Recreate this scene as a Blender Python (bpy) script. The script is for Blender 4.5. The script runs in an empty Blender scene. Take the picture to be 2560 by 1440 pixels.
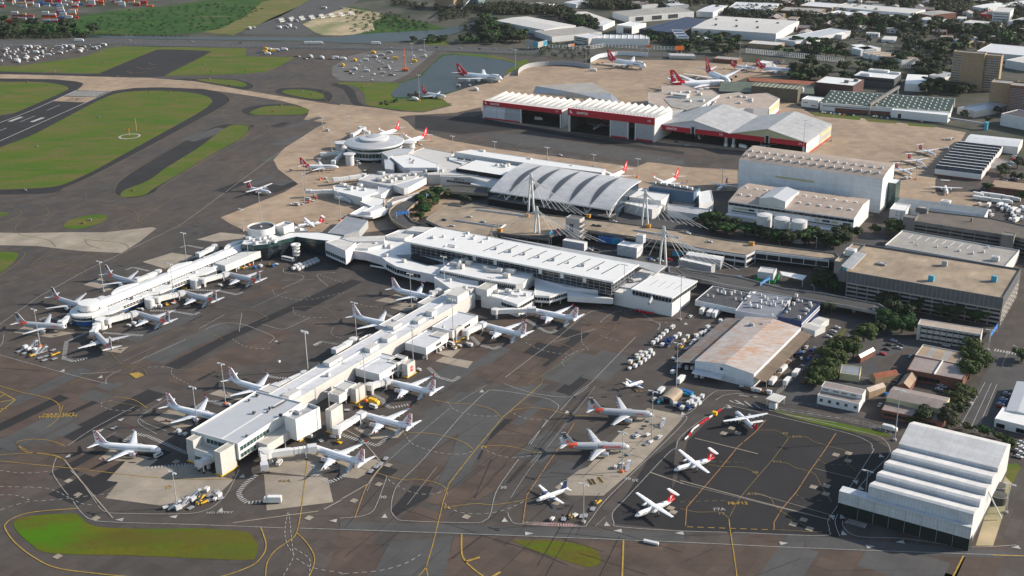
import bpy, math, random
import numpy as np
from mathutils import Vector, Matrix
R=math.radians
rnd=random.Random(7)
scene=bpy.context.scene
COL=scene.collection
F,TH,RO,CH=3035.1,R(21.325715),R(-0.8990947),316.53906
_s,_c=math.sin(TH),math.cos(TH); _cr,_sr=math.cos(RO),math.sin(RO)
ORG={0:(0,0,1),1:(0,0,2.977),2:(850,0,2.977),3:(1700,0,2.977),4:(0,480,2.977),5:(850,480,2.977),6:(1700,480,2.977),7:(0,960,2.977),8:(850,960,2.977),9:(1700,960,2.977),
 10:(440,680,2.482),11:(900,540,4),12:(660,290,4),13:(1100,350,3.657),14:(1500,780,4.571),15:(1960,760,4.235),16:(1640,120,5.144),17:(1180,200,4.923),18:(1700,560,4.235),19:(1200,0,4.0),20:(1820,0,3.459),21:(2060,230,3.892)}
def G(px,py,z=0.0):
 """survey point of the photograph -> world point on the level z"""
 a=px-1280;b=py-720
 u=(a*_cr+b*_sr)/F; v=(-a*_sr+b*_cr)/F
 dx,dy,dz=u,_c-v*_s,-_s-v*_c
 t=(z-CH)/dz
 return Vector((dx*t,dy*t,z))
def PX(p):
 x,y,z=p[0],p[1],p[2]-CH
 d=y*_c-z*_s; u=F*x/d; v=-F*(y*_s+z*_c)/d
 return (1280+u*_cr-v*_sr, 720+u*_sr+v*_cr)
def P(s,z=0.0):
 """'crop:x,y x,y crop:x,y' -> list of world points on level z"""
 k=0;out=[]
 for w in s.split():
  if ':' in w: k,w=w.split(':');k=int(k)
  x,y=map(float,w.split(','));o=ORG[k]
  out.append(G(o[0]+x/o[2],o[1]+y/o[2],z))
 return out
MATS={}
def mat(name,col,rough=.8,metal=0.0,var=.12,scale=.3,col2=None,spec=.3,detail=5,emit=None,bump=0):
 if name in MATS: return MATS[name]
 m=bpy.data.materials.new(name); m.use_nodes=True; nt=m.node_tree; N=nt.nodes; Lk=nt.links
 b=N['Principled BSDF']; b.inputs['Roughness'].default_value=rough; b.inputs['Metallic'].default_value=metal
 b.inputs['Specular IOR Level'].default_value=spec
 tc=N.new('ShaderNodeTexCoord'); nz=N.new('ShaderNodeTexNoise'); nz.inputs['Scale'].default_value=scale; nz.inputs['Detail'].default_value=detail
 Lk.new(tc.outputs['Object'],nz.inputs['Vector'])
 rp=N.new('ShaderNodeValToRGB'); rp.color_ramp.elements[0].position=.3; rp.color_ramp.elements[1].position=.7
 c2=col2 or tuple(c*(1-var) for c in col); c1=col if col2 else tuple(min(1,c*(1+var*.4)) for c in col)
 rp.color_ramp.elements[0].color=(*c2,1); rp.color_ramp.elements[1].color=(*c1,1)
 Lk.new(nz.outputs['Fac'],rp.inputs['Fac']); Lk.new(rp.outputs['Color'],b.inputs['Base Color'])
 if bump:
  bp=N.new('ShaderNodeBump'); bp.inputs['Strength'].default_value=bump; Lk.new(nz.outputs['Fac'],bp.inputs['Height']); Lk.new(bp.outputs['Normal'],b.inputs['Normal'])
 MATS[name]=m; return m
def mixn(N,Lk,fac,a,b,mode='MIX'):
 x=N.new('ShaderNodeMix'); x.data_type='RGBA'; x.blend_type=mode
 for s,v in ((0,fac),(6,a),(7,b)):
  if isinstance(v,(int,float)): x.inputs[s].default_value=v
  elif isinstance(v,tuple): x.inputs[s].default_value=(*v,1)
  else: Lk.new(v,x.inputs[s])
 return x.outputs[2]
def ramp(N,Lk,f,p0,p1,c0=0.,c1=1.):
 r=N.new('ShaderNodeMapRange'); r.inputs[1].default_value=p0;r.inputs[2].default_value=p1;r.inputs[3].default_value=c0;r.inputs[4].default_value=c1
 Lk.new(f,r.inputs[0]); return r.outputs[0]
def noise(N,Lk,vec,sc,det=4,rough=.55,dist=0):
 n=N.new('ShaderNodeTexNoise'); n.inputs['Scale'].default_value=sc; n.inputs['Detail'].default_value=det; n.inputs['Roughness'].default_value=rough; n.inputs['Distortion'].default_value=dist
 Lk.new(vec,n.inputs['Vector']); return n.outputs['Fac']
def mapv(N,Lk,vec,rot=0,scale=(1,1,1)):
 m=N.new('ShaderNodeMapping'); m.inputs['Rotation'].default_value=(0,0,rot); m.inputs['Scale'].default_value=scale; Lk.new(vec,m.inputs['Vector']); return m.outputs[0]
AX=R(-31.6); BX=R(58.4)          # building grid of the airport
def ground_mat(name,c1,c2,slab=0,rot=BX,dark=.75,streak=.35,rough=.9,sl=(7.5,7.5),patch=90):
 """paving: broad tone patches, slab-to-slab tone, joints, stretched tyre streaks, fine grain"""
 if name in MATS: return MATS[name]
 m=bpy.data.materials.new(name); m.use_nodes=True; nt=m.node_tree;N=nt.nodes;Lk=nt.links
 b=N['Principled BSDF']; b.inputs['Roughness'].default_value=rough; b.inputs['Specular IOR Level'].default_value=.25
 g=N.new('ShaderNodeNewGeometry'); v=g.outputs['Position']
 f=ramp(N,Lk,noise(N,Lk,v,1/patch,3),.35,.65)
 col=mixn(N,Lk,f,c1,c2)
 f2=ramp(N,Lk,noise(N,Lk,v,1/14,5,.6),.3,.7,.86,1.12); col=mixn(N,Lk,1.0,col,f2,'MULTIPLY')
 vr=mapv(N,Lk,v,-rot)
 if slab:
  bk=N.new('ShaderNodeTexBrick'); bk.inputs['Color1'].default_value=(1-slab,)*3+(1,); bk.inputs['Color2'].default_value=(1+slab*.5,)*3+(1,); bk.inputs['Mortar'].default_value=(dark,)*3+(1,)
  bk.inputs['Scale'].default_value=1; bk.inputs['Mortar Size'].default_value=.10; bk.inputs['Brick Width'].default_value=sl[0]; bk.inputs['Row Height'].default_value=sl[1]; bk.offset=0
  Lk.new(vr,bk.inputs['Vector']); col=mixn(N,Lk,1.0,col,bk.outputs['Color'],'MULTIPLY')
 if streak:
  for rr,s1,s2,th in ((rot,1/70,1/2.2,.6),(AX if rot==BX else BX,1/60,1/2.6,.64)):
   vs=mapv(N,Lk,v,-rr,(s1,s2,1)); ns=noise(N,Lk,vs,1,4,.6,.6)
   s=ramp(N,Lk,ns,th,th+.12,1,1-streak); col=mixn(N,Lk,1.0,col,s,'MULTIPLY')
 f3=ramp(N,Lk,noise(N,Lk,v,1.3,3,.7),.25,.75,.93,1.06); col=mixn(N,Lk,1.0,col,f3,'MULTIPLY')
 Lk.new(col,b.inputs['Base Color']); MATS[name]=m; return m
def grass_mat(name,g1,g2,dry,amt=.5,sc=1/45,bump=.0):
 if name in MATS: return MATS[name]
 m=bpy.data.materials.new(name); m.use_nodes=True; nt=m.node_tree;N=nt.nodes;Lk=nt.links
 b=N['Principled BSDF']; b.inputs['Roughness'].default_value=1; b.inputs['Specular IOR Level'].default_value=.1
 g=N.new('ShaderNodeNewGeometry'); v=g.outputs['Position']
 col=mixn(N,Lk,ramp(N,Lk,noise(N,Lk,mapv(N,Lk,v,-BX,(.6,1.5,1)),sc,5,.6,.4),.35,.65),g1,g2)
 col=mixn(N,Lk,ramp(N,Lk,noise(N,Lk,mapv(N,Lk,v,-BX,(.35,1.3,1)),sc*2.2,6,.65,.8),.62-amt*.22,.78-amt*.1),col,dry)
 col=mixn(N,Lk,1.0,col,ramp(N,Lk,noise(N,Lk,v,.35,5,.75),.25,.75,.8,1.2),'MULTIPLY')
 Lk.new(col,b.inputs['Base Color'])
 MATS[name]=m; return m
def roof_mat(name,col,ang=0,pitch=3.0,var=.06,rough=.55,dirt=(.55,.53,.49),damt=.25,line=.9,rust=None,spec=.35):
 """sheet roof: seams across, sheet-to-sheet tone, dirt runs"""
 key=(name,round(ang,2))
 if key in MATS: return MATS[key]
 m=bpy.data.materials.new(name); m.use_nodes=True; nt=m.node_tree;N=nt.nodes;Lk=nt.links
 b=N['Principled BSDF']; b.inputs['Roughness'].default_value=rough; b.inputs['Specular IOR Level'].default_value=spec
 g=N.new('ShaderNodeNewGeometry'); v=g.outputs['Position']; vr=mapv(N,Lk,v,-ang)
 bk=N.new('ShaderNodeTexBrick'); bk.inputs['Color1'].default_value=(1-var,)*3+(1,); bk.inputs['Color2'].default_value=(1,)*3+(1,); bk.inputs['Mortar'].default_value=(line,)*3+(1,)
 bk.inputs['Scale'].default_value=1; bk.inputs['Mortar Size'].default_value=.12; bk.inputs['Brick Width'].default_value=pitch; bk.inputs['Row Height'].default_value=pitch*5; bk.offset=.5
 Lk.new(vr,bk.inputs['Vector'])
 c=mixn(N,Lk,1.0,col,bk.outputs['Color'],'MULTIPLY')
 d=ramp(N,Lk,noise(N,Lk,vr,.12,6,.7,.5),.42,.75,0,damt); c=mixn(N,Lk,d,c,tuple(x*y for x,y in zip(col,dirt))); c=mixn(N,Lk,1.0,c,ramp(N,Lk,noise(N,Lk,mapv(N,Lk,vr,0,(.03,.11,1)),1,4,.6),.3,.7,.84,1.04),'MULTIPLY')
 if rust:
  r1=ramp(N,Lk,noise(N,Lk,mapv(N,Lk,v,-ang,(.045,.42,1)),1,6,.75,.3),.44,.58); rr=ramp(N,Lk,noise(N,Lk,v,.035,4,.6),.36,.55)
  mm=N.new('ShaderNodeMath'); mm.operation='MULTIPLY'; Lk.new(r1,mm.inputs[0]); Lk.new(rr,mm.inputs[1]); c=mixn(N,Lk,mm.outputs[0],c,rust)
 Lk.new(c,b.inputs['Base Color']); MATS[key]=m; return m
def glass_mat(name,c,rough=.12,spec=.6,var=.5):
 if name in MATS: return MATS[name]
 m=mat(name,c,rough,0,var,.25,spec=spec); return m
M={}
M['white']=mat('white_paint',(.68,.68,.67),.4,0,.05,.2)
M['cream']=mat('cream_cladding',(.50,.49,.47),.6,0,.08,.15)
M['offw']=mat('off_white_cladding',(.58,.58,.57),.55,0,.08,.12)
M['lilac']=mat('pale_grey_cladding',(.56,.55,.59),.55,0,.06,.1)
M['grey']=mat('grey_steel',(.35,.36,.38),.55,0,.15,.4)
M['lgrey']=mat('light_grey_metal',(.55,.56,.58),.5,0,.1,.3)
M['dgrey']=mat('dark_grey',(.07,.072,.08),.7,0,.3,.4)
M['black']=mat('black_rubber',(.015,.015,.017),.8,0,.2,.5)
M['void']=mat('painted_interior_shade',(.02,.021,.025),.9,0,.4,.08)  # near-black puts the shade of openings and undercrofts into colour; also dark skylights
M['glass']=glass_mat('dark_glazing',(.018,.026,.034))
M['gglass']=glass_mat('green_glazing',(.03,.075,.075))
M['bglass']=glass_mat('blue_glazing',(.03,.05,.075))
M['red']=mat('red_paint',(.52,.018,.03),.45,0,.12,.2)
M['redfascia']=mat('crimson_fascia',(.42,.010,.028),.5,0,.08,.1)
M['crimson']=mat('crimson_livery',(.50,.012,.03),.35,0,.04,.2)
M['orange']=mat('orange_paint',(.75,.16,.03),.5,0,.1,.3)
M['coral']=mat('coral_livery',(.85,.12,.06),.4,0,.04,.2)
M['yellow']=mat('yellow_paint',(.72,.42,.02),.5,0,.1,.3)
M['blue']=mat('blue_paint',(.02,.12,.36),.5,0,.1,.3)
M['cyan']=mat('turquoise_paint',(.05,.33,.46),.5,0,.1,.3)
M['green']=mat('green_paint',(.02,.30,.08),.5,0,.15,.3)
M['navy']=mat('navy_paint',(.012,.03,.11),.45,0,.1,.3)
M['silver']=mat('silver_livery',(.47,.48,.50),.35,.15,.04,.2)
M['craft']=mat('aircraft_white',(.80,.81,.83),.28,0,.03,.1,spec=.5)
M['wing']=mat('wing_grey_white',(.66,.68,.71),.35,0,.05,.2)
M['wingS']=mat('wing_silver',(.55,.56,.58),.35,.1,.05,.2)
M['concrete']=mat('concrete_wall',(.33,.31,.29),.9,0,.22,.2)
M['dconc']=mat('weathered_concrete',(.17,.165,.16),.9,0,.3,.15)
M['brick']=mat('red_brick',(.17,.075,.055),.9,0,.25,.5)
M['dbrick']=mat('dark_brown_brick',(.085,.045,.045),.9,0,.25,.3)
M['tanb']=mat('tan_brick',(.30,.22,.14),.9,0,.18,.3)
M['brown']=mat('brown_timber',(.15,.09,.05),.9,0,.2,.5)
M['rust']=mat('rusty_red_sheet',(.26,.085,.045),.85,0,.35,.12)
M['tank']=mat('tank_white',(.54,.54,.54),.45,0,.06,.2)
M['paintW']=mat('white_marking',(.38,.38,.365),.8,0,.35,.5)
M['paintT']=mat('worn_white_marking',(.34,.33,.31),.85,0,.4,.5)
M['paintY']=mat('yellow_marking',(.37,.245,.05),.8,0,.35,.4)
M['paintYd']=mat('worn_yellow_marking',(.20,.15,.065),.85,0,.35,.4)
M['paintR']=mat('red_marking',(.35,.06,.05),.85,0,.3,.4)
M['paintO']=mat('orange_marking',(.30,.17,.075),.85,0,.3,.4)
M['bluegrey_clad']=mat('blue_grey_cladding',(.07,.13,.21),.6,0,.1,.2)
M['bark']=mat('bark',(.11,.085,.065),.95,0,.3,.8)
class MB:
 def __init__(s): s.v=[];s.f=[];s.m=[];s.sm=[]
 def add(s,vs,fs,mi=0,smooth=False):
  o=len(s.v); s.v+= [tuple(p) for p in vs]
  for f in fs: s.f.append([i+o for i in f]); s.m.append(mi); s.sm.append(smooth)
  return s
 def quad(s,a,b,c,d,mi=0): return s.add([a,b,c,d],[(0,1,2,3)],mi)
 def poly(s,pts,mi=0): return s.add(pts,[tuple(range(len(pts)))],mi)
 def box(s,c,size,rot=0,mi=0,tilt=None):
  x,y,z=[k/2 for k in size]; ca,sa=math.cos(rot),math.sin(rot)
  vs=[]
  for dz in (-z,z):
   for dx,dy in ((-x,-y),(x,-y),(x,y),(-x,y)):
    vs.append((c[0]+dx*ca-dy*sa,c[1]+dx*sa+dy*ca,c[2]+dz))
  return s.add(vs,[(3,2,1,0),(4,5,6,7),(0,1,5,4),(1,2,6,5),(2,3,7,6),(3,0,4,7)],mi)
 def prism(s,pts,z0,z1,mi=0,top=None,bottom=True):
  """pts 2D polygon; z1 may be a list of per-vertex heights"""
  pts=[(p[0],p[1]) for p in pts]; n=len(pts)
  if sum(pts[i][0]*pts[(i+1)%n][1]-pts[(i+1)%n][0]*pts[i][1] for i in range(n))<0:
   pts=pts[::-1]
   if isinstance(z1,(list,tuple)): z1=list(z1)[::-1]
  zz=z1 if isinstance(z1,(list,tuple)) else [z1]*n
  vs=[(x,y,z0) for x,y in pts]+[(x,y,z) for (x,y),z in zip(pts,zz)]
  fs=[(i,(i+1)%n,n+(i+1)%n,n+i) for i in range(n)]
  s.add(vs,fs,mi)
  s.add(vs[n:],[tuple(range(n))],mi if top is None else top)
  if bottom: s.add(vs[:n],[tuple(range(n))[::-1]],mi)
  return s
 def tube(s,a,b,r0,r1=None,n=8,mi=0,cap=True):
  a=Vector(a);b=Vector(b);r1=r0 if r1 is None else r1
  d=(b-a).normalized(); u=d.cross(Vector((0,0,1))); u=u.normalized() if u.length>1e-4 else Vector((1,0,0)); w=d.cross(u)
  vs=[];
  for p,r in ((a,r0),(b,r1)):
   for i in range(n):
    t=2*math.pi*i/n; vs.append(p+(u*math.cos(t)+w*math.sin(t))*r)
  fs=[(i,(i+1)%n,n+(i+1)%n,n+i) for i in range(n)]
  s.add(vs,fs,mi,True)
  if cap: s.add(vs[:n],[tuple(range(n))[::-1]],mi); s.add(vs[n:],[tuple(range(n))],mi)
  return s
 def lathe(s,c,prof,n=32,mi=0,smooth=True,a0=0,a1=None):
  """prof: list of (radius,z[,mat])"""
  full=a1 is None; a1=a0+2*math.pi if full else a1; k=n if full else n+1
  vs=[]
  for pr in prof:
   for i in range(k):
    t=a0+(a1-a0)*i/n; vs.append((c[0]+pr[0]*math.cos(t),c[1]+pr[0]*math.sin(t),c[2]+pr[1]))
  for j in range(len(prof)-1):
   mm=prof[j][2] if len(prof[j])>2 else mi
   fs=[(j*k+i,j*k+(i+1)%k,(j+1)*k+(i+1)%k,(j+1)*k+i) for i in range(n)]
   used=[vs[q] for q in range(j*k,(j+2)*k)]
   s.add(used,[tuple(q-j*k for q in f) for f in fs],mm,smooth)
  return s
 def loft(s,rings,mi=0,smooth=True,caps=True):
  k=len(rings[0]);vs=[p for r in rings for p in r]
  fs=[(j*k+i,j*k+(i+1)%k,(j+1)*k+(i+1)%k,(j+1)*k+i) for j in range(len(rings)-1) for i in range(k)]
  s.add(vs,fs,mi,smooth)
  if caps: s.add(rings[0],[tuple(range(k))[::-1]],mi); s.add(rings[-1],[tuple(range(k))],mi)
  return s
 def mesh(s,name,mats,off=(0,0,0)):
  me=bpy.data.meshes.new(name)
  vs=[(x-off[0],y-off[1],z-off[2]) for x,y,z in s.v] if any(off) else s.v
  me.from_pydata(vs,[],s.f)
  for m in mats: me.materials.append(M[m] if isinstance(m,str) else m)
  me.polygons.foreach_set('material_index',[min(i,len(mats)-1) for i in s.m]); me.polygons.foreach_set('use_smooth',s.sm)
  me.update(); return me
def link(name,me,parent=None,loc=(0,0,0)):
 o=bpy.data.objects.new(name,me); o.location=loc; COL.objects.link(o)
 if parent is not None: o.parent=parent
 return o
ROOTLOC={}
def thing(name,label,cat,loc=(0,0,0),rot=0,group=None):
 o=bpy.data.objects.new(name,None); COL.objects.link(o); o.empty_display_size=.5
 o.location=loc; o.rotation_euler=(0,0,rot); o['label']=label; o['category']=cat; o['kind']='thing'
 if group: o['group']=group
 return o
def wpart(name,mb,mats,parent,label=None):
 """part whose verts are in world space; the root has no rotation"""
 off=(0,0,0); p=parent
 while p is not None: off=tuple(a+b for a,b in zip(off,p.location)); p=p.parent
 o=link(name,mb.mesh(name,mats,off),parent)
 if label: o['label']=label
 return o
def lpart(name,mb,mats,parent): return link(name,mb.mesh(name,mats),parent)
def struct(name,mb,mats,kind='structure'):
 o=link(name,mb.mesh(name,mats)); o['kind']=kind; return o
def kids(o): return [c for c in bpy.data.objects if c.parent==o]
CH_CACHE={}
def copy_tree(root,loc,rot=0,label=None,group=None,cat=None,scale=None):
 if root.name not in CH_CACHE:
  CH_CACHE[root.name]=[(c,kids(c)) for c in kids(root)]
 r=root.copy(); COL.objects.link(r); r.location=loc; r.rotation_euler=(0,0,rot)
 if scale: r.scale=(scale,)*3 if isinstance(scale,(int,float)) else scale
 if label: r['label']=label
 if group: r['group']=group
 if cat: r['category']=cat
 for ch,gs in CH_CACHE[root.name]:
  c=ch.copy(); COL.objects.link(c); c.parent=r
  for g in gs:
   d=g.copy(); COL.objects.link(d); d.parent=c
 return r
PROTOS=[]
def proto_done():
 """remove template originals (only their copies stay in the scene)"""
 for r in PROTOS:
  for c in kids(r):
   for g in kids(c): bpy.data.objects.remove(g)
   bpy.data.objects.remove(c)
  bpy.data.objects.remove(r)
NTH='first second third fourth fifth sixth seventh eighth ninth tenth eleventh twelfth thirteenth fourteenth fifteenth sixteenth seventeenth eighteenth nineteenth twentieth'.split()
TENS=['','','twenty','thirty','forty','fifty','sixty','seventy','eighty','ninety']
def nth(i):
 if i<20: return NTH[i]
 i+=1
 h=''
 if i>=100: h={1:'one',2:'two'}[i//100]+' hundred and '; i%=100
 if i==0: return h[:-5]+'th'
 if i<=20: return h+NTH[i-1]
 if i%10==0: return h+TENS[i//10][:-1]+'ieth'
 return h+TENS[i//10]+'-'+NTH[i%10-1]
def order_labels(objs,fmt):
 """label things of one row by their order across the view; fmt has {n}, {r}, and {k} for the object's own look"""
 objs=sorted(objs,key=lambda o:PX(o.location)[0])
 for i,o in enumerate(objs):
  o['label']=fmt.format(n=nth(i),k=o.get('look',''))
  if 'look' in o: del o['look']
def text_mesh(txt,size,extr=.03,align='CENTER',shear=0,bold=0,space=1.0):
 cu=bpy.data.curves.new('t','FONT'); cu.body=txt; cu.size=size; cu.extrude=extr; cu.align_x=align; cu.align_y='CENTER'; cu.shear=shear; cu.offset=bold; cu.space_character=space; cu.resolution_u=2
 o=bpy.data.objects.new('t',cu); COL.objects.link(o); dg=bpy.context.evaluated_depsgraph_get(); dg.update()
 me=bpy.data.meshes.new_from_object(o.evaluated_get(dg)); bpy.data.objects.remove(o); bpy.data.curves.remove(cu)
 return me
def text_into(mb,txt,size,o,ux,uy,mi=0,**k):
 """write text on the plane through o with axes ux (reading direction) and uy (up)"""
 me=text_mesh(txt,size,**k); o=Vector(o);ux=Vector(ux).normalized();uy=Vector(uy).normalized();n=ux.cross(uy)
 vs=[o+ux*v.co.x+uy*v.co.y+n*v.co.z for v in me.vertices]
 mb.add(vs,[tuple(p.vertices) for p in me.polygons],mi); bpy.data.meshes.remove(me)
SUN_AZ=R(6.0); SUN_EL=R(25.8)      # direction towards the sun, measured from +X
w=bpy.data.worlds.new('World'); scene.world=w; w.use_nodes=True; nt=w.node_tree
sky=nt.nodes.new('ShaderNodeTexSky'); sky.sky_type='NISHITA'; sky.sun_disc=False; sky.sun_elevation=SUN_EL
sky.sun_rotation=math.pi/2-SUN_AZ; sky.air_density=1.2; sky.dust_density=1.0
bg=nt.nodes['Background']; nt.links.new(sky.outputs[0],bg.inputs[0]); bg.inputs[1].default_value=.095
sl=bpy.data.lights.new('sun','SUN'); sl.energy=4.2; sl.angle=R(.5); sl.color=(1,.885,.745)
so=bpy.data.objects.new('sun',sl); COL.objects.link(so)
sd=Vector((math.cos(SUN_EL)*math.cos(SUN_AZ),math.cos(SUN_EL)*math.sin(SUN_AZ),math.sin(SUN_EL)))
so.rotation_euler=sd.to_track_quat('Z','Y').to_euler(); so.location=sd*800
cam=bpy.data.cameras.new('camera'); co=bpy.data.objects.new('camera',cam); COL.objects.link(co); scene.camera=co
cam.sensor_width=36; cam.lens=36*F/2560; cam.clip_start=5; cam.clip_end=30000
Rt=Vector((1,0,0)); Dn=Vector((0,-_s,-_c)); Fw=Vector((0,_c,-_s))
xi=Rt*_cr-Dn*_sr; up=-(Rt*_sr+Dn*_cr)
co.matrix_world=Matrix(((xi.x,up.x,-Fw.x,0),(xi.y,up.y,-Fw.y,0),(xi.z,up.z,-Fw.z,CH),(0,0,0,1)))
vs=scene.view_settings; vs.view_transform='Standard'; vs.look='None'; vs.gamma=1; vs.exposure=.82
M['asph']=ground_mat('apron_asphalt',(.080,.066,.058),(.060,.056,.053),slab=.16,sl=(9,6),patch=70,streak=.3)
M['asphB']=ground_mat('brown_asphalt',(.092,.066,.053),(.072,.055,.046),slab=.16,sl=(8,8),patch=45,streak=.38)
M['asphD']=ground_mat('new_dark_asphalt',(.021,.021,.023),(.027,.026,.028),slab=.05,sl=(30,9),patch=60,streak=.16)
M['asphM']=ground_mat('mid_grey_asphalt',(.078,.078,.078),(.066,.067,.068),slab=.06,sl=(20,8),patch=40,streak=.2)
M['asphL']=ground_mat('light_grey_asphalt',(.125,.123,.12),(.105,.104,.103),slab=.06,sl=(14,8),patch=40,streak=.2)
M['tan']=ground_mat('tan_concrete',(.345,.262,.185),(.265,.20,.145),slab=.12,sl=(7.5,7.5),patch=80,dark=.8,streak=.3)
M['conc']=ground_mat('pale_concrete',(.31,.27,.215),(.245,.215,.175),slab=.08,sl=(7.5,7.5),patch=40,dark=.82,streak=.2)
M['road']=ground_mat('street_asphalt',(.075,.074,.075),(.060,.060,.062),slab=0,patch=60,streak=.15)
M['urban']=ground_mat('town_ground',(.085,.078,.066),(.030,.040,.024),slab=0,patch=70,streak=0)
M['sand']=ground_mat('sandy_ground',(.42,.33,.22),(.17,.18,.09),slab=0,patch=55,streak=.2)
M['grass']=grass_mat('airfield_grass',(.044,.108,.010),(.088,.112,.018),(.128,.102,.045),.85)
M['grassN']=grass_mat('near_grass',(.055,.120,.008),(.105,.100,.010),(.092,.078,.016),1.0,1/26)
M['scrub']=grass_mat('green_scrub',(.020,.062,.014),(.034,.082,.018),(.10,.115,.045),.5,1/60)
M['dryg']=grass_mat('dry_grass',(.13,.12,.045),(.09,.11,.035),(.19,.16,.08),.6,1/40)
nt=M['grassN'].node_tree; N=nt.nodes; Lk=nt.links; bs=N['Principled BSDF']; src=bs.inputs['Base Color'].links[0].from_socket; gg=N.new('ShaderNodeNewGeometry')
for c7,sx,sy,cc in (((1080,1150),42,9,(.078,.070,.012)),((1500,1140),40,7,(.092,.085,.018)),((330,1110),26,14,(.050,.150,.004)),((1750,1260),24,8,(.075,.090,.016))):
 c=G(c7[0]/2.977,960+c7[1]/2.977); mp=N.new('ShaderNodeMapping'); mp.vector_type='POINT'; mp.inputs['Location'].default_value=(-c.x/sx,-c.y/sy,0); mp.inputs['Scale'].default_value=(1/sx,1/sy,1); Lk.new(gg.outputs['Position'],mp.inputs['Vector'])
 ln=N.new('ShaderNodeVectorMath'); ln.operation='LENGTH'; Lk.new(mp.outputs[0],ln.inputs[0]); ad=N.new('ShaderNodeMath'); ad.operation='ADD'; Lk.new(ln.outputs['Value'],ad.inputs[0]); Lk.new(ramp(N,Lk,noise(N,Lk,gg.outputs['Position'],.12,5,.7),.3,.7,-.5,.5),ad.inputs[1])
 src=mixn(N,Lk,ramp(N,Lk,ad.outputs[0],.25,1.1,.8,0),src,cc)
Lk.new(src,bs.inputs['Base Color'])
def catmull(pts,closed=True,seg=5):
 n=len(pts);out=[]
 for i in range(n if closed else n-1):
  p0=pts[(i-1)%n] if closed or i>0 else pts[0];p1=pts[i];p2=pts[(i+1)%n];p3=pts[(i+2)%n] if closed or i+2<n else pts[-1]
  for j in range(seg):
   t=j/seg; out.append(.5*((2*p1)+(p2-p0)*t+(2*p0-5*p1+4*p2-p3)*t*t+(3*p1-p0-3*p2+p3)*t**3))
 if not closed: out.append(pts[-1])
 return out
LV=[0.0]
def tess(mb,pts,z,mi=0):
 """flat polygon of any outline"""
 from mathutils.geometry import tessellate_polygon
 vs=[Vector((p.x,p.y,0)) for p in pts]; tr=tessellate_polygon([vs])
 fs=[]
 for t in tr:
  a,b,c=[vs[i] for i in t]
  fs.append(tuple(t) if (b-a).cross(c-a).z>0 else tuple(t)[::-1])
 mb.add([(p.x,p.y,z) for p in pts],fs,mi)
def sheets(name,m,polys,lev,smooth=False,kind='structure'):
 mb=MB()
 for i,s in enumerate(polys):
  pts=P(s) if isinstance(s,str) else s
  if smooth: pts=catmull(pts)
  tess(mb,pts,lev*.03+i*.0008)
 return struct(name,mb,[m],kind)
gm=MB(); gm.poly([(-6800,-900,-.12),(6800,-900,-.12),(6800,7900,-.12),(-6800,7900,-.12)])
struct('ground',gm,['urban'])
sheets('apron',M['asph'],["0:-420,172 0,118 560,118 1000,128 1320,140 1480,150 1700,215 2560,420 3200,700 3200,1700 -600,1700"],0)
sheets('scrub_hill',M['scrub'],["1:-900,165 0,170 530,170 600,120 900,70 1200,50 1400,20 1700,-15 2100,-15 1640,225 1500,240 1200,262 -900,262",
  "2:-10,60 100,50 330,110 620,165 800,210 700,225 400,255 -10,262"],1)
sheets('dry_grass_strip',M['dryg'],["1:1950,15 2120,-20 2330,-20 2230,45 2090,120 1780,240 1740,262 1500,240 1640,215 1840,110"],2)
sheets('parking_area',M['asphM'],["1:2330,-15 2700,-20 2560,80 2400,118 2245,178 2290,212 2340,245 2280,262 1790,255 2010,140 2230,45"],2)
sheets('sand_area',M['sand'],["1:2250,180 2400,118 2560,62 2:0,50 290,95 330,120 240,170 260,225 100,258 0,264 1:2400,262 2340,240"],3)
M['water']=mat('canal_water',(.016,.022,.026),.35,0,.3,.02,spec=.35)
sheets('canal_water',M['water'],["1:-900,272 600,262 1400,276 2560,278 2:60,262 300,245 560,232 760,222 900,190 1000,168 1060,172 960,215 800,262 560,300 200,322 0,318 1:2400,306 1400,292 600,280 -900,286",
  "2:380,700 395,672 450,620 600,575 690,480 770,415 860,410 980,416 1180,440 1290,470 1320,480 1290,510 1240,545 1200,600 1000,640 800,690 640,725 400,722"],3)
sheets('highway',M['asphM'],["1:-900,330 0,305 300,298 800,290 1400,298 2100,318 2560,328 2:0,328 600,332 1000,345 1400,372 1600,380 2560,392 2560,420 1600,408 1380,400 1000,385 600,368 0,358 1:2100,352 1400,338 900,325 300,340 0,352 -900,385"],3)
sheets('highway_median',M['dgrey'],["1:920,330 1560,338 1900,350 2560,362 2:0,362 700,372 1300,398 1300,402 700,378 0,368 1:1900,356 920,340"],5)
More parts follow.
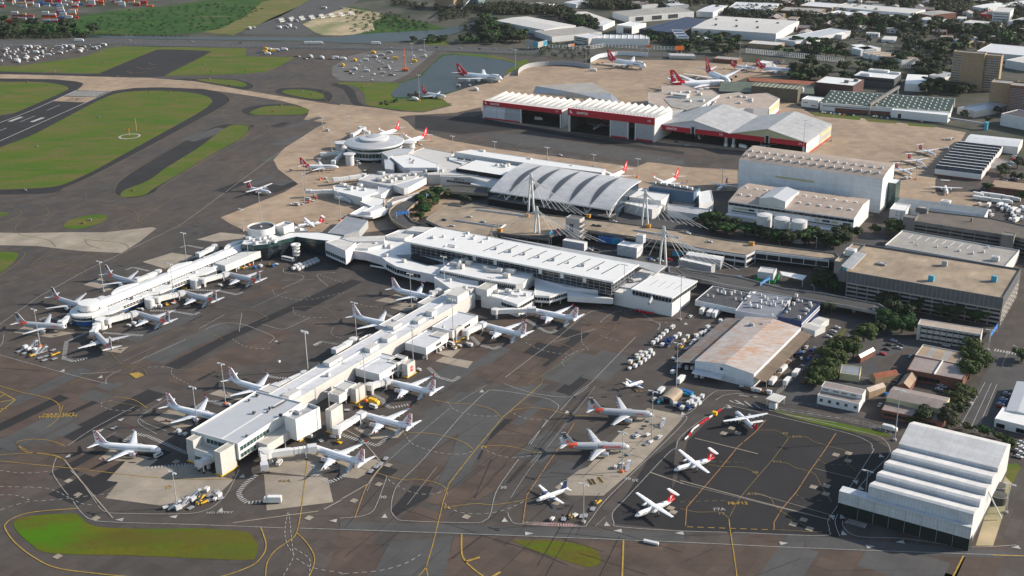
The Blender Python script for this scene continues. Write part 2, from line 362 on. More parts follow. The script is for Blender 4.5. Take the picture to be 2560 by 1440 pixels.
sheets('blast_pad',M['asphD'],["1:1160,372 1580,380 1500,425 1390,478 1290,530 1210,570 700,566 740,545 880,485 1060,410",
 "1:-600,500 0,532 400,545 650,552 740,545 730,570 400,566 0,556 -600,540",
 "1:-500,560 0,585 400,590 560,605 625,620 640,640 590,668 390,752 200,832 0,918 0,862 100,845 300,760 480,680 510,655 450,630 300,610 0,605 -500,580",
 "1:820,680 1000,655 1200,648 1450,658 1640,690 1712,735 1690,770 1600,825 1400,932 1000,1145 700,1300 480,1398 330,1440 -600,1440 -600,1300 0,1052",
 "1:1730,925 1640,932 1480,990 1200,1145 1000,1268 880,1360 845,1429 4:870,20 950,45 1050,35 1150,0 1:1250,1340 1860,965 1835,930",
 "1:1258,590 1450,585 1600,582 1760,592 1860,618 1890,640 1850,668 1750,670 1500,640",
 "1:2045,682 2100,657 2250,653 2400,668 2475,700 2475,725 2430,757 2250,737 2090,706",
 "1:1795,830 1830,803 1950,780 2150,775 2270,795 2306,820 2290,850 2200,860 1900,858 1820,850",
 "1:2450,625 2560,610 2:0,610 60,640 110,680 130,740 180,780 300,800 480,828 420,835 200,808 100,778 60,720 30,672 0,655"],1,True)
sheets('runway',M['asphD'],["1:570,672 826,680 0,1052 -1100,1530 -1100,1250 0,912"],2)
sheets('taxiway_concrete',M['tan'],["1:-900,545 0,552 400,560 850,575 1100,580 1450,605 1800,668 2100,718 2400,766 2560,788 2:150,800 440,870 0,930 1:2440,915 2260,890 2290,855 2300,822 2240,790 2100,752 1800,702 1500,662 1200,650 1000,655 850,675 820,681 570,673 610,640 620,620 560,605 400,590 0,583 -900,570",
 "1:470,718 718,724 640,762 388,752",
 "1:2295,850 2260,890 2440,915 2350,955 2120,1100 2035,1190 2070,1260 2220,1370 4:2120,0 1640,190 1720,240 1850,300 2500,330 5:600,250 1200,0 2:2560,1429 3:430,1420 430,1265 0,1240 2:2560,1240 2300,1203 2200,1245 1700,1178 1200,1112 820,1045 560,965 500,905 440,872 0,860",
 "2:440,870 0,800 0,775 250,800 450,830 620,838 840,785 700,740 800,700 1240,560 1330,490 1860,500 1870,440 2560,450 3:380,455 830,490 840,560 500,575 300,650 740,700 980,850 1400,885 1900,945 2130,985 2010,1180 1900,1340 1900,1429 6:2300,0 2280,130 1600,40 3:1600,1320 900,1320 940,1165 0,1080 2:2340,1055 1700,985 1070,890 1050,800 990,810 860,840 540,858"],2)
sheets('threshold_block',M['asphD'],["1:562,675 812,682 715,723 474,716"],3)
sheets('retention_pond_bank',M['scrub'],["2:370,735 380,690 440,615 590,565 760,405 980,400 1200,430 1340,470 1330,500 1240,548 1225,580 1000,650 800,700 640,735"],2)
sheets('concrete_patches',M['conc'],[
 "4:-300,300 180,305 510,300 780,300 1130,262 1165,270 1040,370 905,455 600,440 270,402 -300,390",
 "4:1060,520 1280,452 1480,480 1420,500 1230,572","4:620,690 750,640 830,700 930,690 800,735",
 "4:1465,355 1640,300 1830,320 1800,345 1600,372",
 "7:830,485 905,500 1180,560 1100,620 1440,600 1640,690 1740,710 1620,830 1480,850 1190,905 785,850 880,730 795,720 935,575 730,560",
 "7:1965,672 2440,700 2450,745 2480,880 1985,942","7:1140,262 1260,190 1420,230 1440,310 1300,330","7:1555,75 1660,30 1900,80 1800,130",
 "7:1990,480 2560,500 2560,620 2330,690 1960,650","8:0,580 290,560 320,600 130,705 0,690","8:100,330 200,290 480,350 430,400 240,410",
 "5:260,810 420,760 600,830 520,850","5:365,860 500,835 560,870 480,890","5:710,1260 770,1225 990,1262 950,1312","5:700,1190 900,1170 830,1235",
 "8:2290,180 2560,235 2530,280 2270,560 2240,590 1960,833 1700,830 1600,770 1780,640 1840,620 2080,370 2160,300",
 "4:100,1045 180,1000 560,1050 380,1085","4:760,1180 960,1150 900,1200"],2)
sheets('brown_patches',M['asphB'],[
 "4:-300,1180 0,1215 560,1370 900,1429 7:1000,0 560,130 200,260 -300,400","8:590,590 770,600 820,630 700,700 690,760 540,750",
 "8:760,350 830,200 1080,90 1540,170 1330,560 1180,770 1040,860 860,880 900,770 1010,640 1180,260 1100,240",
 "8:0,1090 270,1105 240,1180 350,1280 200,1429 -100,1429","8:850,1140 1180,1130 2100,1170 9:0,1190 1500,1250 2110,1280 2030,1429 8:780,1429 790,1340",
 "5:1000,1180 1560,1110 1800,1000 2300,870 2420,960 1720,1429 1200,1429 800,1300","7:0,160 420,100 700,150 230,330 0,400",
 "4:1000,1240 1380,1100 1640,1090 1230,1280","4:1460,1290 1700,1160 2100,1180 1990,1270 1700,1310","12:0,1180 300,1170 200,1240 0,1260"],1)
sheets('dark_asphalt_patches',M['asphD'],[
 "4:1225,1290 1650,1080 2560,660 2560,700 1700,1110 1330,1320","7:-300,600 0,450 690,125 735,140 500,240 150,400 0,490 -300,640",
 "9:-60,790 -20,700 60,420 300,190 420,170 600,180 1180,330 1420,400 1560,480 1480,700 1230,1000 1190,1140 860,1120 0,1090 8:2050,1040 2030,960 2130,830 2290,570 2500,420",
 "8:870,380 1050,360 1120,370 1040,560 980,560 860,520","8:540,755 690,765 650,850 420,980 380,940",
 "2:560,860 1020,870 1060,880 1700,1000 2560,1130 2560,1150 2100,1090 1340,960 900,1000 560,950","8:1180,260 1290,262 1110,420 1040,390"],2)
sheets('grey_patches',M['asphM'],[
 "8:240,1429 370,1180 840,1130 780,1429","8:950,90 1000,60 1500,0 1560,0 1300,180 1130,360 900,760 700,790 840,500","9:930,1130 2560,1250 2560,1290 2120,1290 940,1220",
 "8:0,1020 2560,1110 2560,1180 1300,1135 0,1088","2:1000,990 1340,1000 2100,1110 2560,1190 2560,1230 2200,1200 1300,1080","13:1600,170 1660,120 1830,150 1800,190",
 "8:2480,1090 2560,1095 2560,1180 2470,1170"],3)
sheets('grass',M['grass'],[
 "1:-700,500 0,492 130,490 400,455 640,418 790,362 920,345 1180,358 1160,374 1060,412 880,487 735,548 0,531 -700,500",
 "1:920,345 1250,350 1835,358 1830,420 2200,425 2080,492 1990,532 1830,548 1222,566 1290,530 1390,480 1500,425 1580,380 1300,370 1100,368"],3,False,'stuff')
sheets('grass',M['grass'],[
 "1:-700,590 0,608 300,612 450,632 506,655 480,680 300,760 100,842 0,862 -700,1120",
 "1:-700,1380 0,1098 230,1010 500,870 750,740 900,690 1100,675 1300,680 1480,700 1575,740 1560,780 1470,845 1100,1050 900,1160 700,1270 500,1362 380,1392 200,1405 -300,1415",
 "1:1735,930 1825,932 1850,960 1790,1030 1600,1135 1300,1312 1150,1400 4:1080,20 970,38 900,32 1:925,1415 1100,1345 1250,1240 1480,1098 1650,970",
 "1:1460,592 1600,588 1750,598 1822,617 1836,638 1800,646 1700,635 1550,612",
 "1:2100,682 2140,668 2250,667 2340,680 2400,702 2412,725 2370,738 2260,726 2130,698",
 "1:1860,843 1900,815 1990,790 2150,786 2250,797 2300,820 2280,843 2200,854 1950,856",
 "2:0,612 250,615 440,622 425,650 380,700 420,738 600,742 740,730 800,765 830,775 700,810 620,830 480,822 300,800 190,772 185,710 140,660 60,632 0,628",
 "2:860,395 1000,402 1200,425 1320,460 1385,440 1400,475 1290,530 1230,548 1260,510 1325,482 1180,438 900,408",
 "4:475,245 530,205 680,172 780,172 790,205 700,248 580,275 490,268",
 "4:-300,430 0,445 110,450 135,475 80,545 0,600 -300,720","4:-200,150 40,152 60,165 0,185 -200,230"],3,True,'stuff')
sheets('grass',M['grassN'],[
 "7:100,1040 140,1000 300,975 540,965 600,990 660,1040 800,1070 1200,1078 1500,1075 1820,1100 1890,1150 1922,1210 1905,1280 1850,1310 1500,1300 1000,1278 380,1260 230,1190 130,1100",
 "8:1300,1165 1560,1163 1740,1185 1880,1225 1935,1280 1930,1340 1850,1362 1750,1340 1600,1290 1450,1240 1330,1190"],3,True,'stuff')
sheets('grass',M['grass'],["9:700,190 1000,250 1560,370 1560,395 1300,360 960,285 720,215","9:2400,610 2500,590 2540,620 2470,750 2380,680","3:980,838 1350,870 1340,895 1000,862","3:1370,880 1620,905 1610,920 1400,905","3:1690,915 1900,935 1900,950 1700,935",
 "6:1240,1010 1260,990 1180,1120 1100,1140 1180,1060","2:620,290 780,300 820,340 630,335"],4,False,'stuff')
r5=random.Random(12)
for nm,m_,n_ in (('repair_patches','asphM',34),('repair_patches','asphB',30),('repair_patches','asphD',16)):
 ps_=[]
 for i in range(n_):
  c=P(r5.choice(["4:%d,%d"%(r5.randint(900,2500),r5.randint(650,1400)),"7:%d,%d"%(r5.randint(0,900),r5.randint(0,700)),"8:%d,%d"%(r5.randint(300,1800),r5.randint(0,1050)),"5:%d,%d"%(r5.randint(700,2300),r5.randint(950,1400)),"9:%d,%d"%(r5.randint(100,2300),r5.randint(1220,1420)),"1:%d,%d"%(r5.randint(1200,2400),r5.randint(900,1400))]))[0]
  u_=Vector((math.cos(BX),math.sin(BX),0))*r5.uniform(5,34); v_=Vector((math.cos(AX),math.sin(AX),0))*r5.uniform(4,12); ps_.append([c-u_-v_,c+u_-v_,c+u_+v_,c-u_+v_])
 sheets(nm,M[m_],ps_,1.5 if m_!='asphD' else 1.2)
def line(mb,pts,w,z,mi=0,dash=None,closed=False):
 if closed: pts=pts+[pts[0]]
 d0=0
 for a,b in zip(pts[:-1],pts[1:]):
  a=Vector((a.x,a.y,0));b=Vector((b.x,b.y,0)); L=(b-a).length
  if L<1e-3: continue
  u=(b-a)/L; n=Vector((-u.y,u.x,0))*w/2
  segs=[(0,L)] if not dash else []
  if dash:
   per=dash[0]+dash[1]; t=-(d0%per)
   while t<L:
    s0=max(0,t); s1=min(L,t+dash[0])
    if s1>s0: segs.append((s0,s1))
    t+=per
  for s0,s1 in segs:
   p=a+u*s0;q=a+u*s1
   mb.add([(p-n).to_tuple()[:2]+(z,),(q-n).to_tuple()[:2]+(z,),(q+n).to_tuple()[:2]+(z,),(p+n).to_tuple()[:2]+(z,)],[(0,1,2,3)],mi)
  d0+=L
mk=MB(); ZM=.19
MK=['paintW','paintT','paintY','paintYd','paintR','paintO','conc','asphD']
def ml(s,w,c=0,dash=None,sm=True):
 pts=P(s)
 if sm and len(pts)>2: pts=catmull(pts,False,6)
 line(mk,pts,w*(.78 if w<2 else 1),ZM+c*.004,c,dash)
ml("1:570,672 0,914 -1100,1250",1.4); ml("1:826,680 0,1050 -1100,1530",1.4); ml("1:570,672 826,680",1.2)
A0,A1,B0,B1=P("1:560,676 806,682 478,713 715,722")
for i in range(16):
 if i in(): continue
 t=(i+.2)/16; t2=(i+.75)/16
 q=[A0.lerp(A1,t),A0.lerp(A1,t2),B0.lerp(B1,t2),B0.lerp(B1,t)]
 mk.add([(p.x,p.y,ZM) for p in q[::-1]],[(0,1,2,3)],0)
for s in ("1:350,822 448,782","1:150,908 258,864","1:-40,990 50,953","1:-250,1080 -150,1037"): ml(s,1.1,0)
for s in ("1:72,905 162,871","1:235,908 323,876"): ml(s,5,0)
t25=MB(); ru=(A0-B0).normalized()
text_into(mk,"25",16,P("1:545,741")[0]+Vector((0,0,ZM)),Vector((-ru.y,ru.x,0))*-1,ru,7,extr=0)
ml("1:1105,470 1140,485 1170,478",.8,5,None,False);ml("1:1015,497 1060,515 1170,503",.9,5,None,False);ml("1:942,530 985,548 1095,535",1.,5,None,False);ml("1:865,560 890,570",1,5,None,False)
circ=P("1:965,1016")[0]; line(mk,[circ+Vector((10.5*math.cos(t*.1257),10.5*math.sin(t*.1257),0)) for t in range(50)],2.2,ZM+.02,0,None,True)
for s in ("1:560,605 600,612 622,630 610,650 560,680","1:1000,655 1200,648 1450,655 1640,690 1712,735 1690,772 1600,828 1400,935 1000,1150 700,1305 480,1402 400,1440",
 "1:1740,920 1640,932 1480,992 1180,1165 1000,1272 880,1362 848,1440","1:1740,920 1830,927 1862,962 1800,1040 1600,1150 1300,1330 1160,1429",
 "4:848,0 870,25 960,48 1060,38 1160,0","1:1795,832 1830,852 1900,858 2200,860 2300,848 2306,820 2150,778",
 "1:2045,682 2090,707 2250,740 2440,760 2478,725 2470,700","1:1530,610 1800,668 1870,660 1890,640 1860,618",
 "4:-100,435 100,432 175,450 180,475 120,540 0,620 -100,670","4:-100,100 60,112 150,140 160,165 100,200 0,235"): ml(s,.6,3)
for s in ("4:640,0 635,40 660,70 760,95 900,110 990,140 1025,180 1015,215 980,235 850,280","4:0,275 400,160 860,20","4:115,290 120,250 200,200 330,180 360,150 320,100 200,72 0,75",
 "4:250,520 700,340 1210,100","4:635,355 900,380 960,420 940,445","4:0,700 600,490 1310,30","4:115,290 160,320 350,355 400,390 400,420 250,530 250,560 330,590 620,612 600,560 400,530 270,535","4:1020,215 1150,200 1300,230 1335,262 1200,255 1040,232 1030,190",
 "4:630,355 660,395 760,425","1:1815,720 1740,780 1660,830 1700,880 1900,900 2010,940 1960,1000 1700,1130","1:2480,620 2400,700 2440,755","1:1905,690 1990,640 1990,610 1950,590"): ml(s,.45,3)
ml("1:2440,915 2350,955 2000,1190 1680,1429 4:1340,250 630,590 290,780 0,985 -100,1060",.5,1,None,False)
ml("4:580,610 440,690 340,760 200,880 80,975 5:0,0",.01,1,None,False)
ml("4:170,508 560,525",.5,3,(3,2)); ml("1:1400,960 2100,962",.4,3,(4,3)); ml("1:580,1398 900,1410",.4,3,(4,3))
ml("7:575,928 250,955 100,1000 45,1040 40,1080 110,1180 250,1290 420,1370 700,1410 1000,1440",.75,2)
ml("7:1940,1068 1960,1120 1980,1200 1960,1270 1880,1350 1700,1420 1600,1440",.75,2)
ml("7:2290,560 2250,880 2210,1100 2150,1170 2050,1240 1990,1330 1975,1440",.6,2); ml("7:2210,1110 2280,1180 2330,1260 2340,1330 2300,1440",.6,2)
ml("7:0,575 560,632 1200,700 1740,712",.5,2); ml("7:0,530 250,515 400,530 470,560",.5,2);ml("7:120,440 180,500 300,520 400,535 480,565",.5,2); ml("7:490,465 380,425 250,412 150,425 125,450 200,495",.5,2)
ml("7:445,210 440,160 390,120 270,85 150,60 -50,0",.5,2);ml("7:350,325 430,260 470,160",.45,2)
ml("7:-40,240 115,120 15,65 -60,40",.8,2,None,False);ml("7:0,135 110,118",.8,2);ml("7:0,100 40,75",.8,2);ml("7:0,185 50,185",.8,2)
ml("7:1100,185 1000,120 860,98",.5,2);ml("7:1250,215 1000,160 760,125",.45,3)
ml("8:905,1120 905,1230 915,1290 960,1350 1060,1429 1120,1460",1.0,2); ml("8:930,1325 1040,1292",1.6,2); ml("8:1130,1440 1195,1400",1.6,2)
ml("9:365,1010 372,1080 400,1260 425,1440",.55,2); ml("8:2110,1165 2100,1440",1.,2); ml("9:2110,1280 2030,1440",1.,2);ml("9:2330,1275 2560,1282",.9,2)
ml("8:1500,0 1210,250 1000,500 810,745 770,870 690,1200 640,1370 580,1440",.55,2,None,False); ml("8:640,1360 655,1440",.55,2)
for s in ("8:510,365 650,368 800,395 930,440 990,490","8:800,830 780,770 690,730 560,710 460,715 280,665","8:830,915 1000,893 1150,900 1350,870 1460,838","8:1050,465 1200,460 1330,480 1450,510 1560,510",
 "8:690,120 830,145 1000,155 1130,190 1190,240 1210,255","8:1260,200 1400,180 1550,190 1700,230 1850,240","9:580,345 720,350 810,395 930,395 1000,430 1120,470 1210,490 1250,530 1240,580 1310,650",
 "9:210,600 320,618 420,618 520,640 580,685","9:690,580 790,590 860,625 920,640 1000,670 1030,720 1090,820 1130,880","9:490,825 600,820 680,860 710,915 820,990 960,1075","9:0,930 130,955 290,955 350,990 365,1010",
 "9:815,395 700,550 580,690 440,860 370,990","5:1380,1100 1560,1110 1700,1150 1760,1200","5:1740,880 1900,990 2000,1020","5:1250,1345 1400,1350 1500,1380 1500,1429","5:1900,975 2040,1020 1400,1429","5:1930,1130 2050,1180 2150,1190",
 "4:1970,700 2150,730 2280,760 2310,790","4:1600,855 1750,875 1900,890 1990,940 1950,960","4:1260,1020 1450,1035 1580,1060 1660,1100","4:820,1190 920,1295 1050,1310 1100,1370","4:960,1350 1120,1180","4:1170,590 1300,540","4:520,1429 860,1280",
 "4:1330,1325 1500,1330 1620,1370 1700,1429","10:0,960 100,900","4:860,1230 1300,1030","4:2180,860 2400,860 2500,930 2530,960","4:2120,210 2440,140",
 "17:500,860 560,820 610,760 600,735","17:700,820 830,780 848,750","17:940,880 1100,830 1130,800 1110,780","17:1400,1000 1640,940 1720,890 1690,865 1500,890 1400,960","17:2120,1040 2250,1000 2300,960 2270,935 2150,970"): ml(s,.42,3 if s[0]!='8' else 2)
ml("8:1745,290 1640,460 1530,620 1390,830 1360,1040",.7,5,(28,1.2),False); ml("9:1160,370 1060,520 960,660 870,800 760,930 700,1030 700,1085",.6,5,(30,1),False);ml("9:640,270 560,360 430,470 300,630 180,770 50,920 40,1060",.6,5,(30,1),False)
ml("8:110,1000 200,760 310,610",.8,5)
ml("9:50,1065 700,1088",.6,2,(3,2)); ml("9:700,1085 960,1100 1060,1100",.4,3)
for s in ("7:505,460 700,330 1000,170","7:395,640 400,600 420,550","7:390,640 400,680 460,770 510,830","7:545,875 600,950 680,1010 860,1030 1500,1050 2110,1073","7:2235,1075 2560,1085 8:700,1108 1300,1130 2560,1180 9:1000,1225 2560,1280",
 "7:525,645 600,720 720,890","7:730,905 760,950 860,965 1200,965 1500,960 1620,910 1700,820 1770,700 1800,630 2560,-300"[:0] or "7:730,905 780,950 900,965 1350,968 1520,945 1620,890 1700,800 1780,640",
 "7:1170,375 1040,300 1040,250 1130,190","7:1240,350 1100,300 1040,260","8:0,1000 160,985 240,950 280,880 350,690","8:380,950 390,850 440,740 620,560 900,240 980,160 1080,70 1160,48 1500,100 1600,140 1625,180 1560,260 1400,450",
 "8:380,950 420,1000 500,1020 980,1035 1080,1015 1120,970 1150,840 1200,740 1330,560","8:1250,960 1265,1000 1340,1045 1780,1062 1850,1030 2020,820 2560,290 14:900,1200 1040,1140 1300,920 1450,900 1600,905","8:1220,0 1400,60 1600,95 1740,90 1850,20",
 "8:2040,1040 2080,1065 9:0,1095 350,1105","8:2040,1040 2030,960 2130,850 2440,520 2500,480 9:0,400 160,270 310,190 360,155","14:1320,1010 1420,955 1560,935 1640,940","9:400,1105 1050,1130 1110,1090 1100,1020 1150,940 1420,530 1430,480 1400,430 1180,350 340,155","9:1190,1135 1160,1060 1160,1000 1225,905 1400,690 1550,540 1560,480 1520,420 1400,370 700,205 590,180",
 "9:1210,1020 1220,1070 1320,1135 1640,1150 1800,1170 2150,1215 2500,1200","4:980,1280 1380,1100","4:860,1340 600,1355","4:400,1320 1200,1100"[:0] or "4:1480,1020 1670,915","4:1950,985 2080,1020 2150,1010 2300,940",
 "4:1525,1025 1650,980 1800,985 2000,1060 2040,1090 2000,1130","4:0,1215 560,1370 800,1429","4:790,1429 800,1380 900,1325","4:-60,1190 10,1140 30,1060","4:2110,570 2120,600 2240,620 2250,650 2100,720","4:2440,700 2360,620 2500,600","4:1780,1040 1800,900",
 "5:1860,1429 2200,1080","5:1230,1380 1600,1100 1850,900 1980,890","5:2240,900 2330,960 2380,990 2370,1030","5:1590,1120 1900,1020","14:0,120 110,30 200,0","14:500,90 640,110 690,150 650,205","2:1330,1115 1450,1145","17:590,860 830,900","17:900,900 1350,970","17:1560,1000 1950,1060",
 "8:1420,450 1540,270","8:1640,200 1750,80 1860,0","9:1600,0 1300,-60"):
 if s: ml(s,.38,0)
for s in ("8:1270,850 1400,650 1600,400 1900,20","8:870,140 1090,10","8:200,800 330,600 820,180","8:720,620 500,900","8:1900,1060 1975,990","7:860,360 600,530","7:1280,90 1050,230","8:1500,500 1420,590","4:1880,860 2140,740","4:920,1260 1160,1150","4:2090,660 2340,650"): ml(s,.3,1)
for s in ("7:0,645 130,662 260,662 390,645","7:0,940 200,880 420,862 800,820 1250,785","7:0,828 100,828 170,845 230,872","7:0,765 140,768 330,775 420,800 520,850 620,895 700,900","7:2560,730 2100,1429"[:0] or "7:2140,960 2120,1100 2140,1200 2190,1270","7:2150,960 2180,1250 2180,1300 2110,1429","7:2190,1225 2290,1290 2310,1340 2300,1429","7:2205,1300 2330,1370 2560,1410 8:0,1415 150,1405 300,1390 480,1340 600,1270",
 "8:340,685 380,730 450,770 560,815 700,820 790,790","8:480,370 530,440 620,480 750,515 900,525 980,505","8:800,135 850,190 950,225 1060,240 1180,240","8:1260,200 1330,240 1430,265 1540,268","8:1050,480 1120,510 1230,545 1350,545 1450,530","8:780,890 820,930 940,965 1100,965 1250,930 1380,870",
 "7:755,140 760,170 850,195 960,200 1110,190","7:755,140 800,130 860,120","4:2180,860 2200,910 2300,935 2430,935","4:2030,730 2060,770 2200,800 2320,800 2560,750","4:1730,1095 1800,1140 1900,1165 2030,1165","4:1280,1310 1280,1360 1340,1400 1400,1429","4:2380,620 2560,680","5:1380,1120 1480,1170 1600,1200 1740,1210","5:1800,1040 1800,1120 1850,1170 1780,1180 1660,1250 1670,1300","5:90,820 200,850 320,860",
 "4:1100,1305 1190,1302 1280,1310","5:1900,880 2100,890 2200,870","4:2480,1010 2470,1060 2560,1100","14:0,270 230,340","14:670,115 880,135","9:0,880 360,868","9:230,580 470,585","9:1030,560 1100,600 1250,600","9:860,820 930,860 1060,870"):
 if s: ml(s,.4,0 if s[0]!='9' else 3,(2.2,1.8))
ml("7:2140,1260 2140,1429",.01,1)
for s in ("7:1100,628 1390,600 1440,605","7:1000,370 1100,390 1400,520","7:920,430 1000,372","7:1440,190 1520,140 1600,130 1700,160","7:1905,680 1820,750 1775,810 1790,850 1840,885 1950,880","7:2300,590 2350,620 2350,680 2460,735","7:2450,735 2560,685 8:40,670","8:0,375 275,462","8:275,460 380,385",
 "8:250,85 310,110 330,150 380,180 510,155","4:940,580 990,562 1110,590","4:1345,415 1390,398 1510,420","4:1620,735 1760,765 1810,745","4:1370,730 1620,735","4:1120,885 1260,885 1440,915 1490,895","4:770,1050 1070,1070","4:500,1115 650,1045","4:470,1240 550,1262 650,1240","4:495,1115 475,1240",
 "4:600,1010 700,1025","4:295,950 340,935 450,950","5:1380,950 1530,1040 1580,1050 1610,1030","5:980,1080 1040,1140 1150,1170 1190,1150","5:660,1310 730,1380 840,1410 890,1375","4:2340,1140 2400,1115 2510,1135","5:340,910 430,950","10:860,458 900,432 1010,450","10:570,645 620,658 700,662","10:110,850 190,800 300,830"): ml(s,2.8,0,(.8,.9),False)
for s in ("7:480,565 600,720 840,1000","7:1735,1035 2370,948","7:2410,935 2560,855 8:0,865 210,745 320,600","8:320,600 150,400 20,330","8:2310,660 2560,745","9:0,720 560,870 1120,1015","9:110,405 580,522"): ml(s,.9,6,None,False)
ml("9:0,740 1100,1010",.3,1);ml("9:560,815 1150,985",.5,6);ml("9:1000,630 1330,712",.5,6)
for s in ("9:1160,528","9:1255,517","9:993,768","9:1090,760","9:842,1045","9:920,1012","9:385,330","9:430,368","9:1085,820","9:1250,572","9:965,1080","9:325,368","8:2480,955","8:2462,925","8:1610,888","8:290,748","8:105,870","8:360,605","8:940,990","7:1310,360","7:1310,580","7:510,722","7:580,825","7:715,1000","7:430,1285","7:2300,998","8:1980,692","8:2195,472","8:2380,238"):
 p=P(s)[0]; mk.box((p.x,p.y,ZM),(3.4,3.4,.02),BX,6)
def tri(s,sz=2.2,rot=0,c=0):
 p=P(s)[0]; mk.add([(p.x+sz*math.cos(rot+a),p.y+sz*math.sin(rot+a),ZM+.03) for a in (math.pi/2,math.pi/2+2.4,math.pi/2-2.4)],[(0,1,2)],c)
for s,r in (("7:512,537",0),("7:752,345",-.6),("7:850,327",-.6),("7:905,265",-.6),("7:1190,117",-.6),("7:890,1012",1.57),("7:1290,990",1.57),("7:1645,940",0),("7:1805,687",0),("7:2480,1020",1.57),("8:332,985",0),("8:1225,1015",0),("8:1405,1115",-1.57),("8:1985,1045",0),("8:2070,1095",1.57),("8:2530,1112",1.57),("8:1055,55",0),("8:1690,210",0),
  ("9:770,1187",-1.57),("9:1415,1212",-1.57),("9:1640,1178",1.57),("9:1215,1112",0),("9:1205,990",0),("9:1135,995",3.1),("9:1345,777",0),("9:1310,733",3.1),("9:1495,535",0),("9:2500,1218",1.57),("9:365,172",0),("4:750,1378",0),("4:470,1330",0),("4:2055,1113",0),("14:980,135",0),("14:945,1165",0)): tri(s,2.3,r,0)
p=P("4:962,1355 1030,1342 1075,1365 1010,1390"); mk.poly([(q.x,q.y,ZM+.03) for q in p],2)
for i in range(21):
 a,b=P("8:1335,1048 1775,1062");c,d=P("8:1390,1028 1735,1040"); t=i/20; p=a.lerp(b,t);q=c.lerp(d,min(1,t+.04)); line(mk,[p,q],.7,ZM,1 if i%1==0 else 4)
 if i<20: line(mk,[a.lerp(b,(i+.5)/20),c.lerp(d,min(1,(i+.5)/20+.04))],.45,ZM,4)
for i in range(10):
 a,b=P("9:1225,1035 1370,1075");c,d=P("9:1250,1003 1390,1040"); line(mk,[a.lerp(b,i/9.),c.lerp(d,min(1,i/9.+.1))],.6,ZM,1)
for s in ("9:370,125 410,145","9:410,122 480,160","9:480,130 540,175","9:550,147 595,182","9:440,85 560,100","9:500,95 575,98","9:390,140 450,150"): ml(s,1.1,0,None,False)
for s in ("8:1845,712 1875,752","8:1870,708 1900,748","8:1920,695 1955,735"): ml(s,1.3,7,None,False)
for s in ("8:1838,715 1868,755","8:1863,710 1893,750","8:1884,706 1910,746","8:1912,697 1945,737","8:1930,692 1963,732"): ml(s,.5,2,None,False)
def gtext(s,t,size,rot,c):
 p=P(s)[0]; ux=Vector((math.cos(rot),math.sin(rot),0)); uy=Vector((-ux.y,ux.x,0)); text_into(mk,t,size,(p.x,p.y,ZM+.03),ux,uy,c,extr=0,bold=.06)
gtext("7:435,228","MAX 36M",4.2,.05,2); gtext("7:428,243","WINGSPAN",4.2,.05,2)
gtext("7:2117,723","44A",4,0,3);gtext("8:1072,474","F5",3.4,.05,2);gtext("8:798,922","F6",3.4,.05,2);gtext("8:320,845","30",3.6,0,0);gtext("8:1215,773","30",3.4,0,0);gtext("8:2140,708","30",3.4,0,0);gtext("8:2198,718","30",3.4,3.1,0)
gtext("9:560,660","F8",3.2,0,3);gtext("9:785,372","F9",3.2,0,3);gtext("9:868,395","F10",3.2,0,3);gtext("9:725,580","F11",3.2,0,3);gtext("9:540,820","F12",3.2,0,3);gtext("9:430,890","F8-F12",3.6,0,2);gtext("9:310,968","F7",3.2,0,3);gtext("9:292,935","F7A",3.6,0,1)
gtext("7:1635,960","NO ENTRY",2.6,0,1);gtext("7:1258,770","43",4,1.2,2);gtext("14:480,910","FAA",4,0,3)
struct('painted_markings',mk,MK)
sj=MB(); r2=random.Random(3)
def seam(a,b,w,z=.17): line(sj,P(a+' '+b) if ':' in b else P(a+' '+b),w,z,0)
for s in ("8:830,1300 1060,1130","8:1060,1130 1430,1240 1700,1350","8:800,1310 880,1280","8:1130,560 1000,850","8:1240,590 1000,850","8:1320,560 1100,700","8:900,750 1250,480","8:1620,1110 2400,1180","9:0,1340 260,1220","9:560,1429 900,1300","8:0,520 400,300","8:620,545 1080,260","8:760,640 500,900",
  "4:930,1260 1330,1070","4:0,1310 400,1340","4:960,1350 1500,1130","5:560,1429 1300,1000","5:1100,1429 1700,960","5:1300,1429 1800,1000","8:1340,480 1700,340","8:1560,660 2080,690","8:1240,745 1700,180","8:1250,740 1850,60","8:1262,742 1880,40"): line(sj,P(s),.28 if s[:4]!="8:83" else .6,.17)
for i in range(26):
 c=P("8:%d,%d"%(r2.randint(60,2300),r2.randint(350,1400)))[0]; a=r2.choice([AX,BX,BX,BX+.2]); L=r2.uniform(20,60); d=Vector((math.cos(a),math.sin(a),0))*L/2
 line(sj,[c-d,c+d],.22,.171)
M['seal']=mat('sealed_joint',(.028,.026,.026),.8,0,.3,.3)
struct('pavement_joints',sj,['seal'])
def airfoil(xle,y,z,c,th):
 """section ring round the chord (8 points)"""
 P8=[(0,0),(.12,.6),(.35,1),(.7,.55),(1,0.04),(.7,-.25),(.35,-.45),(.1,-.35)]
 return [(xle-a*c,y,z+b*c*th*.5) for a,b in P8]
def wing_mb(secs,mi=0):
 mb=MB(); mb.loft([airfoil(*s) for s in secs],mi,True); return mb
def mirror(secs): return [(x,-y,z,c,t) for x,y,z,c,t in secs]
def strip(mb,pts,th,mi):
 """thin flat shape in the xz plane (fin), both faces"""
 n=len(pts)
 vs=[(x,-th/2,z) for x,z in pts]+[(x,th/2,z) for x,z in pts]
 fs=[tuple(range(n)),tuple(range(n,2*n))[::-1]]+[(i,n+i,n+(i+1)%n,(i+1)%n) for i in range(n)]
 mb.add(vs,fs,mi)
def star(c,r,n=5,k=.42,a0=1.3): return [(c[0]+(r if i%2==0 else r*k)*math.cos(a0+i*math.pi/n),c[1]+(r if i%2==0 else r*k)*math.sin(a0+i*math.pi/n)) for i in range(2*n)]
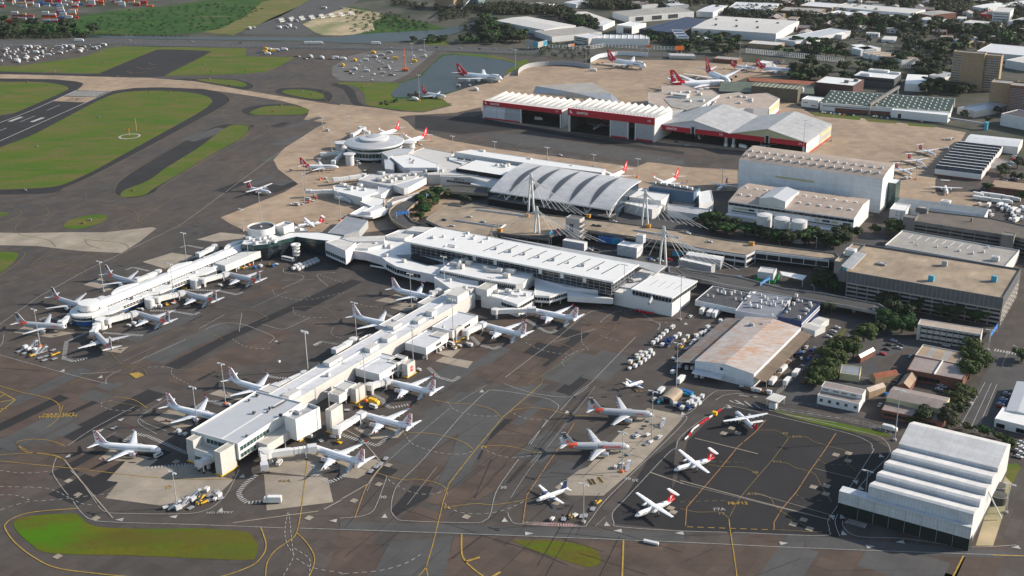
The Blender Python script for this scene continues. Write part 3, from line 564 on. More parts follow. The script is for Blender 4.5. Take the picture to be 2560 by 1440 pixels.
ROO=[(-.02,.98),(.10,.86),(.16,.70),(.30,.62),(.44,.60),(.56,.66),(.62,.60),(.55,.53),(.46,.50),(.62,.36),(.74,.33),(.70,.26),(.56,.30),(.50,.22),(.60,.06),(.96,-.10),(.90,-.14),(.52,-.04),(.40,.10),(.34,.28),(.22,.40),(.10,.52),(.02,.70)]
def aircraft(name,label,T):
 L,r,zc=T['L'],T['r'],T['zc']; rz=r*T.get('ov',1.0)
 root=thing(name,label,'aircraft')
 nose=T.get('nose',1.0)
 st=[(0,.03,-.30),(.012*nose,.34,-.24),(.03*nose,.58,-.16),(.055*nose,.80,-.07),(.085*nose,.94,-.02),(.12*nose,1,0),(.3,1,0),(.5,1,0),(.66,1,0),(.74,.96,.04),(.80,.86,.13),(.87,.68,.27),(.93,.46,.42),(.975,.25,.54),(1,.10,.60)]
 k=20
 def ring(x,rr,dz):
  return [(x,rr*r*math.sin(2*math.pi*i/k),zc+dz*r+rr*rz*math.cos(2*math.pi*i/k)) for i in range(k)]
 fb=MB(); rings=[ring(-f*L,a,d) for f,a,d in st]; fb.loft(rings,0,True)
 if T.get('tailmat'):
  for i,f in enumerate(fb.f):
   cx=sum(fb.v[j][0] for j in f)/len(f); cz=sum(fb.v[j][2] for j in f)/len(f)
   if -L*T.get('tailend',9)<cx< -L*(T['tailx']) - (cz-zc)*T.get('taild',0): fb.m[i]=1
 if T.get('hump'):
  h=T['hump']; hb=[]
  for f,a,d in ((.035,.35,.35),(.06,.62,.62),(.10,.74,.78),(h*.75,.74,.78),(h,.55,.6),(h+.07,.3,.45)):
   hb.append([(-f*L,a*r*math.sin(2*math.pi*i/k),zc+d*r+a*rz*math.cos(2*math.pi*i/k)*.85) for i in range(k)])
  fb.loft(hb,0,True)
 wx=T['wx']; wc=T['wc']; hi=T.get('high')
 fz=zc+rz*.82 if hi else zc-rz*.62
 fb.loft([[(wx+1.5-t*(wc+3.5),math.sin(2*math.pi*i/12)*r*s*(.75 if hi else 1.0),fz+math.cos(2*math.pi*i/12)*rz*.42*s) for i in range(12)] for t,s in ((0,.3),(.15,.85),(.5,1),(.85,.8),(1,.3))],2 if T.get('belly') else 0,True)
 wb=fb; n=int(L) ;
 for s in (-1,1):
  for i in range(n):
   x=-L*.145-i*.62
   if x<-L*.80: break
   y=s*(r*1.004); z=zc+.28*rz*.5+.1
   yy=s*(r*math.sqrt(max(0,1-((z-zc)/rz)**2))+.012)
   q=[(x,yy,z-.2),(x-.34,yy,z-.2),(x-.34,yy,z+.22),(x,yy,z+.22)]
   wb.poly(q if s<0 else q[::-1],3)
 if T.get('hump'):
  for s in (-1,1):
   for i in range(int(T['hump']*L*.7)):
    x=-L*.09-i; q=[(x,s*(r*.76),zc+r*.95),(x-.4,s*(r*.76),zc+r*.95),(x-.4,s*(r*.75),zc+r*1.2),(x,s*(r*.75),zc+r*1.2)]; wb.poly(q if s<0 else q[::-1],3)
 fus=lpart('fuselage',fb,[T['body'],T.get('tailmat','white'),T.get('belly','white'),'navy'],root)
 cb=MB()
 zz=T.get('hump') and .55 or 0
 def sp(f,ang,o=.03):
  for (f0,a0,d0),(f1,a1,d1) in zip(st[:-1],st[1:]):
   if f0<=f<=f1:
    t=(f-f0)/(f1-f0); a=a0+(a1-a0)*t; d=d0+(d1-d0)*t
    return (-f*L-.0,(a*r+o)*math.sin(ang),zc+(d+zz)*r+(a*rz+o)*math.cos(ang))
 f0,f1=.040*nose,.058*nose
 for s in (-1,1):
  for a0,a1 in ((.05,.42),(.46,.80),(.84,1.15)):
   q=[sp(f0+.006*(a0>.5),s*a0),sp(f0+.008*(a1>.5),s*a1),sp(f1+.012*(a1>.5),s*a1),sp(f1+.010*(a0>.5),s*a0)]
   cb.poly(q if s<0 else q[::-1],0)
 lpart('cockpit_window',cb,['glass'],root)
 secs=T['wing']
 for s in (1,-1):
  ws=secs if s>0 else mirror(secs)
  wmb=wing_mb(ws)
  if s<0: wmb.f=[f[::-1] for f in wmb.f]
  wo=lpart('wing',wmb,[T.get('wingm','wing')],root)
  if T.get('wl'):
   x,y,z,c,t=secs[-1]; hgt=T['wl']
   a=[(x-p*c,y,z+q*.03*c) for p,q in ((0,0),(.3,1),(1,0),(.3,-1))]
   b=[(x-.45*hgt-.4-p*c*.95,y+.18*hgt,z+.35*hgt) for p in (0,.3,1,.3)]
   e=[(x-1.0*hgt-.3-p*c*.4,y+.28*hgt,z+hgt) for p in (0,.3,1,.3)]
   b=[(p[0],p[1]-.06*(i==3),p[2]) for i,p in enumerate(b)]; e=[(p[0],p[1]-.06*(i==3),p[2]) for i,p in enumerate(e)]
   if s<0: a,b,e=[[(p[0],-p[1],p[2]) for p in q][::-1] for q in (a,b,e)]
   wm=MB(); wm.loft([a,b],0,False); wm.loft([b,e],1,False)
   lpart('winglet',wm,[T.get('wingm','wing'),T.get('wlm','white')],wo)
  for q in (.3,.5,.7):
   y=secs[0][1]+(secs[-1][1]-secs[0][1])*q
   for (x0,y0,z0,c0,_),(x1,y1,z1,c1,_) in zip(secs[:-1],secs[1:]):
    if y0<=y<=y1:
     t=(y-y0)/(y1-y0);xx=x0+(x1-x0)*t-(c0+(c1-c0)*t);z_=z0+(z1-z0)*t
     fl=MB(); fl.box((xx+.3,s*y,z_-.22),(L*.05,.28,.3),0,0); lpart('flap_fairing',fl,[T.get('wingm','wing')],wo)
  for (ex,ey,ez,er,el) in T['eng']:
   eb=MB()
   if T.get('prop'):
    k2=12
    eb.loft([[(ex-f*el,s*ey+er*a*math.sin(2*math.pi*i/k2),ez+er*a*math.cos(2*math.pi*i/k2)*b) for i in range(k2)] for f,a,b in ((0,.5,1),(.06,.85,1),(.3,1,1.15),(.7,.85,1.2),(1,.25,.6))],0,True)
    eb.loft([[(ex+.9-f*.9,s*ey+.33*a*math.sin(2*math.pi*i/8),ez+.33*a*math.cos(2*math.pi*i/8)) for i in range(8)] for f,a in ((0,.1),(.4,.7),(1,1))],1,True)
    e=lpart('engine',eb,[T.get('nac','white'),'grey'],root)
    pb=MB(); nb=T['prop']
    for j in range(nb):
     t=2*math.pi*j/nb+.4; c_,s_=math.cos(t),math.sin(t); R1=T['pr']
     pts=[(.3,-.14),(.5*R1,-.2),(R1,-.09),(R1,.09),(.5*R1,.2),(.3,.14)]
     for xx in (ex+.38,ex+.44):
      pb.poly([(xx+(q2*.5),s*ey+p2*s_+q2*c_,ez+p2*c_-q2*s_) for p2,q2 in (pts if xx==ex+.44 else pts[::-1])],0)
    lpart('propeller',pb,['dgrey'],e)
   else:
    k2=18; body=[(0,.90,0),(.03,.98,0),(.12,1,1),(.30,1,2),(.45,.98,1),(.7,.85,1),(.88,.68,1)]
    rg=[[(ex-f*el,s*ey+er*a*math.sin(2*math.pi*i/k2),ez+er*a*math.cos(2*math.pi*i/k2)) for i in range(k2)] for f,a,_ in body]
    for j in range(len(rg)-1): eb.loft([rg[j],rg[j+1]],body[j][2],True,False)
    eb.loft([rg[-1],[(ex-el,s*ey+er*.42*math.sin(2*math.pi*i/k2),ez+er*.42*math.cos(2*math.pi*i/k2)) for i in range(k2)]],3,True)
    for q in T.get('band',()):
     eb.loft([[(ex-f*el,s*ey+er*1.02*math.sin(2*math.pi*i/k2),ez+er*1.02*math.cos(2*math.pi*i/k2)) for i in range(k2)] for f in q],4,True,False)
    e=lpart('engine',eb,['lgrey',T.get('nac','white'),T.get('nac','white'),'grey',T.get('bandm','crimson')],root)
    ib=MB(); ib.poly([(ex-.18*el,s*ey+er*.93*math.sin(2*math.pi*i/k2),ez+er*.93*math.cos(2*math.pi*i/k2)) for i in range(k2)]);
    ib.loft([[(ex+(-.01 if j==0 else -.18*el),s*ey+er*.88*math.sin(2*math.pi*i/k2),ez+er*.88*math.cos(2*math.pi*i/k2)) for i in range(k2)][::-1] for j in (0,1)],0,True,False)
    ib.loft([[(ex-.08*el-.1*el*f,s*ey+er*a*math.sin(2*math.pi*i/8),ez+er*a*math.cos(2*math.pi*i/8)) for i in range(8)] for f,a in ((0,.02),(1,.3))],1,True)
    lpart('fan',ib,['black','grey'],e)
    py=MB(); py.prism([(ex-.25*el,s*ey-.18),(ex-.25*el,s*ey+.18),(ex-1.15*el,s*ey+.15),(ex-1.15*el,s*ey-.15)],ez+er*.6,ez+er*1.35,0); lpart('pylon',py,['wing'],e)
 fx,fz,fh,c0,c1,sw=T['fin']   # root LE x, root z, height, root chord, tip chord, sweep offset
 fp=[(fx+T.get('dors',2.5),fz-.1),(fx,fz+fh*.13),(fx-sw,fz+fh),(fx-sw-c1,fz+fh),(fx-c0-.1,fz+.2),(fx-c0+.3,fz-.6),(fx+.5,fz-.7)]
 fm=MB(); strip(fm,fp,.32*max(1,r/2),0)
 fin=lpart('tail_fin',fm,[T['finm']],root)
 if T.get('rudder'):
  rm=MB(); strip(rm,[(fx-sw-c1*.68,fz+fh-.2),(fx-sw-c1,fz+fh-.2),(fx-c0,fz+.25),(fx-c0*.72,fz+.25)],.34*max(1,r/2),0); lpart('rudder',rm,[T['rudder']],fin)
 em=MB(); lg=T['logo']; hw=.17*max(1,r/2)+.03
 sweep=Vector((-sw-c1*.45+c0*.52,0,fh)).normalized()      # mid-fin line, pointing aft and up
 mid=Vector((fx-c0*.5-.5*(sw+c1*.45-c0*.52),0,fz+fh*.5))
 for s in (-1,1):
  ux=-sweep if s<0 else sweep       # starboard reads down and forward, port reads up and aft
  nrm=Vector((0,s,0)); uy=nrm.cross(ux)
  o=mid+nrm*hw
  if lg=='script':
   text_into(em,'Virgin',fh*.50,o+ux*(-fh*.0),ux+uy*.12,uy-ux*.12,0,extr=.01,shear=.25,bold=.05)
  elif lg=='jet':
   text_into(em,'Jet',fh*.52,o-ux*fh*.17,ux,uy,0,extr=.01,bold=.10)
   c=o+ux*fh*.42;
   pts=star((0,0),fh*.22)
   em.poly([c+ux*a+uy*b for a,b in pts],1)
  elif lg=='roo':
   S=fh*.92; base=Vector((fx-c0*.30-.45*sw,0,fz+fh*.10))+nrm*hw
   pts=[]
   for a,b in ROO:
    p=base+Vector((-(.42*(1-0)*0),0,0)); xloc=a*c0*.62; zl=b*S
    pts.append(Vector((fx-c0*.10-(sw+.15*c1)*(b)-xloc*.95,0,fz+fh*.06+zl*.90))+nrm*hw)
   tv=[Vector((q.x,q.z,0)) for q in pts]
   from mathutils.geometry import tessellate_polygon
   tr=tessellate_polygon([tv]); fs=[]
   for t in tr:
    a,b,c=[pts[i] for i in t]; fs.append(tuple(t) if (b-a).cross(c-a).dot(nrm)>0 else tuple(t)[::-1])
   em.add([tuple(q) for q in pts],fs,2)
 lpart('emblem',em,['crimson' if lg=='script' else 'black','coral','white'],fin)
 for s in (1,-1):
  ts=T['stab'] if s>0 else mirror(T['stab'])
  tm=wing_mb(ts)
  if s<0: tm.f=[f[::-1] for f in tm.f]
  lpart('tailplane',tm,[T.get('stabm',T.get('wingm','wing'))],root)
 if T.get('title'):
  tt=MB(); txt,size,xt,zt,mi=T['title']
  for s in (-1,1):
   z=zc+zt; y=s*(r*math.sqrt(max(.05,1-(zt/rz)**2))+.04); tiltv=Vector((0,-s*zt/rz,1)).normalized() if zt>0 else Vector((0,0,1))
   text_into(tt,txt,size,(xt,y,z),(1,0,0) if s<0 else (-1,0,0),tiltv,0,extr=.01,bold=.03)
   if T.get('title2'):
    t2,x2=T['title2']; text_into(tt,t2,size,(x2 if s<0 else xt+(xt-x2)*1.0,y,z),(1,0,0) if s<0 else (-1,0,0),tiltv,1,extr=.01,bold=.03)
  lpart('lettering',tt,[mi,'coral'],root)
 for gx,gy,gr,nw in T['gear']:
  for s in ((-1,1) if gy else (0,)):
   g=MB()
   for q in range(nw):
    xx=gx-(q//1)*gr*2.4
    for o in (-.35,.35):
     g.tube((xx,s*gy+o-.16,gr),(xx,s*gy+o+.16,gr),gr,None,12,0)
   g.tube((gx-(nw-1)*gr*1.2,s*gy,gr),(gx-(nw-1)*gr*1.2,s*gy,zc-r*.5 if not hi else zc),.14,None,6,1)
   lpart('landing_gear',g,['black','lgrey'],root)
 return root
B=dict(L=38.0,r=1.9,zc=3.35,ov=1.05,body='craft',wx=-13.2,wc=7.2,wing=[(-13.0,1.2,2.5,7.6,.12),(-16.4,6.2,2.95,4.9,.11),(-21.6,16.6,3.95,1.6,.10)],wl=2.5,wlm='crimson',
 eng=[(-11.9,4.85,1.75,1.08,4.2)],band=((.0,.045),(.36,.43)),fin=(-30.6,5.1,7.2,6.3,2.0,4.9),dors=4.2,finm='craft',logo='script',rudder=None,
 stab=[(-34.0,.5,4.7,3.6,.1),(-37.6,7.1,5.4,1.3,.1)],gear=[(-4.5,0,.38,1),(-19.9,2.86,.56,1)],title=('virgin australia',1.25,-8.6,.95,'lgrey'))
A=dict(B,L=37.3,r=1.98,zc=3.6,ov=1.04,body='silver',wx=-12,wing=[(-11.7,1.2,2.7,7.2,.12),(-15.3,6.3,3.15,4.7,.11),(-20.4,16.9,4.3,1.6,.10)],wl=.9,wlm='wingS',wingm='wingS',eng=[(-11.4,5.75,1.75,1.16,4.4)],band=(),nac='silver',
 fin=(-29.8,5.5,6.3,5.9,2.2,4.3),finm='silver',logo='jet',stab=[(-32.8,.5,4.8,3.7,.1),(-35.9,6.2,5.4,1.4,.1)],gear=[(-5.1,0,.38,1),(-17.7,3.8,.58,1)],belly='coral',tailmat='coral',tailend=.87,tailx=.80,taild=-1.5,title=('Jetstar',1.5,-7.0,.75,'coral'))
AJ=dict(A,title=('Jet',3.0,-15.2,.75,'dgrey'),title2=('star.com',-9.9))
Q=dict(B,fin=(-30.6,5.1,7.2,6.3,2.0,4.9),finm='red',logo='roo',tailmat='red',tailx=.80,taild=-1.6,wlm='red',band=(),title=('QANTAS',1.7,-10.5,.8,'dgrey'))
J=dict(L=68.6,r=3.25,zc=5.4,ov=1.05,body='craft',hump=.27,wx=-21,wc=14,wing=[(-20.5,2,3.8,14.5,.12),(-30.5,12.5,5.0,8.6,.1),(-45.0,31.6,7.2,3.6,.09)],wl=1.9,wlm='red',eng=[(-25,11.7,2.4,1.45,5.6),(-34.5,20.8,3.2,1.45,5.6)],
 fin=(-54.5,8.4,10.6,11.5,4.0,9.6),dors=5,finm='red',logo='roo',tailmat='red',tailx=.80,taild=-1.8,stab=[(-58.5,1,8.0,8.6,.1),(-67.5,11,9.3,2.5,.1)],gear=[(-8,0,.62,1),(-31,2,.62,2),(-35,5.5,.62,2)],title=('QANTAS',3.0,-14,.3,'dgrey'))
K=dict(J,L=70.4,r=3.75,zc=6.2,ov=1.12,hump=None,wing=[(-20,2.5,4.5,17.5,.13),(-31.5,14.5,6.2,11,.11),(-48.5,39.6,9.6,4.0,.09)],wl=.9,eng=[(-25.5,14.9,3.0,1.85,6.8),(-35,25.7,4.2,1.85,6.8)],
 fin=(-55.5,10,14.1,13.5,5.3,10.2),stab=[(-57.5,1,9.4,11,.1),(-68.5,15.2,11.6,3.6,.1)],gear=[(-6,0,.7,1),(-33,3.5,.7,2),(-36,6.5,.7,2)],title=('QANTAS',4.0,-13,1.4,'dgrey'))
TT=dict(J,L=52,r=2.8,zc=4.9,hump=None,wing=[(-18,1.5,3.4,11,.12),(-25,9.5,4.3,6.6,.1),(-35.2,27.5,6.2,2.4,.09)],wl=1.5,eng=[(-19.5,9.3,2.5,1.5,6.2)],fin=(-42,7.2,8.8,8.6,3.2,6.8),stab=[(-44,.8,6.0,6,.1),(-50,9.7,7.2,2,.1)],gear=[(-7,0,.5,1),(-26,5,.6,2)],title=('QANTAS',2.4,-11,.9,'dgrey'))
D=dict(L=25.2,r=1.35,zc=2.25,body='craft',nose=1.35,high=True,wx=-10.2,wc=3.2,wing=[(-10.2,.3,3.85,3.1,.14),(-10.4,4.2,3.9,3.0,.14),(-11.2,13.6,4.25,1.6,.12)],eng=[(-8.1,3.95,3.35,.62,5.4)],prop=4,pr=1.95,
 fin=(-20.0,3.0,4.2,4.6,2.6,1.9),dors=4,finm='red',logo='roo',tailmat='red',tailx=.86,taild=-1.2,stab=[(-22.4,.1,7.15,2.6,.1),(-23.0,3.95,7.2,1.7,.1)],stabm='white',gear=[(-2.3,0,.3,1),(-11.6,3.95,.42,1)])
S=dict(D,L=19.2,r=1.16,zc=1.95,high=False,wx=-7.0,wing=[(-7.0,.4,1.5,2.9,.14),(-7.4,3.4,1.75,2.5,.13),(-8.2,10.6,2.5,1.2,.12)],eng=[(-5.2,3.36,2.05,.58,4.6)],nac='navy',fin=(-14.6,2.6,4.3,3.4,1.7,2.1),dors=2,finm='navy',logo='none',tailmat=None,
 stab=[(-16.6,.3,2.75,2.1,.1),(-17.4,4.5,3.6,1.0,.1)],stabm='white',gear=[(-1.9,0,.25,1),(-9.2,3.3,.38,1)])
Ej=dict(S,L=13.6,r=.98,zc=1.6,wing=[(-5.2,.4,1.3,2.2,.14),(-5.5,2.6,1.4,1.9,.13),(-6.2,7.8,2.0,1.0,.12)],wx=-5.2,eng=[(-3.9,2.6,1.55,.42,3.3)],nac='blue',wingm='wing',fin=(-10.6,2.1,3.1,2.7,1.2,1.6),dors=2,finm='craft',belly='blue',
 stab=[(-11.6,.2,2.9,1.7,.1),(-12.2,3.3,3.0,.9,.1)],gear=[(-2,0,.25,1),(-6.2,2.5,.32,1)],pr=1.3)
if 1:
 pB=aircraft('airliner','',B); pA=aircraft('airliner','',A); pAJ=aircraft('airliner','',AJ); pQ=aircraft('airliner','',Q); pJ=aircraft('jumbo_jet','',J); pK=aircraft('double_deck_airliner','',K); pT=aircraft('widebody_airliner','',TT)
 pD=aircraft('turboprop','',D); pS=aircraft('turboprop','',S); pE=aircraft('turboprop','',Ej)
 PROTOS+= [pB,pA,pAJ,pQ,pJ,pK,pT,pD,pS,pE]
GB='white airliners with crimson script on the fin';GA='silver airliners with black lettering on the fin';GQ='white airliners with red fins';GD='red-tailed turboprops'
AC=[(pB,-188.5,573.1,-9,'white airliner with crimson script fin, alone in front of the south pier end',GB),
(pB,-163.8,608,-24.3,'white airliner with crimson script fin, second from the pier end, west side',GB),
(pB,-137.2,637.9,-30.8,'white airliner with crimson script fin, third from the pier end, west side',GB),
(pB,-74.4,734.5,-29.4,'white airliner with crimson script fin, fourth from the pier end, west side',GB),
(pB,-53,783.5,-31.1,'white airliner with crimson script fin, nearest the curved terminal wall',GB),
(pB,-108.9,573.4,147.2,'white airliner nosed into the telescopic bridge at the pier end, parked on pale concrete',GB),
(pB,-87.9,611.3,149.5,'white airliner with crimson script fin, second from the pier end, east side',GB),
(pB,-77.5,653.6,149.5,'white airliner with crimson script fin, third from the pier end, east side',GB),
(pB,-21.7,737.3,144.1,'white airliner with crimson script fin, fourth from the pier end, east side',GB),
(pB,11.4,760.8,148.7,'white airliner at the bridge with the red square, nearest the glass main hall',GB),
(pA,-296.4,742.4,-11.7,'silver airliner nose to the round pier end, farthest left of all',GA),
(pA,-293.9,776.5,-33.9,'silver airliner behind the white drum of the curved-roof pier',GA),
(pA,-269.6,820.4,-34.2,'silver airliner on the far side of the curved-roof pier beside a white mast',GA),
(pA,-274.4,733,124.9,'silver airliner seen from its tail, in front of the round pier end',GA),
(pA,-257.6,765.9,145.5,'silver airliner with orange-starred fin, first on the near side of the curved-roof pier',GA),
(pA,-234.8,802.7,146.4,'silver orange-starred airliner, middle of three on the near side of the curved-roof pier',GA),
(pA,-211.8,839.7,146.9,'silver orange-starred airliner nearest the dark glass block',GA),
(pAJ,61,568.1,-2.3,'silver airliner with large dark and orange title along its fuselage',GA),
(pA,77.7,603.9,-9.8,'silver airliner on the remote stand beside the small arched shed',GA),
(pQ,-164.6,1128.8,-4.5,'white airliner with red kangaroo fin, nose towards the round terminal',GQ),
(pQ,-140,1246.8,-127,'red-finned airliner behind the round terminal, the more distant of two',GQ),
(pQ,-110.4,1216,-130,'red-finned airliner right of the round terminal, nosed up to it',GQ),
(pQ,87.2,1072,-127,'red-finned airliner behind the arched terminal roof, left of two',GQ),
(pQ,130.8,1046,-129.3,'red-finned airliner behind the arched terminal roof, right of two',GQ),
(pQ,-75.5,1433.5,-37,'small red-finned airliner beside the retention pond',GQ),
(pJ,-7.9,1523.9,-29.5,'white four-engined jumbo jet parked along the retention pond','jumbo jets'),
(pJ,180.7,1591.2,-45.4,'white four-engined jumbo jet in front of the curved blast fence','jumbo jets'),
(pK,266.3,1474.4,5,'double-deck airliner side-on behind the beige hangar roof','double-deck airliners'),
(pK,271.1,1479,-74,'double-deck airliner facing the camera beyond the beige hangar roof','double-deck airliners'),
(pQ,322.7,1571.4,-35.2,'red-finned airliner parked farthest back on the hangar apron',GQ),
(pT,366.6,1547.1,-28,'widebody airliner with red fin parked beside the dark trees','widebody airliners'),
(pD,-177.7,951.6,-154.1,'turboprop with red fin on tan concrete behind the white rooftop drum',GD),
(pD,184,1036.7,-120.5,'turboprop with red fin between the arched roof and the tall pink-roofed hangar',GD),
(pD,124.2,609.2,108,'turboprop seen from its tail beside the red and white barrier',GD),
(pD,81.4,544.9,-154.4,'turboprop with bright red fin in the middle of the dark apron',GD),
(pD,57.1,501.9,-146.7,'turboprop with bright red fin, the nearest on the dark apron',GD),
(pD,412.9,1142.1,-69.9,'red-finned turboprop, farthest of three in a row by the sawtooth shed',GD),
(pD,391.2,1108.4,-70.3,'red-finned turboprop, middle of three in a row by the sawtooth shed',GD),
(pD,368.8,1076.2,-71.5,'red-finned turboprop, nearest of three in a row by the sawtooth shed',GD),
(pD,381.5,1016,-103.7,'turboprop facing the camera on the tan apron behind the tall hangar',GD),
(pS,10.3,517.9,-147.5,'white turboprop with navy engines and fin beside the hatched kerb','small turboprops'),
(pE,77,650.8,34.2,'tiny white and blue propeller aircraft alone left of the tall mast','small turboprops')]
for p_,x,y,h,lab,g in AC: copy_tree(p_,(x,y,0.2),R(h),lab,g)
copy_tree(pD,(-215.4,1048.6,.2),R(-34.4),'longer turboprop with red fin taxiing on the grey taxiway',GD,scale=1.2)
copy_tree(pD,P("17:1495,625",.2)[0],R(-120),'turboprop inside the open hangar with grey doors',GD)
copy_tree(pD,P("16:1440,1340",.2)[0],R(-82),'turboprop inside the right-hand gabled hangar',GD)
copy_tree(pD,P("16:560,1190",.2)[0],R(-95),'turboprop inside the left-hand gabled hangar',GD)
stn=MB(); r6=random.Random(4)
for p_,x,y,h,lab,g in AC:
 for k in range(7):
  a=R(h); d=-r6.uniform(4,34); e_=r6.uniform(-12,12); cx,cy=x+d*math.cos(a)-e_*math.sin(a),y+d*math.sin(a)+e_*math.cos(a); s1,s2=r6.uniform(.5,2.2),r6.uniform(.3,1.1)
  stn.add([(cx+s1*math.cos(t*.785+a)*r6.uniform(.7,1.2),cy+s2*math.sin(t*.785+a)*r6.uniform(.7,1.2),.178) for t in range(8)],[tuple(range(8))])
for k in range(22):
 c=P("1:%d,%d"%(r6.randint(100,560),r6.randint(690,960)))[0]
 if 0: pass
struct('oil_stains',stn,['seal'])
A_=Vector((math.cos(AX),math.sin(AX),0)); B_=Vector((math.cos(BX),math.sin(BX),0))
def R3(s,z):
 """front-left, front-right, back-right survey points -> true rectangle"""
 a,b,c=P(s,z); u=(b-a).normalized(); n=Vector((-u.y,u.x,0)); d=(c-b).dot(n)
 return [a,b,b+n*d,a+n*d]
def inset(pts,d):
 c=sum((Vector(p) for p in pts),Vector())/len(pts); n=len(pts); out=[]
 for i in range(n):
  p0,p,p1=pts[i-1],pts[i],pts[(i+1)%n]
  e0=(p-p0).normalized();e1=(p1-p).normalized(); n0=Vector((-e0.y,e0.x,0));n1=Vector((-e1.y,e1.x,0))
  s=n0+n1; k=max(.3,s.length_squared/2); out.append(p+s/k*d)
 return out
def ccw(pts):
 n=len(pts)
 return pts if sum(pts[i][0]*pts[(i+1)%n][1]-pts[(i+1)%n][0]*pts[i][1] for i in range(n))>0 else pts[::-1]
def roofm(kind,ang):
 T={'white':(.62,.61,.58),'cream':(.50,.48,.43),'grey':(.34,.34,.34),'dgrey':(.10,.10,.105),'silver':(.40,.41,.425),'pink':(.45,.365,.30),'tan':(.34,.27,.20),'bluegrey':(.27,.295,.33),'brownish':(.30,.25,.23),'palegreen':(.30,.33,.25),'old':(.36,.34,.31),'lgrey':(.33,.32,.30)}
 return roof_mat('roof_'+kind,T[kind],ang,{'dgrey':9,'white':6,'silver':5}.get(kind,4),var=.13,line=.78,damt=.5)
def tessroof(mb,pts,mi):
 from mathutils.geometry import tessellate_polygon
 vs=[Vector((p[0],p[1],0)) for p in pts]; tr=tessellate_polygon([vs]); fs=[]
 for t in tr:
  a,b,c=[vs[i] for i in t]; fs.append(tuple(t) if (b-a).cross(c-a).z>0 else tuple(t)[::-1])
 mb.add(pts,fs,mi)
def shell(mb,pts,z0,z1,wall=0,roof=1,par=.0,pt=.35):
 pts=ccw([Vector((p[0],p[1],0)) for p in pts]); n=len(pts)
 for i in range(n):
  a,b=pts[i],pts[(i+1)%n]; mb.poly([(a.x,a.y,z0),(b.x,b.y,z0),(b.x,b.y,z1+par),(a.x,a.y,z1+par)],wall)
 tessroof(mb,[(p.x,p.y,z1) for p in pts],roof)
 if z0>1: tessroof(mb,[(p.x,p.y,z0) for p in pts],wall)
 if par:
  ins=inset(pts,pt)
  for i in range(n):
   a,b,c,d=pts[i],pts[(i+1)%n],ins[(i+1)%n],ins[i]; z=z1+par
   mb.poly([(a.x,a.y,z),(b.x,b.y,z),(c.x,c.y,z),(d.x,d.y,z)],wall)
   mb.poly([(d.x,d.y,z),(c.x,c.y,z),(c.x,c.y,z1),(d.x,d.y,z1)],wall)
def bld(name,label,cat,pts,group=None):
 c=sum((Vector((p[0],p[1],0)) for p in pts),Vector())/len(pts)
 return thing(name,label,cat,(c.x,c.y,0),0,group)
def block(root,part,pts,z0,z1,wall='white',roof='white',par=.5,ang=None,label=None):
 mb=MB(); shell(mb,pts,z0,z1,0,1,par)
 if ang is None:
  e=Vector(pts[1])-Vector(pts[0]); ang=math.atan2(e.y,e.x)
 rm=roofm(roof,ang) if isinstance(roof,str) and roof not in M else roof
 return wpart(part,mb,[wall,rm],root,label)
def strip_win(root,a,b,z0,z1,glass='glass',bay=3.,rows=1,frame='white',out=.08,part='window',fw=.14):
 """glazed band on the wall a->b (outside is to the right of a->b)"""
 a=Vector((a[0],a[1],0));b=Vector((b[0],b[1],0)); u=(b-a);L=u.length;u/=L;n=Vector((u.y,-u.x,0)); mb=MB()
 p,q=a+n*out,b+n*out
 mb.poly([(p.x,p.y,z0),(q.x,q.y,z0),(q.x,q.y,z1),(p.x,p.y,z1)],0)
 k=max(1,int(round(L/bay))); ang=math.atan2(u.y,u.x)
 for i in range(k+1):
  c=a+u*(L*i/k)+n*(out+.05); mb.box((c.x,c.y,(z0+z1)/2),(fw,.1,z1-z0),ang,1)
 for j in range(rows+1):
  c=(a+b)/2+n*(out+.055); mb.box((c.x,c.y,z0+(z1-z0)*j/rows),(L,.1,fw),ang,1)
 return wpart(part,mb,[glass,frame],root)
def flat(root,part,pts,m,dz=.03,label=None):
 mb=MB(); tessroof(mb,[(p[0],p[1],p[2]+dz) for p in pts],0); return wpart(part,mb,[m],root,label)
def near(s,z,wa,wb):
 """rectangle whose near corner is the survey point; wa to the left (-A), wb away (+B)"""
 p=P(s,z)[0]; return [p-A_*wa,p,p+B_*wb,p-A_*wa+B_*wb]
def units(root,s,z,sz=(3,2,1.6),m='offw',part='roof_unit',jit=.3):
 for i,p in enumerate(P(s,z)):
  mb=MB(); k=1+rnd.uniform(-jit,jit); w_,d_,h_=sz[0]*k,sz[1]*k,sz[2]*k
  mb.box((p.x,p.y,z+h_/2+.15),(w_,d_,h_),AX,0); mb.box((p.x,p.y,z+h_+.2),(w_*.55,d_*.55,.25),AX,1); mb.box((p.x,p.y,z+.1),(w_*1.05,d_*1.05,.2),AX,1)
  wpart(part,mb,[m,'grey'],root)
def duct(root,s,z,r=.6,m='cream'):
 ps=P(s,z+r+.2); mb=MB()
 for a,b in zip(ps[:-1],ps[1:]): mb.tube(a,b,r,None,8)
 wpart('roof_duct',mb,[m],root)
def legs(root,pts,z1,r=.35,part='leg'):
 for p in pts:
  mb=MB(); mb.tube((p[0],p[1],0),(p[0],p[1],z1),r,None,8); wpart(part,mb,['white'],root)
pts=R3("7:1420,345 1770,445 2345,163",14)
pier=bld('pier_terminal','long white terminal pier with flat grey-white roofs reaching from the main hall to the foreground','terminal pier',pts)
E0=pts; block(pier,'pier_head',pts,4.6,13.4,'white','silver',.7)
core=inset(ccw(pts),5); block(pier,'ground_storey',core,0,4.6,'grey','grey',0)
a,b,c,d=pts
strip_win(pier,a.lerp(b,.33),a.lerp(b,.72),9.3,12,'gglass',2.6)
strip_win(pier,b.lerp(c,.02),b.lerp(c,.46),9.0,11.6,'gglass',2.6)
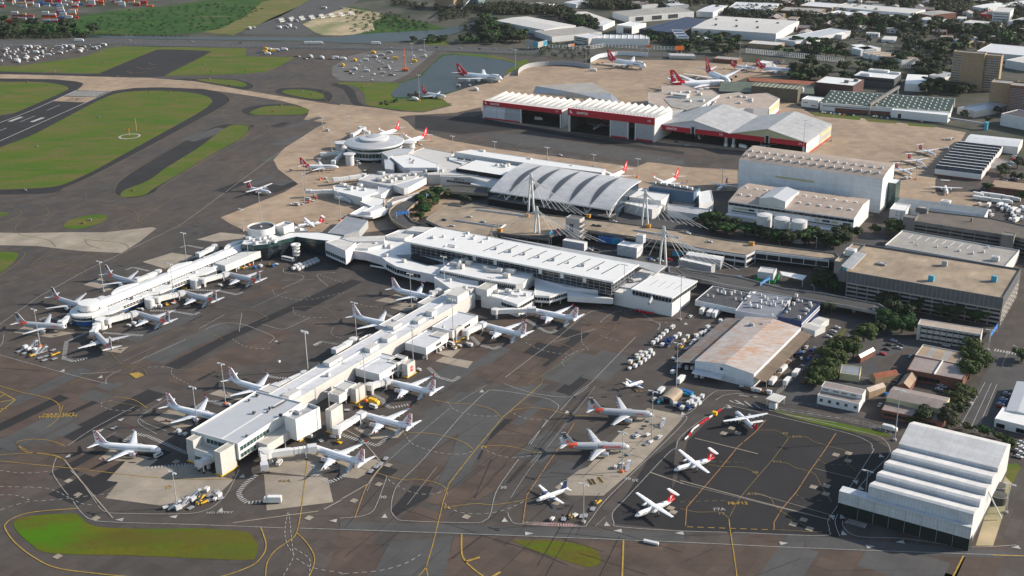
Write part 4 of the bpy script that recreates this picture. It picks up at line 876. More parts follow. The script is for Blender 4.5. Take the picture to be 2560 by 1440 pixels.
strip_win(pier,b.lerp(c,.02),b.lerp(c,.25),5.1,7.6,'gglass',2.6)
def tower(s,wa,wb,h,part='stair_tower',z0=0,base=True,m='cream'):
 q=near(s,z0,wa,wb); mb=MB(); shell(mb,q,z0,h,0,1,.3)
 t=wpart(part,mb,[m,roofm('cream',AX)],pier)
 if base:
  fb=MB(); q2=[p+(p-sum(q,Vector())/4).normalized()*.9 for p in q]; fb.prism([(p.x,p.y) for p in q2],.2,.6,0); wpart('footing',fb,['yellow'],t)
 return q
tower("7:1657,688",4.5,11,13.5); tower("7:1455,590",5,9,13.0); tower("7:2235,428",4,8,12.5)
tower("10:972,1002",4,10,13.5)
q=near("7:1640,600",5,14,5); mb=MB(); shell(mb,[a+A_*3-B_*.2,a+A_*22-B_*.2,a+A_*22-B_*7,a+A_*3-B_*7],4.6,8.6,0,1,.3); wpart('link_corridor',mb,['white',roofm('cream',AX)],pier)
q=[b+A_*.3+B_*14,b+A_*7+B_*14,b+A_*7+B_*42,b+A_*.3+B_*42]; mb=MB(); shell(mb,q,3.8,8.3,0,1,.3); wpart('link_corridor',mb,['cream',roofm('cream',AX)],pier)
legs(pier,[b+A_*6.5+B_*k for k in (15,28,41)],3.8)
q=R3("10:690,905 742,925 868,838",16.5); q=[q[0]+A_*-2,q[1],q[2],q[3]-A_*2]; block(pier,'plant_room',q,4.6,16,'white','grey',1.5)
units(pier,"10:720,885 740,880 760,890",15,(3,2,2),'grey')
units(pier,"10:455,800 505,770 585,850 570,870 650,895 440,1020 485,878 600,845",13.6,(1.6,1.4,1.3),'dgrey')
for i in range(4): duct(pier,"10:%d,%d %d,%d"%(612+i*9,840-i*6,655+i*9,818-i*6),13.6,.35,'dgrey')
flat(pier,'roof_seam',[E0[0].lerp(E0[1],.62),E0[0].lerp(E0[1],.66),E0[3].lerp(E0[2],.66),E0[3].lerp(E0[2],.62)],'white',-.45)
L0,L1,R0,R1=P("10:520,790 5:925,742 10:845,815 5:1100,800",9.8)
wA=18.5; s0=L0; s1=s0+B_*((L1-s0).dot(B_)); sp=[s0,s0+A_*wA,s1+A_*wA,s1]
block(pier,'spine',sp,0,9.8,'cream','lgrey',.4)
mbx=MB(); k=0
while k< (s1-s0).length-6:
 p=s0+B_*k+A_*1.2;
 if (k//7)%2<1: mbx.poly([tuple((p+v).to_tuple()[:2])+(9.86,) for v in (Vector(),A_*7.0,A_*7.0+B_*.9,B_*.9)],0)
 k+=7+3*((k*7)%3)
wpart('roof_walkway',mbx,['white'],pier)
mbx=MB(); p0,p1=s0+A_*9.5,s1+A_*9.5; mbx.box(((p0.x+p1.x)/2,(p0.y+p1.y)/2,10.3),((p1-p0).length-2,1.0,1.0),BX,0); wpart('roof_beam',mbx,['offw'],pier)
for d0,w_,l_,h_ in ((0.06,5,10,2.6),(.30,5,12,2.4),(.44,4.5,9,2.4),(.53,5,9,2.2),(.62,5,9,2.2),(.70,4,8,2.),(.93,9,14,5.2),(.77,5,6,3)):
 p=s0.lerp(s1,d0)+A_*(13.5 if d0!=.30 and d0!=.62 else 5); mbx=MB(); mbx.box((p.x,p.y,9.9+h_/2),(l_,w_,h_),BX,0); mbx.box((p.x,p.y,9.95+h_),(l_*1.01,w_*1.02,.18),BX,1); wpart('plant_box',mbx,['offw','cream'],pier)
units(pier,"10:640,560 700,760 945,645 5:700,940 770,1010",9.9,(1.8,1.6,1.4),'offw')
for lab,s,z,wa,wb,zb in (('gate_room',"11:925,1160",8.2,16,30,3.6),('gate_room',"11:1420,840",8.6,17,34,0),('gate_room',"5:640,1165",8,16,24,3.6),('gate_room',"5:290,1360",8.,14,20,3.6),('gate_room',"10:1262,640",8.2,18,26,3.6),('gate_room',"10:1052,735",8.6,9,10,4)):
 q=near(s,z,wa,wb); block(pier,lab,q,zb,z,'white','lgrey' if wb>20 else 'cream',.5)
 strip_win(pier,q[1].lerp(q[2],.45),q[1].lerp(q[2],.68),z-3.2,z-1.2,'glass',2.)
 if zb:
  legs(pier,[q[1].lerp(q[2],t)-A_*.6 for t in (.05,.5,.95)],zb); gb=MB(); gq=[q[1]-A_*3,q[2]-A_*3,q[3],q[0]]; shell(gb,gq,0,zb,0,0); wpart('undercroft',gb,['dgrey'],pier)
for s,z,wa,wb,zb in (("5:748,1085",8.4,8,9,4.2),("5:430,1285",8.4,7.5,8,4.2),("10:1010,770",9.2,8,7,4.2),("11:1270,745",13.5,9,13,8.6),("10:1385,560",8.4,8,9,4.2)):
 q=near(s,z,wa,wb); mb=MB(); shell(mb,q,zb,z,0,1,.3); wpart('lift_box',mb,['offw',roofm('cream',AX)],pier); legs(pier,[q[1]-A_*.6+B_*.6],zb,.3)
def redtower(s,wa,wb,h,mark=True):
 q=tower(s,wa,wb,h)
 if mark:
  mb=MB(); p=q[1]+B_*wb*.55+A_*.06; n=B_*1.3
  mb.poly([(p-n).to_tuple()[:2]+(h-5.6,),(p+n).to_tuple()[:2]+(h-5.6,),(p+n).to_tuple()[:2]+(h-2.2,),(p-n).to_tuple()[:2]+(h-2.2,)],0);
  p2=p+A_*.03; mb.poly([(p2-n*.4).to_tuple()[:2]+(h-4.6,),(p2+n*.5).to_tuple()[:2]+(h-4.2,),(p2+n*.3).to_tuple()[:2]+(h-2.9,),(p2-n*.1).to_tuple()[:2]+(h-3.6,)],1)
  wpart('red_emblem',mb,['red','white'],pier)
redtower("5:868,1120",4,8,8.5); redtower("5:505,1385",4,8,8.5); redtower("10:1120,815",4,9,8.5,False); redtower("11:985,1255",.4,.4,.5,False)
for s,z,wa,wb in (("10:1330,350",6.4,11,24),("5:720,860",8,9,15),("10:1145,425",7,7,9),("10:860,610",6.5,6,8),("5:180,1095",7,6,8),("7:2235,135",9,10,9)):
 p=P(s,z)[0]; u=(p-s0).dot(B_); base=s0+B_*u; q=[base-A_*wa,base,base+B_*wb,base-A_*wa+B_*wb]; block(pier,'side_wing',q,3.4 if z<8 else 0,z,'white','cream',.4)
 if z<8: legs(pier,[q[0]+A_*.6+B_*.6],3.4)
zr=19.2
H=R3("5:490,370 2035,672 2252,545",zr)
hall=bld('terminal_hall','main terminal hall with huge bright white roof, dark slot skylights and glazed front','terminal building',H)
block(hall,'roof',H,zr-1.0,zr,'white','white',.25)
g=inset(ccw(H),2.6); gb=MB(); shell(gb,g,0,zr-1.0,0,0); wpart('glazed_box',gb,['glass'],hall)
for i in range(4):
 if i in (0,1): strip_win(hall,g[i],g[(i+1)%4],8.6,zr-1.05,'glass',4.6,4,'grey',.06,'curtain_wall',.22)
for i in range(9):
 x0,y0=1065+i*110,440+i*21.3; x1,y1=1215+i*108,378+i*20
 a,b=P("5:%f,%f %f,%f"%(x0,y0,x1,y1),zr); n=A_*.85; q=[a-n*.5,a+n*.5,b+n*.5,b-n*.5]; flat(hall,'skylight',q,'void',.05)
units(hall,"5:1160,428 1268,447 1372,467 1480,488 1590,510 1700,530 1810,551 1925,572",zr,(2,1.8,1.4),'grey')
units(hall,"5:680,340 700,345 770,335 690,345 850,355 950,310 990,350 1000,335 1100,350 1055,375 930,330",zr,(2.2,1.8,1.3),'offw')
duct(hall,"5:780,405 800,388 860,400 855,410 800,398",zr,.4,'offw')
for s in ("5:1000,500","5:1157,530","5:1485,600","5:1650,630","5:1820,662"):
 p=P(s,15)[0]; u=(p-g[0]).dot(A_); c=g[0]+A_*u-B_*.25; mb=MB(); mb.box((c.x,c.y,15.5),(2.6,.2,3.4),AX,0); wpart('door_panel',mb,['white'],hall)
q=P("5:1190,330 2425,548 2362,602 2250,562",15.5); pb=MB(); pb.prism([(p.x,p.y) for p in q],14.9,15.5,0,1); wpart('rear_canopy',pb,['lgrey',roofm('silver',AX)],hall)
q=P("5:545,255 740,268 640,300 490,285",14); pb=MB(); pb.prism([(p.x,p.y) for p in q],0,14,0,1); wpart('rear_wing',pb,['white',roofm('white',AX)],hall)
pz=9.6
pod=P("5:-110,345 330,330 500,375 2036,690 2033,745 1690,716 1440,640 1360,690 900,660 780,598 705,622 600,600 520,586 420,560 345,520 310,490 190,455 0,430 -110,410",pz)
podium=bld('terminal_podium','low white podium roof spreading in front of the main hall, wall curved at its left','terminal building',pod)
block(podium,'podium',pod,3.8,pz,'lilac','white',.6,AX)
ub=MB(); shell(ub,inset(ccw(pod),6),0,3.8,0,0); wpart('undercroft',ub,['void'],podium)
pc=P("5:345,520 420,560 520,586 600,600",pz)
for a,b in zip(pc[:-1],pc[1:]): strip_win(podium,a,b,5.2,8.2,'glass',3,1,'white',.1)
lp=MB()
ps=P("5:230,540 345,560 420,600 520,630 640,660",4.2); ps2=[p-Vector((.5,1.6,0)) for p in ps]
for i in range(4): lp.prism([(ps[i].x,ps[i].y),(ps[i+1].x,ps[i+1].y),(ps2[i+1].x,ps2[i+1].y),(ps2[i].x,ps2[i].y)],3.4,3.9,0)
wpart('ledge',lp,['white'],podium)
q=P("5:0,340 335,325 330,365 10,370",pz+2.6); pb=MB(); pb.prism([(p.x,p.y) for p in q],pz,pz+2.6,0,1); wpart('clerestory',pb,['lgrey',roofm('white',AX)],podium)
for s,zz in (("5:-110,375 0,345 120,378 40,440",pz+5),):
 q=P(s,zz); pb=MB(); shell(pb,q,3.8,zz,0,1,.4); wpart('raised_block',pb,['lilac',roofm('white',AX)],podium)
 strip_win(podium,q[0],q[3],5.5,8.5,'gglass',3.2)
q=P("5:440,285 640,270 480,350 330,330",pz+2.2); pb=MB(); shell(pb,q,pz,pz+2.2,0,1,.4); wpart('raised_block',pb,['white',roofm('white',AX)],podium)
q=P("5:75,415 180,365 320,395 210,420",pz+1.6); pb=MB(); shell(pb,q,pz,pz+1.6,0,1,.2); wpart('raised_block',pb,['white',roofm('white',AX)],podium)
q=P("5:410,470 560,462 780,530 660,545",pz+.6); flat(podium,'skylight',q,'glass',.1)
q=P("5:520,490 560,470 740,520 700,540",pz+.9); flat(podium,'skylight',q,'void',.1)
units(podium,"5:330,405 370,415 475,520 345,478 100,400 260,395",pz+.1,(3,2.4,2),'offw')
cz=12.6
q=P("5:742,582 850,497 1005,500 1442,606 1362,682 1310,690 1040,645",cz); block(podium,'clerestory',q,pz-1,cz,'offw','white',.35,AX)
e=P("5:742,582 1040,645 1310,690",cz); strip_win(podium,e[0],e[1],cz-2.4,cz-.6,'glass',1.6,1,'white',.12); strip_win(podium,e[1],e[2],cz-2.4,cz-.6,'glass',1.6,1,'white',.12)
a,b=P("5:1040,645 1315,692",11.2); c_,d_=P("5:1290,728 1030,690",9.4); mb=MB(); a2,b2,c2,d2=a-B_*.5,b-B_*.5,c_-B_*.5,d_-B_*.5
mb.add([a2,b2,c2,d2],[(3,2,1,0)],0)
for i in range(16):
 t=i/15; p=a2.lerp(b2,t);r_=d2.lerp(c2,t); mb.tube(p,r_,.14,None,4,1)
wpart('sloping_skylight',mb,['glass','grey'],podium)
duct(podium,"5:880,560 890,520 940,500 960,490",cz,1.4,'cream'); duct(podium,"5:820,530 900,545",cz,1.2,'cream');duct(podium,"5:1070,570 1120,585 1200,590",cz,1.2,'cream'); duct(podium,"5:905,500 930,480",cz,.9,'lgrey')
units(podium,"5:845,545 900,565 960,540 1080,570 1190,595 1255,595 1280,605 1240,635",cz+.1,(4,2.8,2.4),'cream')
q=P("5:700,640 780,602 1040,655 1300,722 1448,742 1440,775 1322,842 1200,800 1100,770 1085,722 930,705 820,720",8.8); block(podium,'front_deck',q,0,8.8,'white','white',.5,AX)
e=P("5:1322,842 1440,775",8.8); strip_win(podium,e[0],e[1],5.0,7.4,'glass',2.6); e=P("5:1200,800 1322,842",8.8); strip_win(podium,e[0],e[1],4.6,7.2,'glass',2.6)
units(podium,"5:815,660 1250,748 1330,740 1270,760 1170,750 1380,770 930,720",8.9,(3,2.2,1.8),'offw'); duct(podium,"5:1130,735 1240,760 1330,775",8.8,.5,'lgrey')
q=P("5:820,722 930,706 1000,720 900,755 870,790 780,770 775,745",8.2); block(podium,'round_corner',q,4.0,8.2,'white','white',.5,AX)
q=P("5:1448,735 1690,700 1700,752 1600,790 1555,778 1470,772",8.4)
q=P("5:1450,650 1686,696 1690,740 1560,780 1448,772",8.4); block(podium,'bay',q,3.6,8.4,'white','white',.5,AX)
e=P("5:1448,772 1560,780 1690,740",8.4); strip_win(podium,e[0],e[1],5.3,7.5,'glass',2); strip_win(podium,e[1],e[2],5.3,7.5,'glass',2)
legs(podium,P("5:1500,850 1560,845 1640,830",0),3.6)
q=P("5:1690,720 2035,782 2033,832 1960,822 1700,770 1620,830 1575,815",6.8);
q=P("5:1690,735 2035,790 2033,800 1700,770",7.4); block(podium,'apron_wall',[q[0],q[1],q[1]-B_*1.2,q[3]-B_*1.2],3.4,7.4,'white','white',.0,AX)
yb=MB(); a,b=P("5:1700,800 2035,850",0.6); a+=B_*6;b+=B_*6; m_=(a+b)/2; yb.box((m_.x,m_.y,1.4),((b-a).length,.6,2.0),math.atan2((b-a).y,(b-a).x),0); wpart('yellow_buffer',yb,['yellow'],podium)
q=R3("5:2036,742 2472,832 2560,745",9.4); q=[q[0],q[1],q[2]+B_*6,q[3]+B_*6]
east=bld('terminal_annex','white terminal annex with flat bright roof over a window band at the right end','terminal building',q)
block(east,'lower_storey',q,0,9.2,'white','white',.4)
q2=R3("5:2165,722 2475,790 0:1745,702",13.4); block(east,'roof',[q2[0],q2[1],q2[2],q2[3]],12.7,13.4,'white','white',.15)
qi=inset(ccw(q2),.8); gb=MB(); shell(gb,qi,9.2,12.7,0,0); wpart('glazed_storey',gb,['glass'],east)
strip_win(east,qi[0],qi[1],9.4,12.7,'glass',2.6,1,'white'); strip_win(east,qi[1],qi[2],9.4,12.7,'glass',2.6,1,'white')
for i in range(4):
 a,b=P("5:%d,%d %d,%d"%(2305+i*60,697+i*11,2370+i*60,652+i*11),13.4); n=A_*.25; flat(east,'skylight',[a-n,a+n,b+n,b-n],'grey',.05)
duct(east,"5:2320,728 2320,790 2300,830",10,1.0,'grey')
q3=P("5:2036,700 2250,575 2365,600 2165,720",9.8); block(east,'low_roof',q3,0,9.9,'lgrey','lgrey',.3,AX)
duct(east,"5:2120,645 2160,650 2180,660 2240,650",10,1.2,'cream')
dk=12.8
f=P("4:1795,392 1890,402 1990,392 2100,362 2205,337 2350,358 2490,372",dk); bk=P("4:2560,330 2380,300 2160,300 2090,330 1980,300 1830,330",dk)
glassb=bld('glass_terminal_block','dark glass terminal block with a curved teal front wall beside the white drum','terminal building',f+bk)
block(glassb,'glass_body',f+bk,1.2,dk,'gglass','white',.5,AX)
fb=MB(); shell(fb,inset(ccw(f+bk),1.2),0,1.2,0,0); wpart('base',fb,['navy'],glassb)
for i,(a,b) in enumerate(zip(f[:-1],f[1:])):
 strip_win(glassb,a,b,1.6,dk-2.6 if i else dk-.2,'glass' if i else 'gglass',2.4,3 if i<3 else 4,'dgrey',.1,'curtain_wall',.06)
units(glassb,"4:1880,365 1930,355 1980,375 1900,385 1960,350 2020,355 2040,375 1850,350 2000,340",dk+.1,(3.6,2.6,1.6),'offw')
dr=P("4:1935,330",dk)[0]+Vector((0,7,0));
drum=thing('roof_drum','large white cylindrical drum with open grey top on the glass block','rooftop drum',(dr.x,dr.y,dk))
mb=MB(); mb.lathe((0,0,0),[(10.6,0),(10.6,6.2),(10.0,6.2),(10.0,5.0)],36,0); lpart('drum_wall',mb,['white'],drum)
mb=MB(); mb.lathe((0,0,0),[(10.0,5.0),(.6,5.4),(.01,5.4)],36,0,False); mb.tube((0,0,5.3),(0,0,6.2),.8,None,8,1); lpart('drum_deck',mb,['dgrey','white'],drum)
q=P("4:2045,250 2110,205 2118,245 2050,275",dk+4.5); block(glassb,'roof_enclosure',[q[0],q[0]+A_*9,q[0]+A_*9+B_*12,q[0]+B_*12],dk-3,dk+3.6,'white','grey',1.2)
q=P("4:2060,300 2270,268 2285,290 2150,300",10); block(glassb,'plant_deck',q,0,10,'lgrey','white',.4,AX)
units(glassb,"4:2100,290 2140,280 2190,278 2230,282 2080,275",10.5,(3.4,2.4,1.6),'lgrey')
sp_=P("4:2208,488",0)[0]; pod3=thing('escape_stair','white stacked spiral escape stair on columns against dark glass','stair',(sp_.x,sp_.y,0))
for k in range(4):
 mb=MB(); mb.lathe((0,0,0),[(2.6+.5*(k==3),2.0+k*2.6),(3.0+.7*(k==3),2.2+k*2.6),(3.0+.7*(k==3),3.2+k*2.6),(2.5,3.2+k*2.6),(.3,2.3+k*2.6)],16,0); lpart('landing',mb,['white'],pod3)
mb=MB(); mb.tube((0,0,0),(0,0,11),.35,None,8,0);
for a in range(4): mb.tube((2.2*math.cos(a*1.57),2.2*math.sin(a*1.57),0),(2.2*math.cos(a*1.57),2.2*math.sin(a*1.57),10),.12,None,6,0)
lpart('column',mb,['white'],pod3)
jc=P("4:620,1002",0)[0]+Vector((1,12.2,0));
jp=thing('curved_roof_pier','slender white pier with barrel roof, wavy gate lounges and round head, in the left middle','terminal pier',(jc.x,jc.y,0))
def jm(part,mb,mats): return lpart(part,mb,mats,jp)
Bj=Vector((math.cos(R(57.2)),math.sin(R(57.2)),0)); Aj=Vector((Bj.y,-Bj.x,0))
def jl(a,b,z): v=Aj*a+Bj*b; return (v.x,v.y,z)
mb=MB(); mb.lathe((0,0,0),[(11.0,0,2),(11.0,3.2,0),(12.3,3.4,0),(12.3,4.2,1),(12.1,4.25,1),(12.1,6.0,0),(12.6,6.0,0),(12.6,7.4,0),(12.2,7.5,0),(7.2,7.7,0)],40,0,False); jm('round_head',mb,['white','glass','blue'])
mb=MB(); mb.lathe((0,0,0),[(12.18,4.3),(12.18,5.95)],40,0,False)
for i in range(40): t=i*2*math.pi/40; mb.box((12.2*math.cos(t),12.2*math.sin(t),5.1),(.12,.12,1.8),t,1)
jm('window_ring',mb,['glass','white'])
mb=MB(); mb.lathe((0,0,0),[(6.3,7.6),(6.3,8.6),(6.9,8.7),(6.9,12.6),(6.5,12.9),(.01,13.1)],36,0,False); jm('upper_drum',mb,['white'])
Lj=150
mb=MB(); prof=[(-7.2+14.4*i/14, 7.6+2.6*math.sin(math.pi*i/14)) for i in range(15)]
mb.loft([[jl(a,b,z) for a,z in prof]+[jl(7.2,b,7.2),jl(-7.2,b,7.2)] for b in (5,Lj)],0,True); jm('barrel_roof',mb,[roof_mat('roof_barrel',(.80,.80,.80),R(57.2),2.4,rough=.4)])
def bx(mb,a0,a1,b0,b1,z0,z1,mi=0): mb.prism([jl(a0,b0,0)[:2],jl(a1,b0,0)[:2],jl(a1,b1,0)[:2],jl(a0,b1,0)[:2]],z0,z1,mi)
mb=MB(); bx(mb,-9.5,13.5,8,Lj,3.6,7.0); bx(mb,-9.8,13.8,8,Lj,7.0,7.3); jm('body',mb,['white'])
mb=MB(); bx(mb,-6,9,8,Lj,0,3.6); jm('undercroft',mb,['blue'])
mb=MB()
for s in (1,):
 p,q=Vector(jl(7.3,9,0)),Vector(jl(7.3,Lj-3,0))
mb.poly([jl(7.35,9,7.35),jl(7.35,Lj-3,7.35),jl(7.25,Lj-3,8.3),jl(7.25,9,8.3)],0)
for i in range(60): b=9+i*(Lj-12)/60; c=jl(7.4,b,7.8); mb.box(c,(.3,.3,1.1),R(57.2),1)
jm('clerestory_window',mb,['glass','white'])
p0,p1=Vector(jl(13.5,12,0)),Vector(jl(13.5,Lj-30,0))
mb=MB(); mb.poly([jl(13.6,12,4.4),jl(13.6,Lj-48,4.4),jl(13.6,Lj-48,6.4),jl(13.6,12,6.4)],0)
for i in range(34): b=12+i*(Lj-60)/33; mb.box(jl(13.65,b,5.4),(.25,.2,2.1),R(57.2),1)
mb.box(jl(13.65,12+(Lj-60)/2,5.4),(Lj-60,.1,.15),R(57.2),1)
jm('window_band',mb,['glass','white'])
def wavy(b0,side=1):
 mb=MB(); n=10; xs=[(b0+22*i/n, 13.4+ (5.4*(1-math.cos(math.pi*min(1,i/6)))/2 if i<7 else 5.4)) for i in range(n+1)]
 pts=[jl(side*13.0-(0 if side>0 else -4),b0,0)]+[jl(side*(a-(0 if side>0 else 4)),b,0) for b,a in xs]+[jl(side*13.0-(0 if side>0 else -4),b0+22,0)]
 pts=[(p[0],p[1]) for p in pts]
 mb.prism(pts,3.7,4.3,0); mb.prism(pts,6.8,8.0,0); ip=pts
 mb.prism([((x-0)*1.0,(y)*1.0) for x,y in pts],4.3,6.8,1)
 for j in range(1,len(pts)-1):
  for t in (0,.33,.66):
   x=pts[j][0]*(1-t)+pts[j+1][0]*t if j+1<len(pts) else pts[j][0]; y=pts[j][1]*(1-t)+pts[j+1][1]*t if j+1<len(pts) else pts[j][1]
   mb.box((x,y,5.55),(.2,.2,2.5),0,0)
 jm('gate_lounge',mb,['white','glass'])
def wgate(s):
 p=P(s,8)[0]-jc; return p.dot(Bj)
for s in ("4:870,925","4:1250,775","4:1560,625"): wavy(wgate(s)-9)
for s in ("4:830,715","4:1230,550","4:1650,385"):
 b=wgate(s)-8; mb=MB(); pr=[]
 for i in range(9): t=i/8; pr.append((b+24*t, -8.5-5.0*math.sin(math.pi*t)))
 pts=[jl(-8,b,0)[:2]]+[jl(a,bb,0)[:2] for bb,a in pr]+[jl(-8,b+24,0)[:2]]; mb.prism(pts,3.7,8.6,0); jm('gate_lounge',mb,['white'])
for s,r_,h_ in (("4:745,1030",4.0,6.8),("4:1112,870",4.0,6.4),("4:1448,722",4.0,6.4)):
 p=P(s,0)[0]+Vector((0,r_,0))-jc; mb=MB(); mb.lathe((p.x,p.y,0),[(r_,0),(r_,h_),(r_-.3,h_+.2),(.01,h_+.3)],24,0); jm('stair_drum',mb,['white'])
mb=MB(); bx(mb,9,20,Lj-42,Lj-2,3.2,8.4); jm('rear_wing',mb,['offw'])
for b in range(Lj-40,Lj-2,9):
 mb=MB(); mb.tube(jl(19.6,b,0),jl(19.6,b,3.2),.4); jm('column',mb,['white'])
mb=MB()
for k,b in enumerate((28,47,62,88,104,120)): mb.box(jl(10.4,b,8.1),(1.6,1.2,1.6),R(57.2),k%2)
jm('roof_unit',mb,['dgrey','offw'])
NB=[0]
def jetbridge(label,a,b,z=4.0,w_=3.2,group='telescopic boarding bridges',col='white',fix=0.0):
 a=Vector((a[0],a[1],0));b=Vector((b[0],b[1],0)); d=b-a; L=d.length; ang=math.atan2(d.y,d.x)
 r=thing('boarding_bridge',label,'boarding bridge',(a.x,a.y,0),ang,group)
 mb=MB(); mb.box((L*.25,0,z+1.5),(L*.5,w_,3.0));
 lpart('inner_tunnel',mb,[col],r)
 mb=MB(); mb.box((L*.68,0,z+1.4),(L*.46,w_*.88,2.7));
 for i in range(5): mb.box((L*(.48+.1*i),0,z+1.4),(.35,w_*.96,2.95),0,0)
 lpart('outer_tunnel',mb,[col,'grey'],r)
 mb=MB(); mb.box((L*.95,0,z+1.6),(min(4,L*.15)+1.2,w_*1.25,3.2)); lpart('cab',mb,['lgrey'],r)
 mb=MB(); mb.box((L-.1,0,z+1.5),(.7,w_*1.05,2.9)); lpart('bellows',mb,['dgrey'],r)
 for s in (-1,1):
  mb=MB(); mb.box((L*.80,s*w_*.62,z/2+.6),(.5,.4,z)); mb.tube((L*.80-.0,s*w_*.62-.3,.55),(L*.80,s*w_*.62+.3,.55),.55,None,10,1); lpart('wheel_leg',mb,['lgrey','black'],r)
 mb=MB(); mb.box((1.2,0,z/2),(1.4,1.4,z)); mb.lathe((0,0,0),[(.01,z-.2),(2.6,z-.2),(2.6,z+3.3),(.01,z+3.5)],14,0,False); lpart('rotunda',mb,['offw'],r)
 mb=MB(); mb.add([(L*.9,-w_*.8,z),(L*.9,-w_*.8-1,z),(L*.9-6,-w_*.8-1,.3),(L*.9-6,-w_*.8,.3)],[(0,1,2,3),(3,2,1,0)],0); lpart('service_stair',mb,['grey'],r)
 return r
def door(x,y,h,back=5.2,side=2.4):
 c_,s_=math.cos(R(h)),math.sin(R(h)); return Vector((x-back*c_-side*s_,y-back*s_+side*c_,0))
VB=[(3,"11:430,1060"),(4,"11:790,760"),(2,"10:800,640"),(5,"7:1990,530"),(6,"10:1000,985"),(7,"10:1205,715"),(8,"11:1060,1170"),(9,"11:1350,960")]
for i,s in VB:
 p_,x,y,h,lab,g_=AC[i]
 jetbridge('white boarding bridge serving the '+{3:'fourth airliner on the west side of the long pier',4:'airliner nearest the curved terminal wall',2:'third airliner on the west side of the long pier',5:'airliner at the end of the long pier',6:'second airliner on the east side of the long pier',7:'third airliner on the east side of the long pier',8:'fourth airliner on the east side of the long pier',9:'airliner nearest the glass main hall'}[i],P(s,5)[0],door(x,y,h))
for (i,s),t in zip(((11,"4:760,800"),(12,"4:1180,600"),(14,"4:800,960"),(15,"4:1170,800"),(16,"4:1510,660"),(10,"4:530,925"),(13,"4:720,1000")),('silver airliner behind the white drum','silver airliner beside the white mast','near-side silver airliner next to the round head','middle near-side silver airliner','near-side silver airliner by the dark glass block','silver airliner farthest left','silver airliner seen from its tail')):
 p_,x,y,h,lab,g_=AC[i]; jetbridge('boarding bridge from the curved-roof pier to the '+t,P(s,5)[0],door(x,y,h,4.8),3.6)
jetbridge('idle boarding bridge on the far side of the curved-roof pier, near the dark glass block',P("4:1600,410",5)[0],P("4:1475,470",5)[0],3.6)
jetbridge('idle boarding bridge pointing at the camera between the two pier-end towers',P("7:1560,560",5)[0],P("7:1478,630",3)[0])
jetbridge('idle boarding bridge beside the yellow-edged road at the pier end',P("7:1960,510",5)[0],P("7:1972,650",3)[0])
jetbridge('idle boarding bridge jutting left from the middle of the long pier',P("10:1100,430",5)[0],P("10:985,505",4)[0])
jetbridge('idle boarding bridge west of the pier, over the pale stand',P("10:800,620",5)[0],P("10:640,715",4)[0]) if 0 else None
rc=Vector((-134.7,1179,0))
rot=thing('round_terminal','round terminal building with silver disc roof in rings, glazed below','terminal building',(rc.x,rc.y,0))
M['disc']=roof_mat('disc_roof',(.42,.43,.45),0,40,rough=.3,spec=.5,var=.02)
mb=MB(); mb.lathe((0,0,0),[(26,0,2),(26,2.8,0),(27,2.9,0),(27,5.0,1),(26,5.1,1),(26,9.2,0),(27.5,9.3,0),(27.5,11,1),(26.5,11.1,1),(26.5,13.0,0),(28,13.1,0),(29.4,13.8,0),(29.8,14.8,0),(29.0,15.6,0)],72,0,False); lpart('drum_wall',mb,['lgrey','gglass','void'],rot)
mb=MB(); mb.lathe((0,0,0),[(29.0,15.6),(22,17.0),(14.2,17.8)],72,0,True); lpart('outer_roof',mb,['disc'],rot)
mb=MB(); mb.lathe((0,0,0),[(14.2,17.0),(14.2,18.6,0),(14.9,18.8,0),(14.9,19.4,0),(14.2,19.7,0),(7.6,20.9,0)],56,0,False); lpart('inner_ring',mb,['lgrey'],rot)
mb=MB(); mb.lathe((0,0,0),[(7.5,20.4),(7.5,21.2),(6.8,21.4),(.01,22.2)],40,0,True); lpart('cap',mb,['disc'],rot)
mb=MB()
for i in range(48):
 t=i*2*math.pi/48; mb.box((26.1*math.cos(t),26.1*math.sin(t),7.2),(.25,.25,4.1),t,0)
lpart('mullions',mb,['lgrey'],rot)
for s,r_,h_,zt in (("12:855,505",5.2,11,.9),):
 p=P(s,0)[0]+Vector((0,r_,0))-rc; mb=MB(); mb.lathe((p.x,p.y,0),[(r_*.8,0,0),(r_*.8,h_-1,0),(r_*1.15,h_,0),(r_*1.15,h_+.6,0),(.01,h_+.9,1)],28,0); lpart('gate_tower',mb,['lgrey','grey'],rot)
for s,r_ in (("12:1455,325",5.5),("12:770,330",6)):
 p=P(s,0)[0]+Vector((0,2,0))-rc; mb=MB(); mb.lathe((p.x,p.y,0),[(r_,0,0),(r_,5,0),(r_*1.2,5.8,0),(r_*1.2,6.6,0),(.01,7,0)],24,0); lpart('gate_tower',mb,['lgrey'],rot)
def ark(name,label,corn,z0s,prof,ns=24):
 pass
al=thing('arched_terminal','terminal hall under a broad arched silver roof with five dark leaf-shaped skylights','terminal building',(47,1030,0))
FL,FR=P("13:455,465 1560,640",12); BR,BL=P("13:1840,370 775,205",20)
U=(FR-FL); hz=lambda v: 12+8*v+3.9*math.sin(math.pi*v)**.9*(1-.15*v)
def arp(u,v,dz=0):
 a=FL.lerp(FR,u); b=BL.lerp(BR,u); p=a.lerp(b,v); return Vector((p.x,p.y,hz(v)+dz))
mb=MB(); nu,nv=40,18
vsr=[arp(i/nu,j/nv) for j in range(nv+1) for i in range(nu+1)]
mb.add(vsr,[(j*(nu+1)+i,j*(nu+1)+i+1,(j+1)*(nu+1)+i+1,(j+1)*(nu+1)+i) for j in range(nv) for i in range(nu)],0,True)
mb.add([arp(i/nu,j/nv,-1.0) for j in range(nv+1) for i in range(nu+1)],[(j*(nu+1)+i,(j+1)*(nu+1)+i,(j+1)*(nu+1)+i+1,j*(nu+1)+i+1) for j in range(nv) for i in range(nu)],1,True)
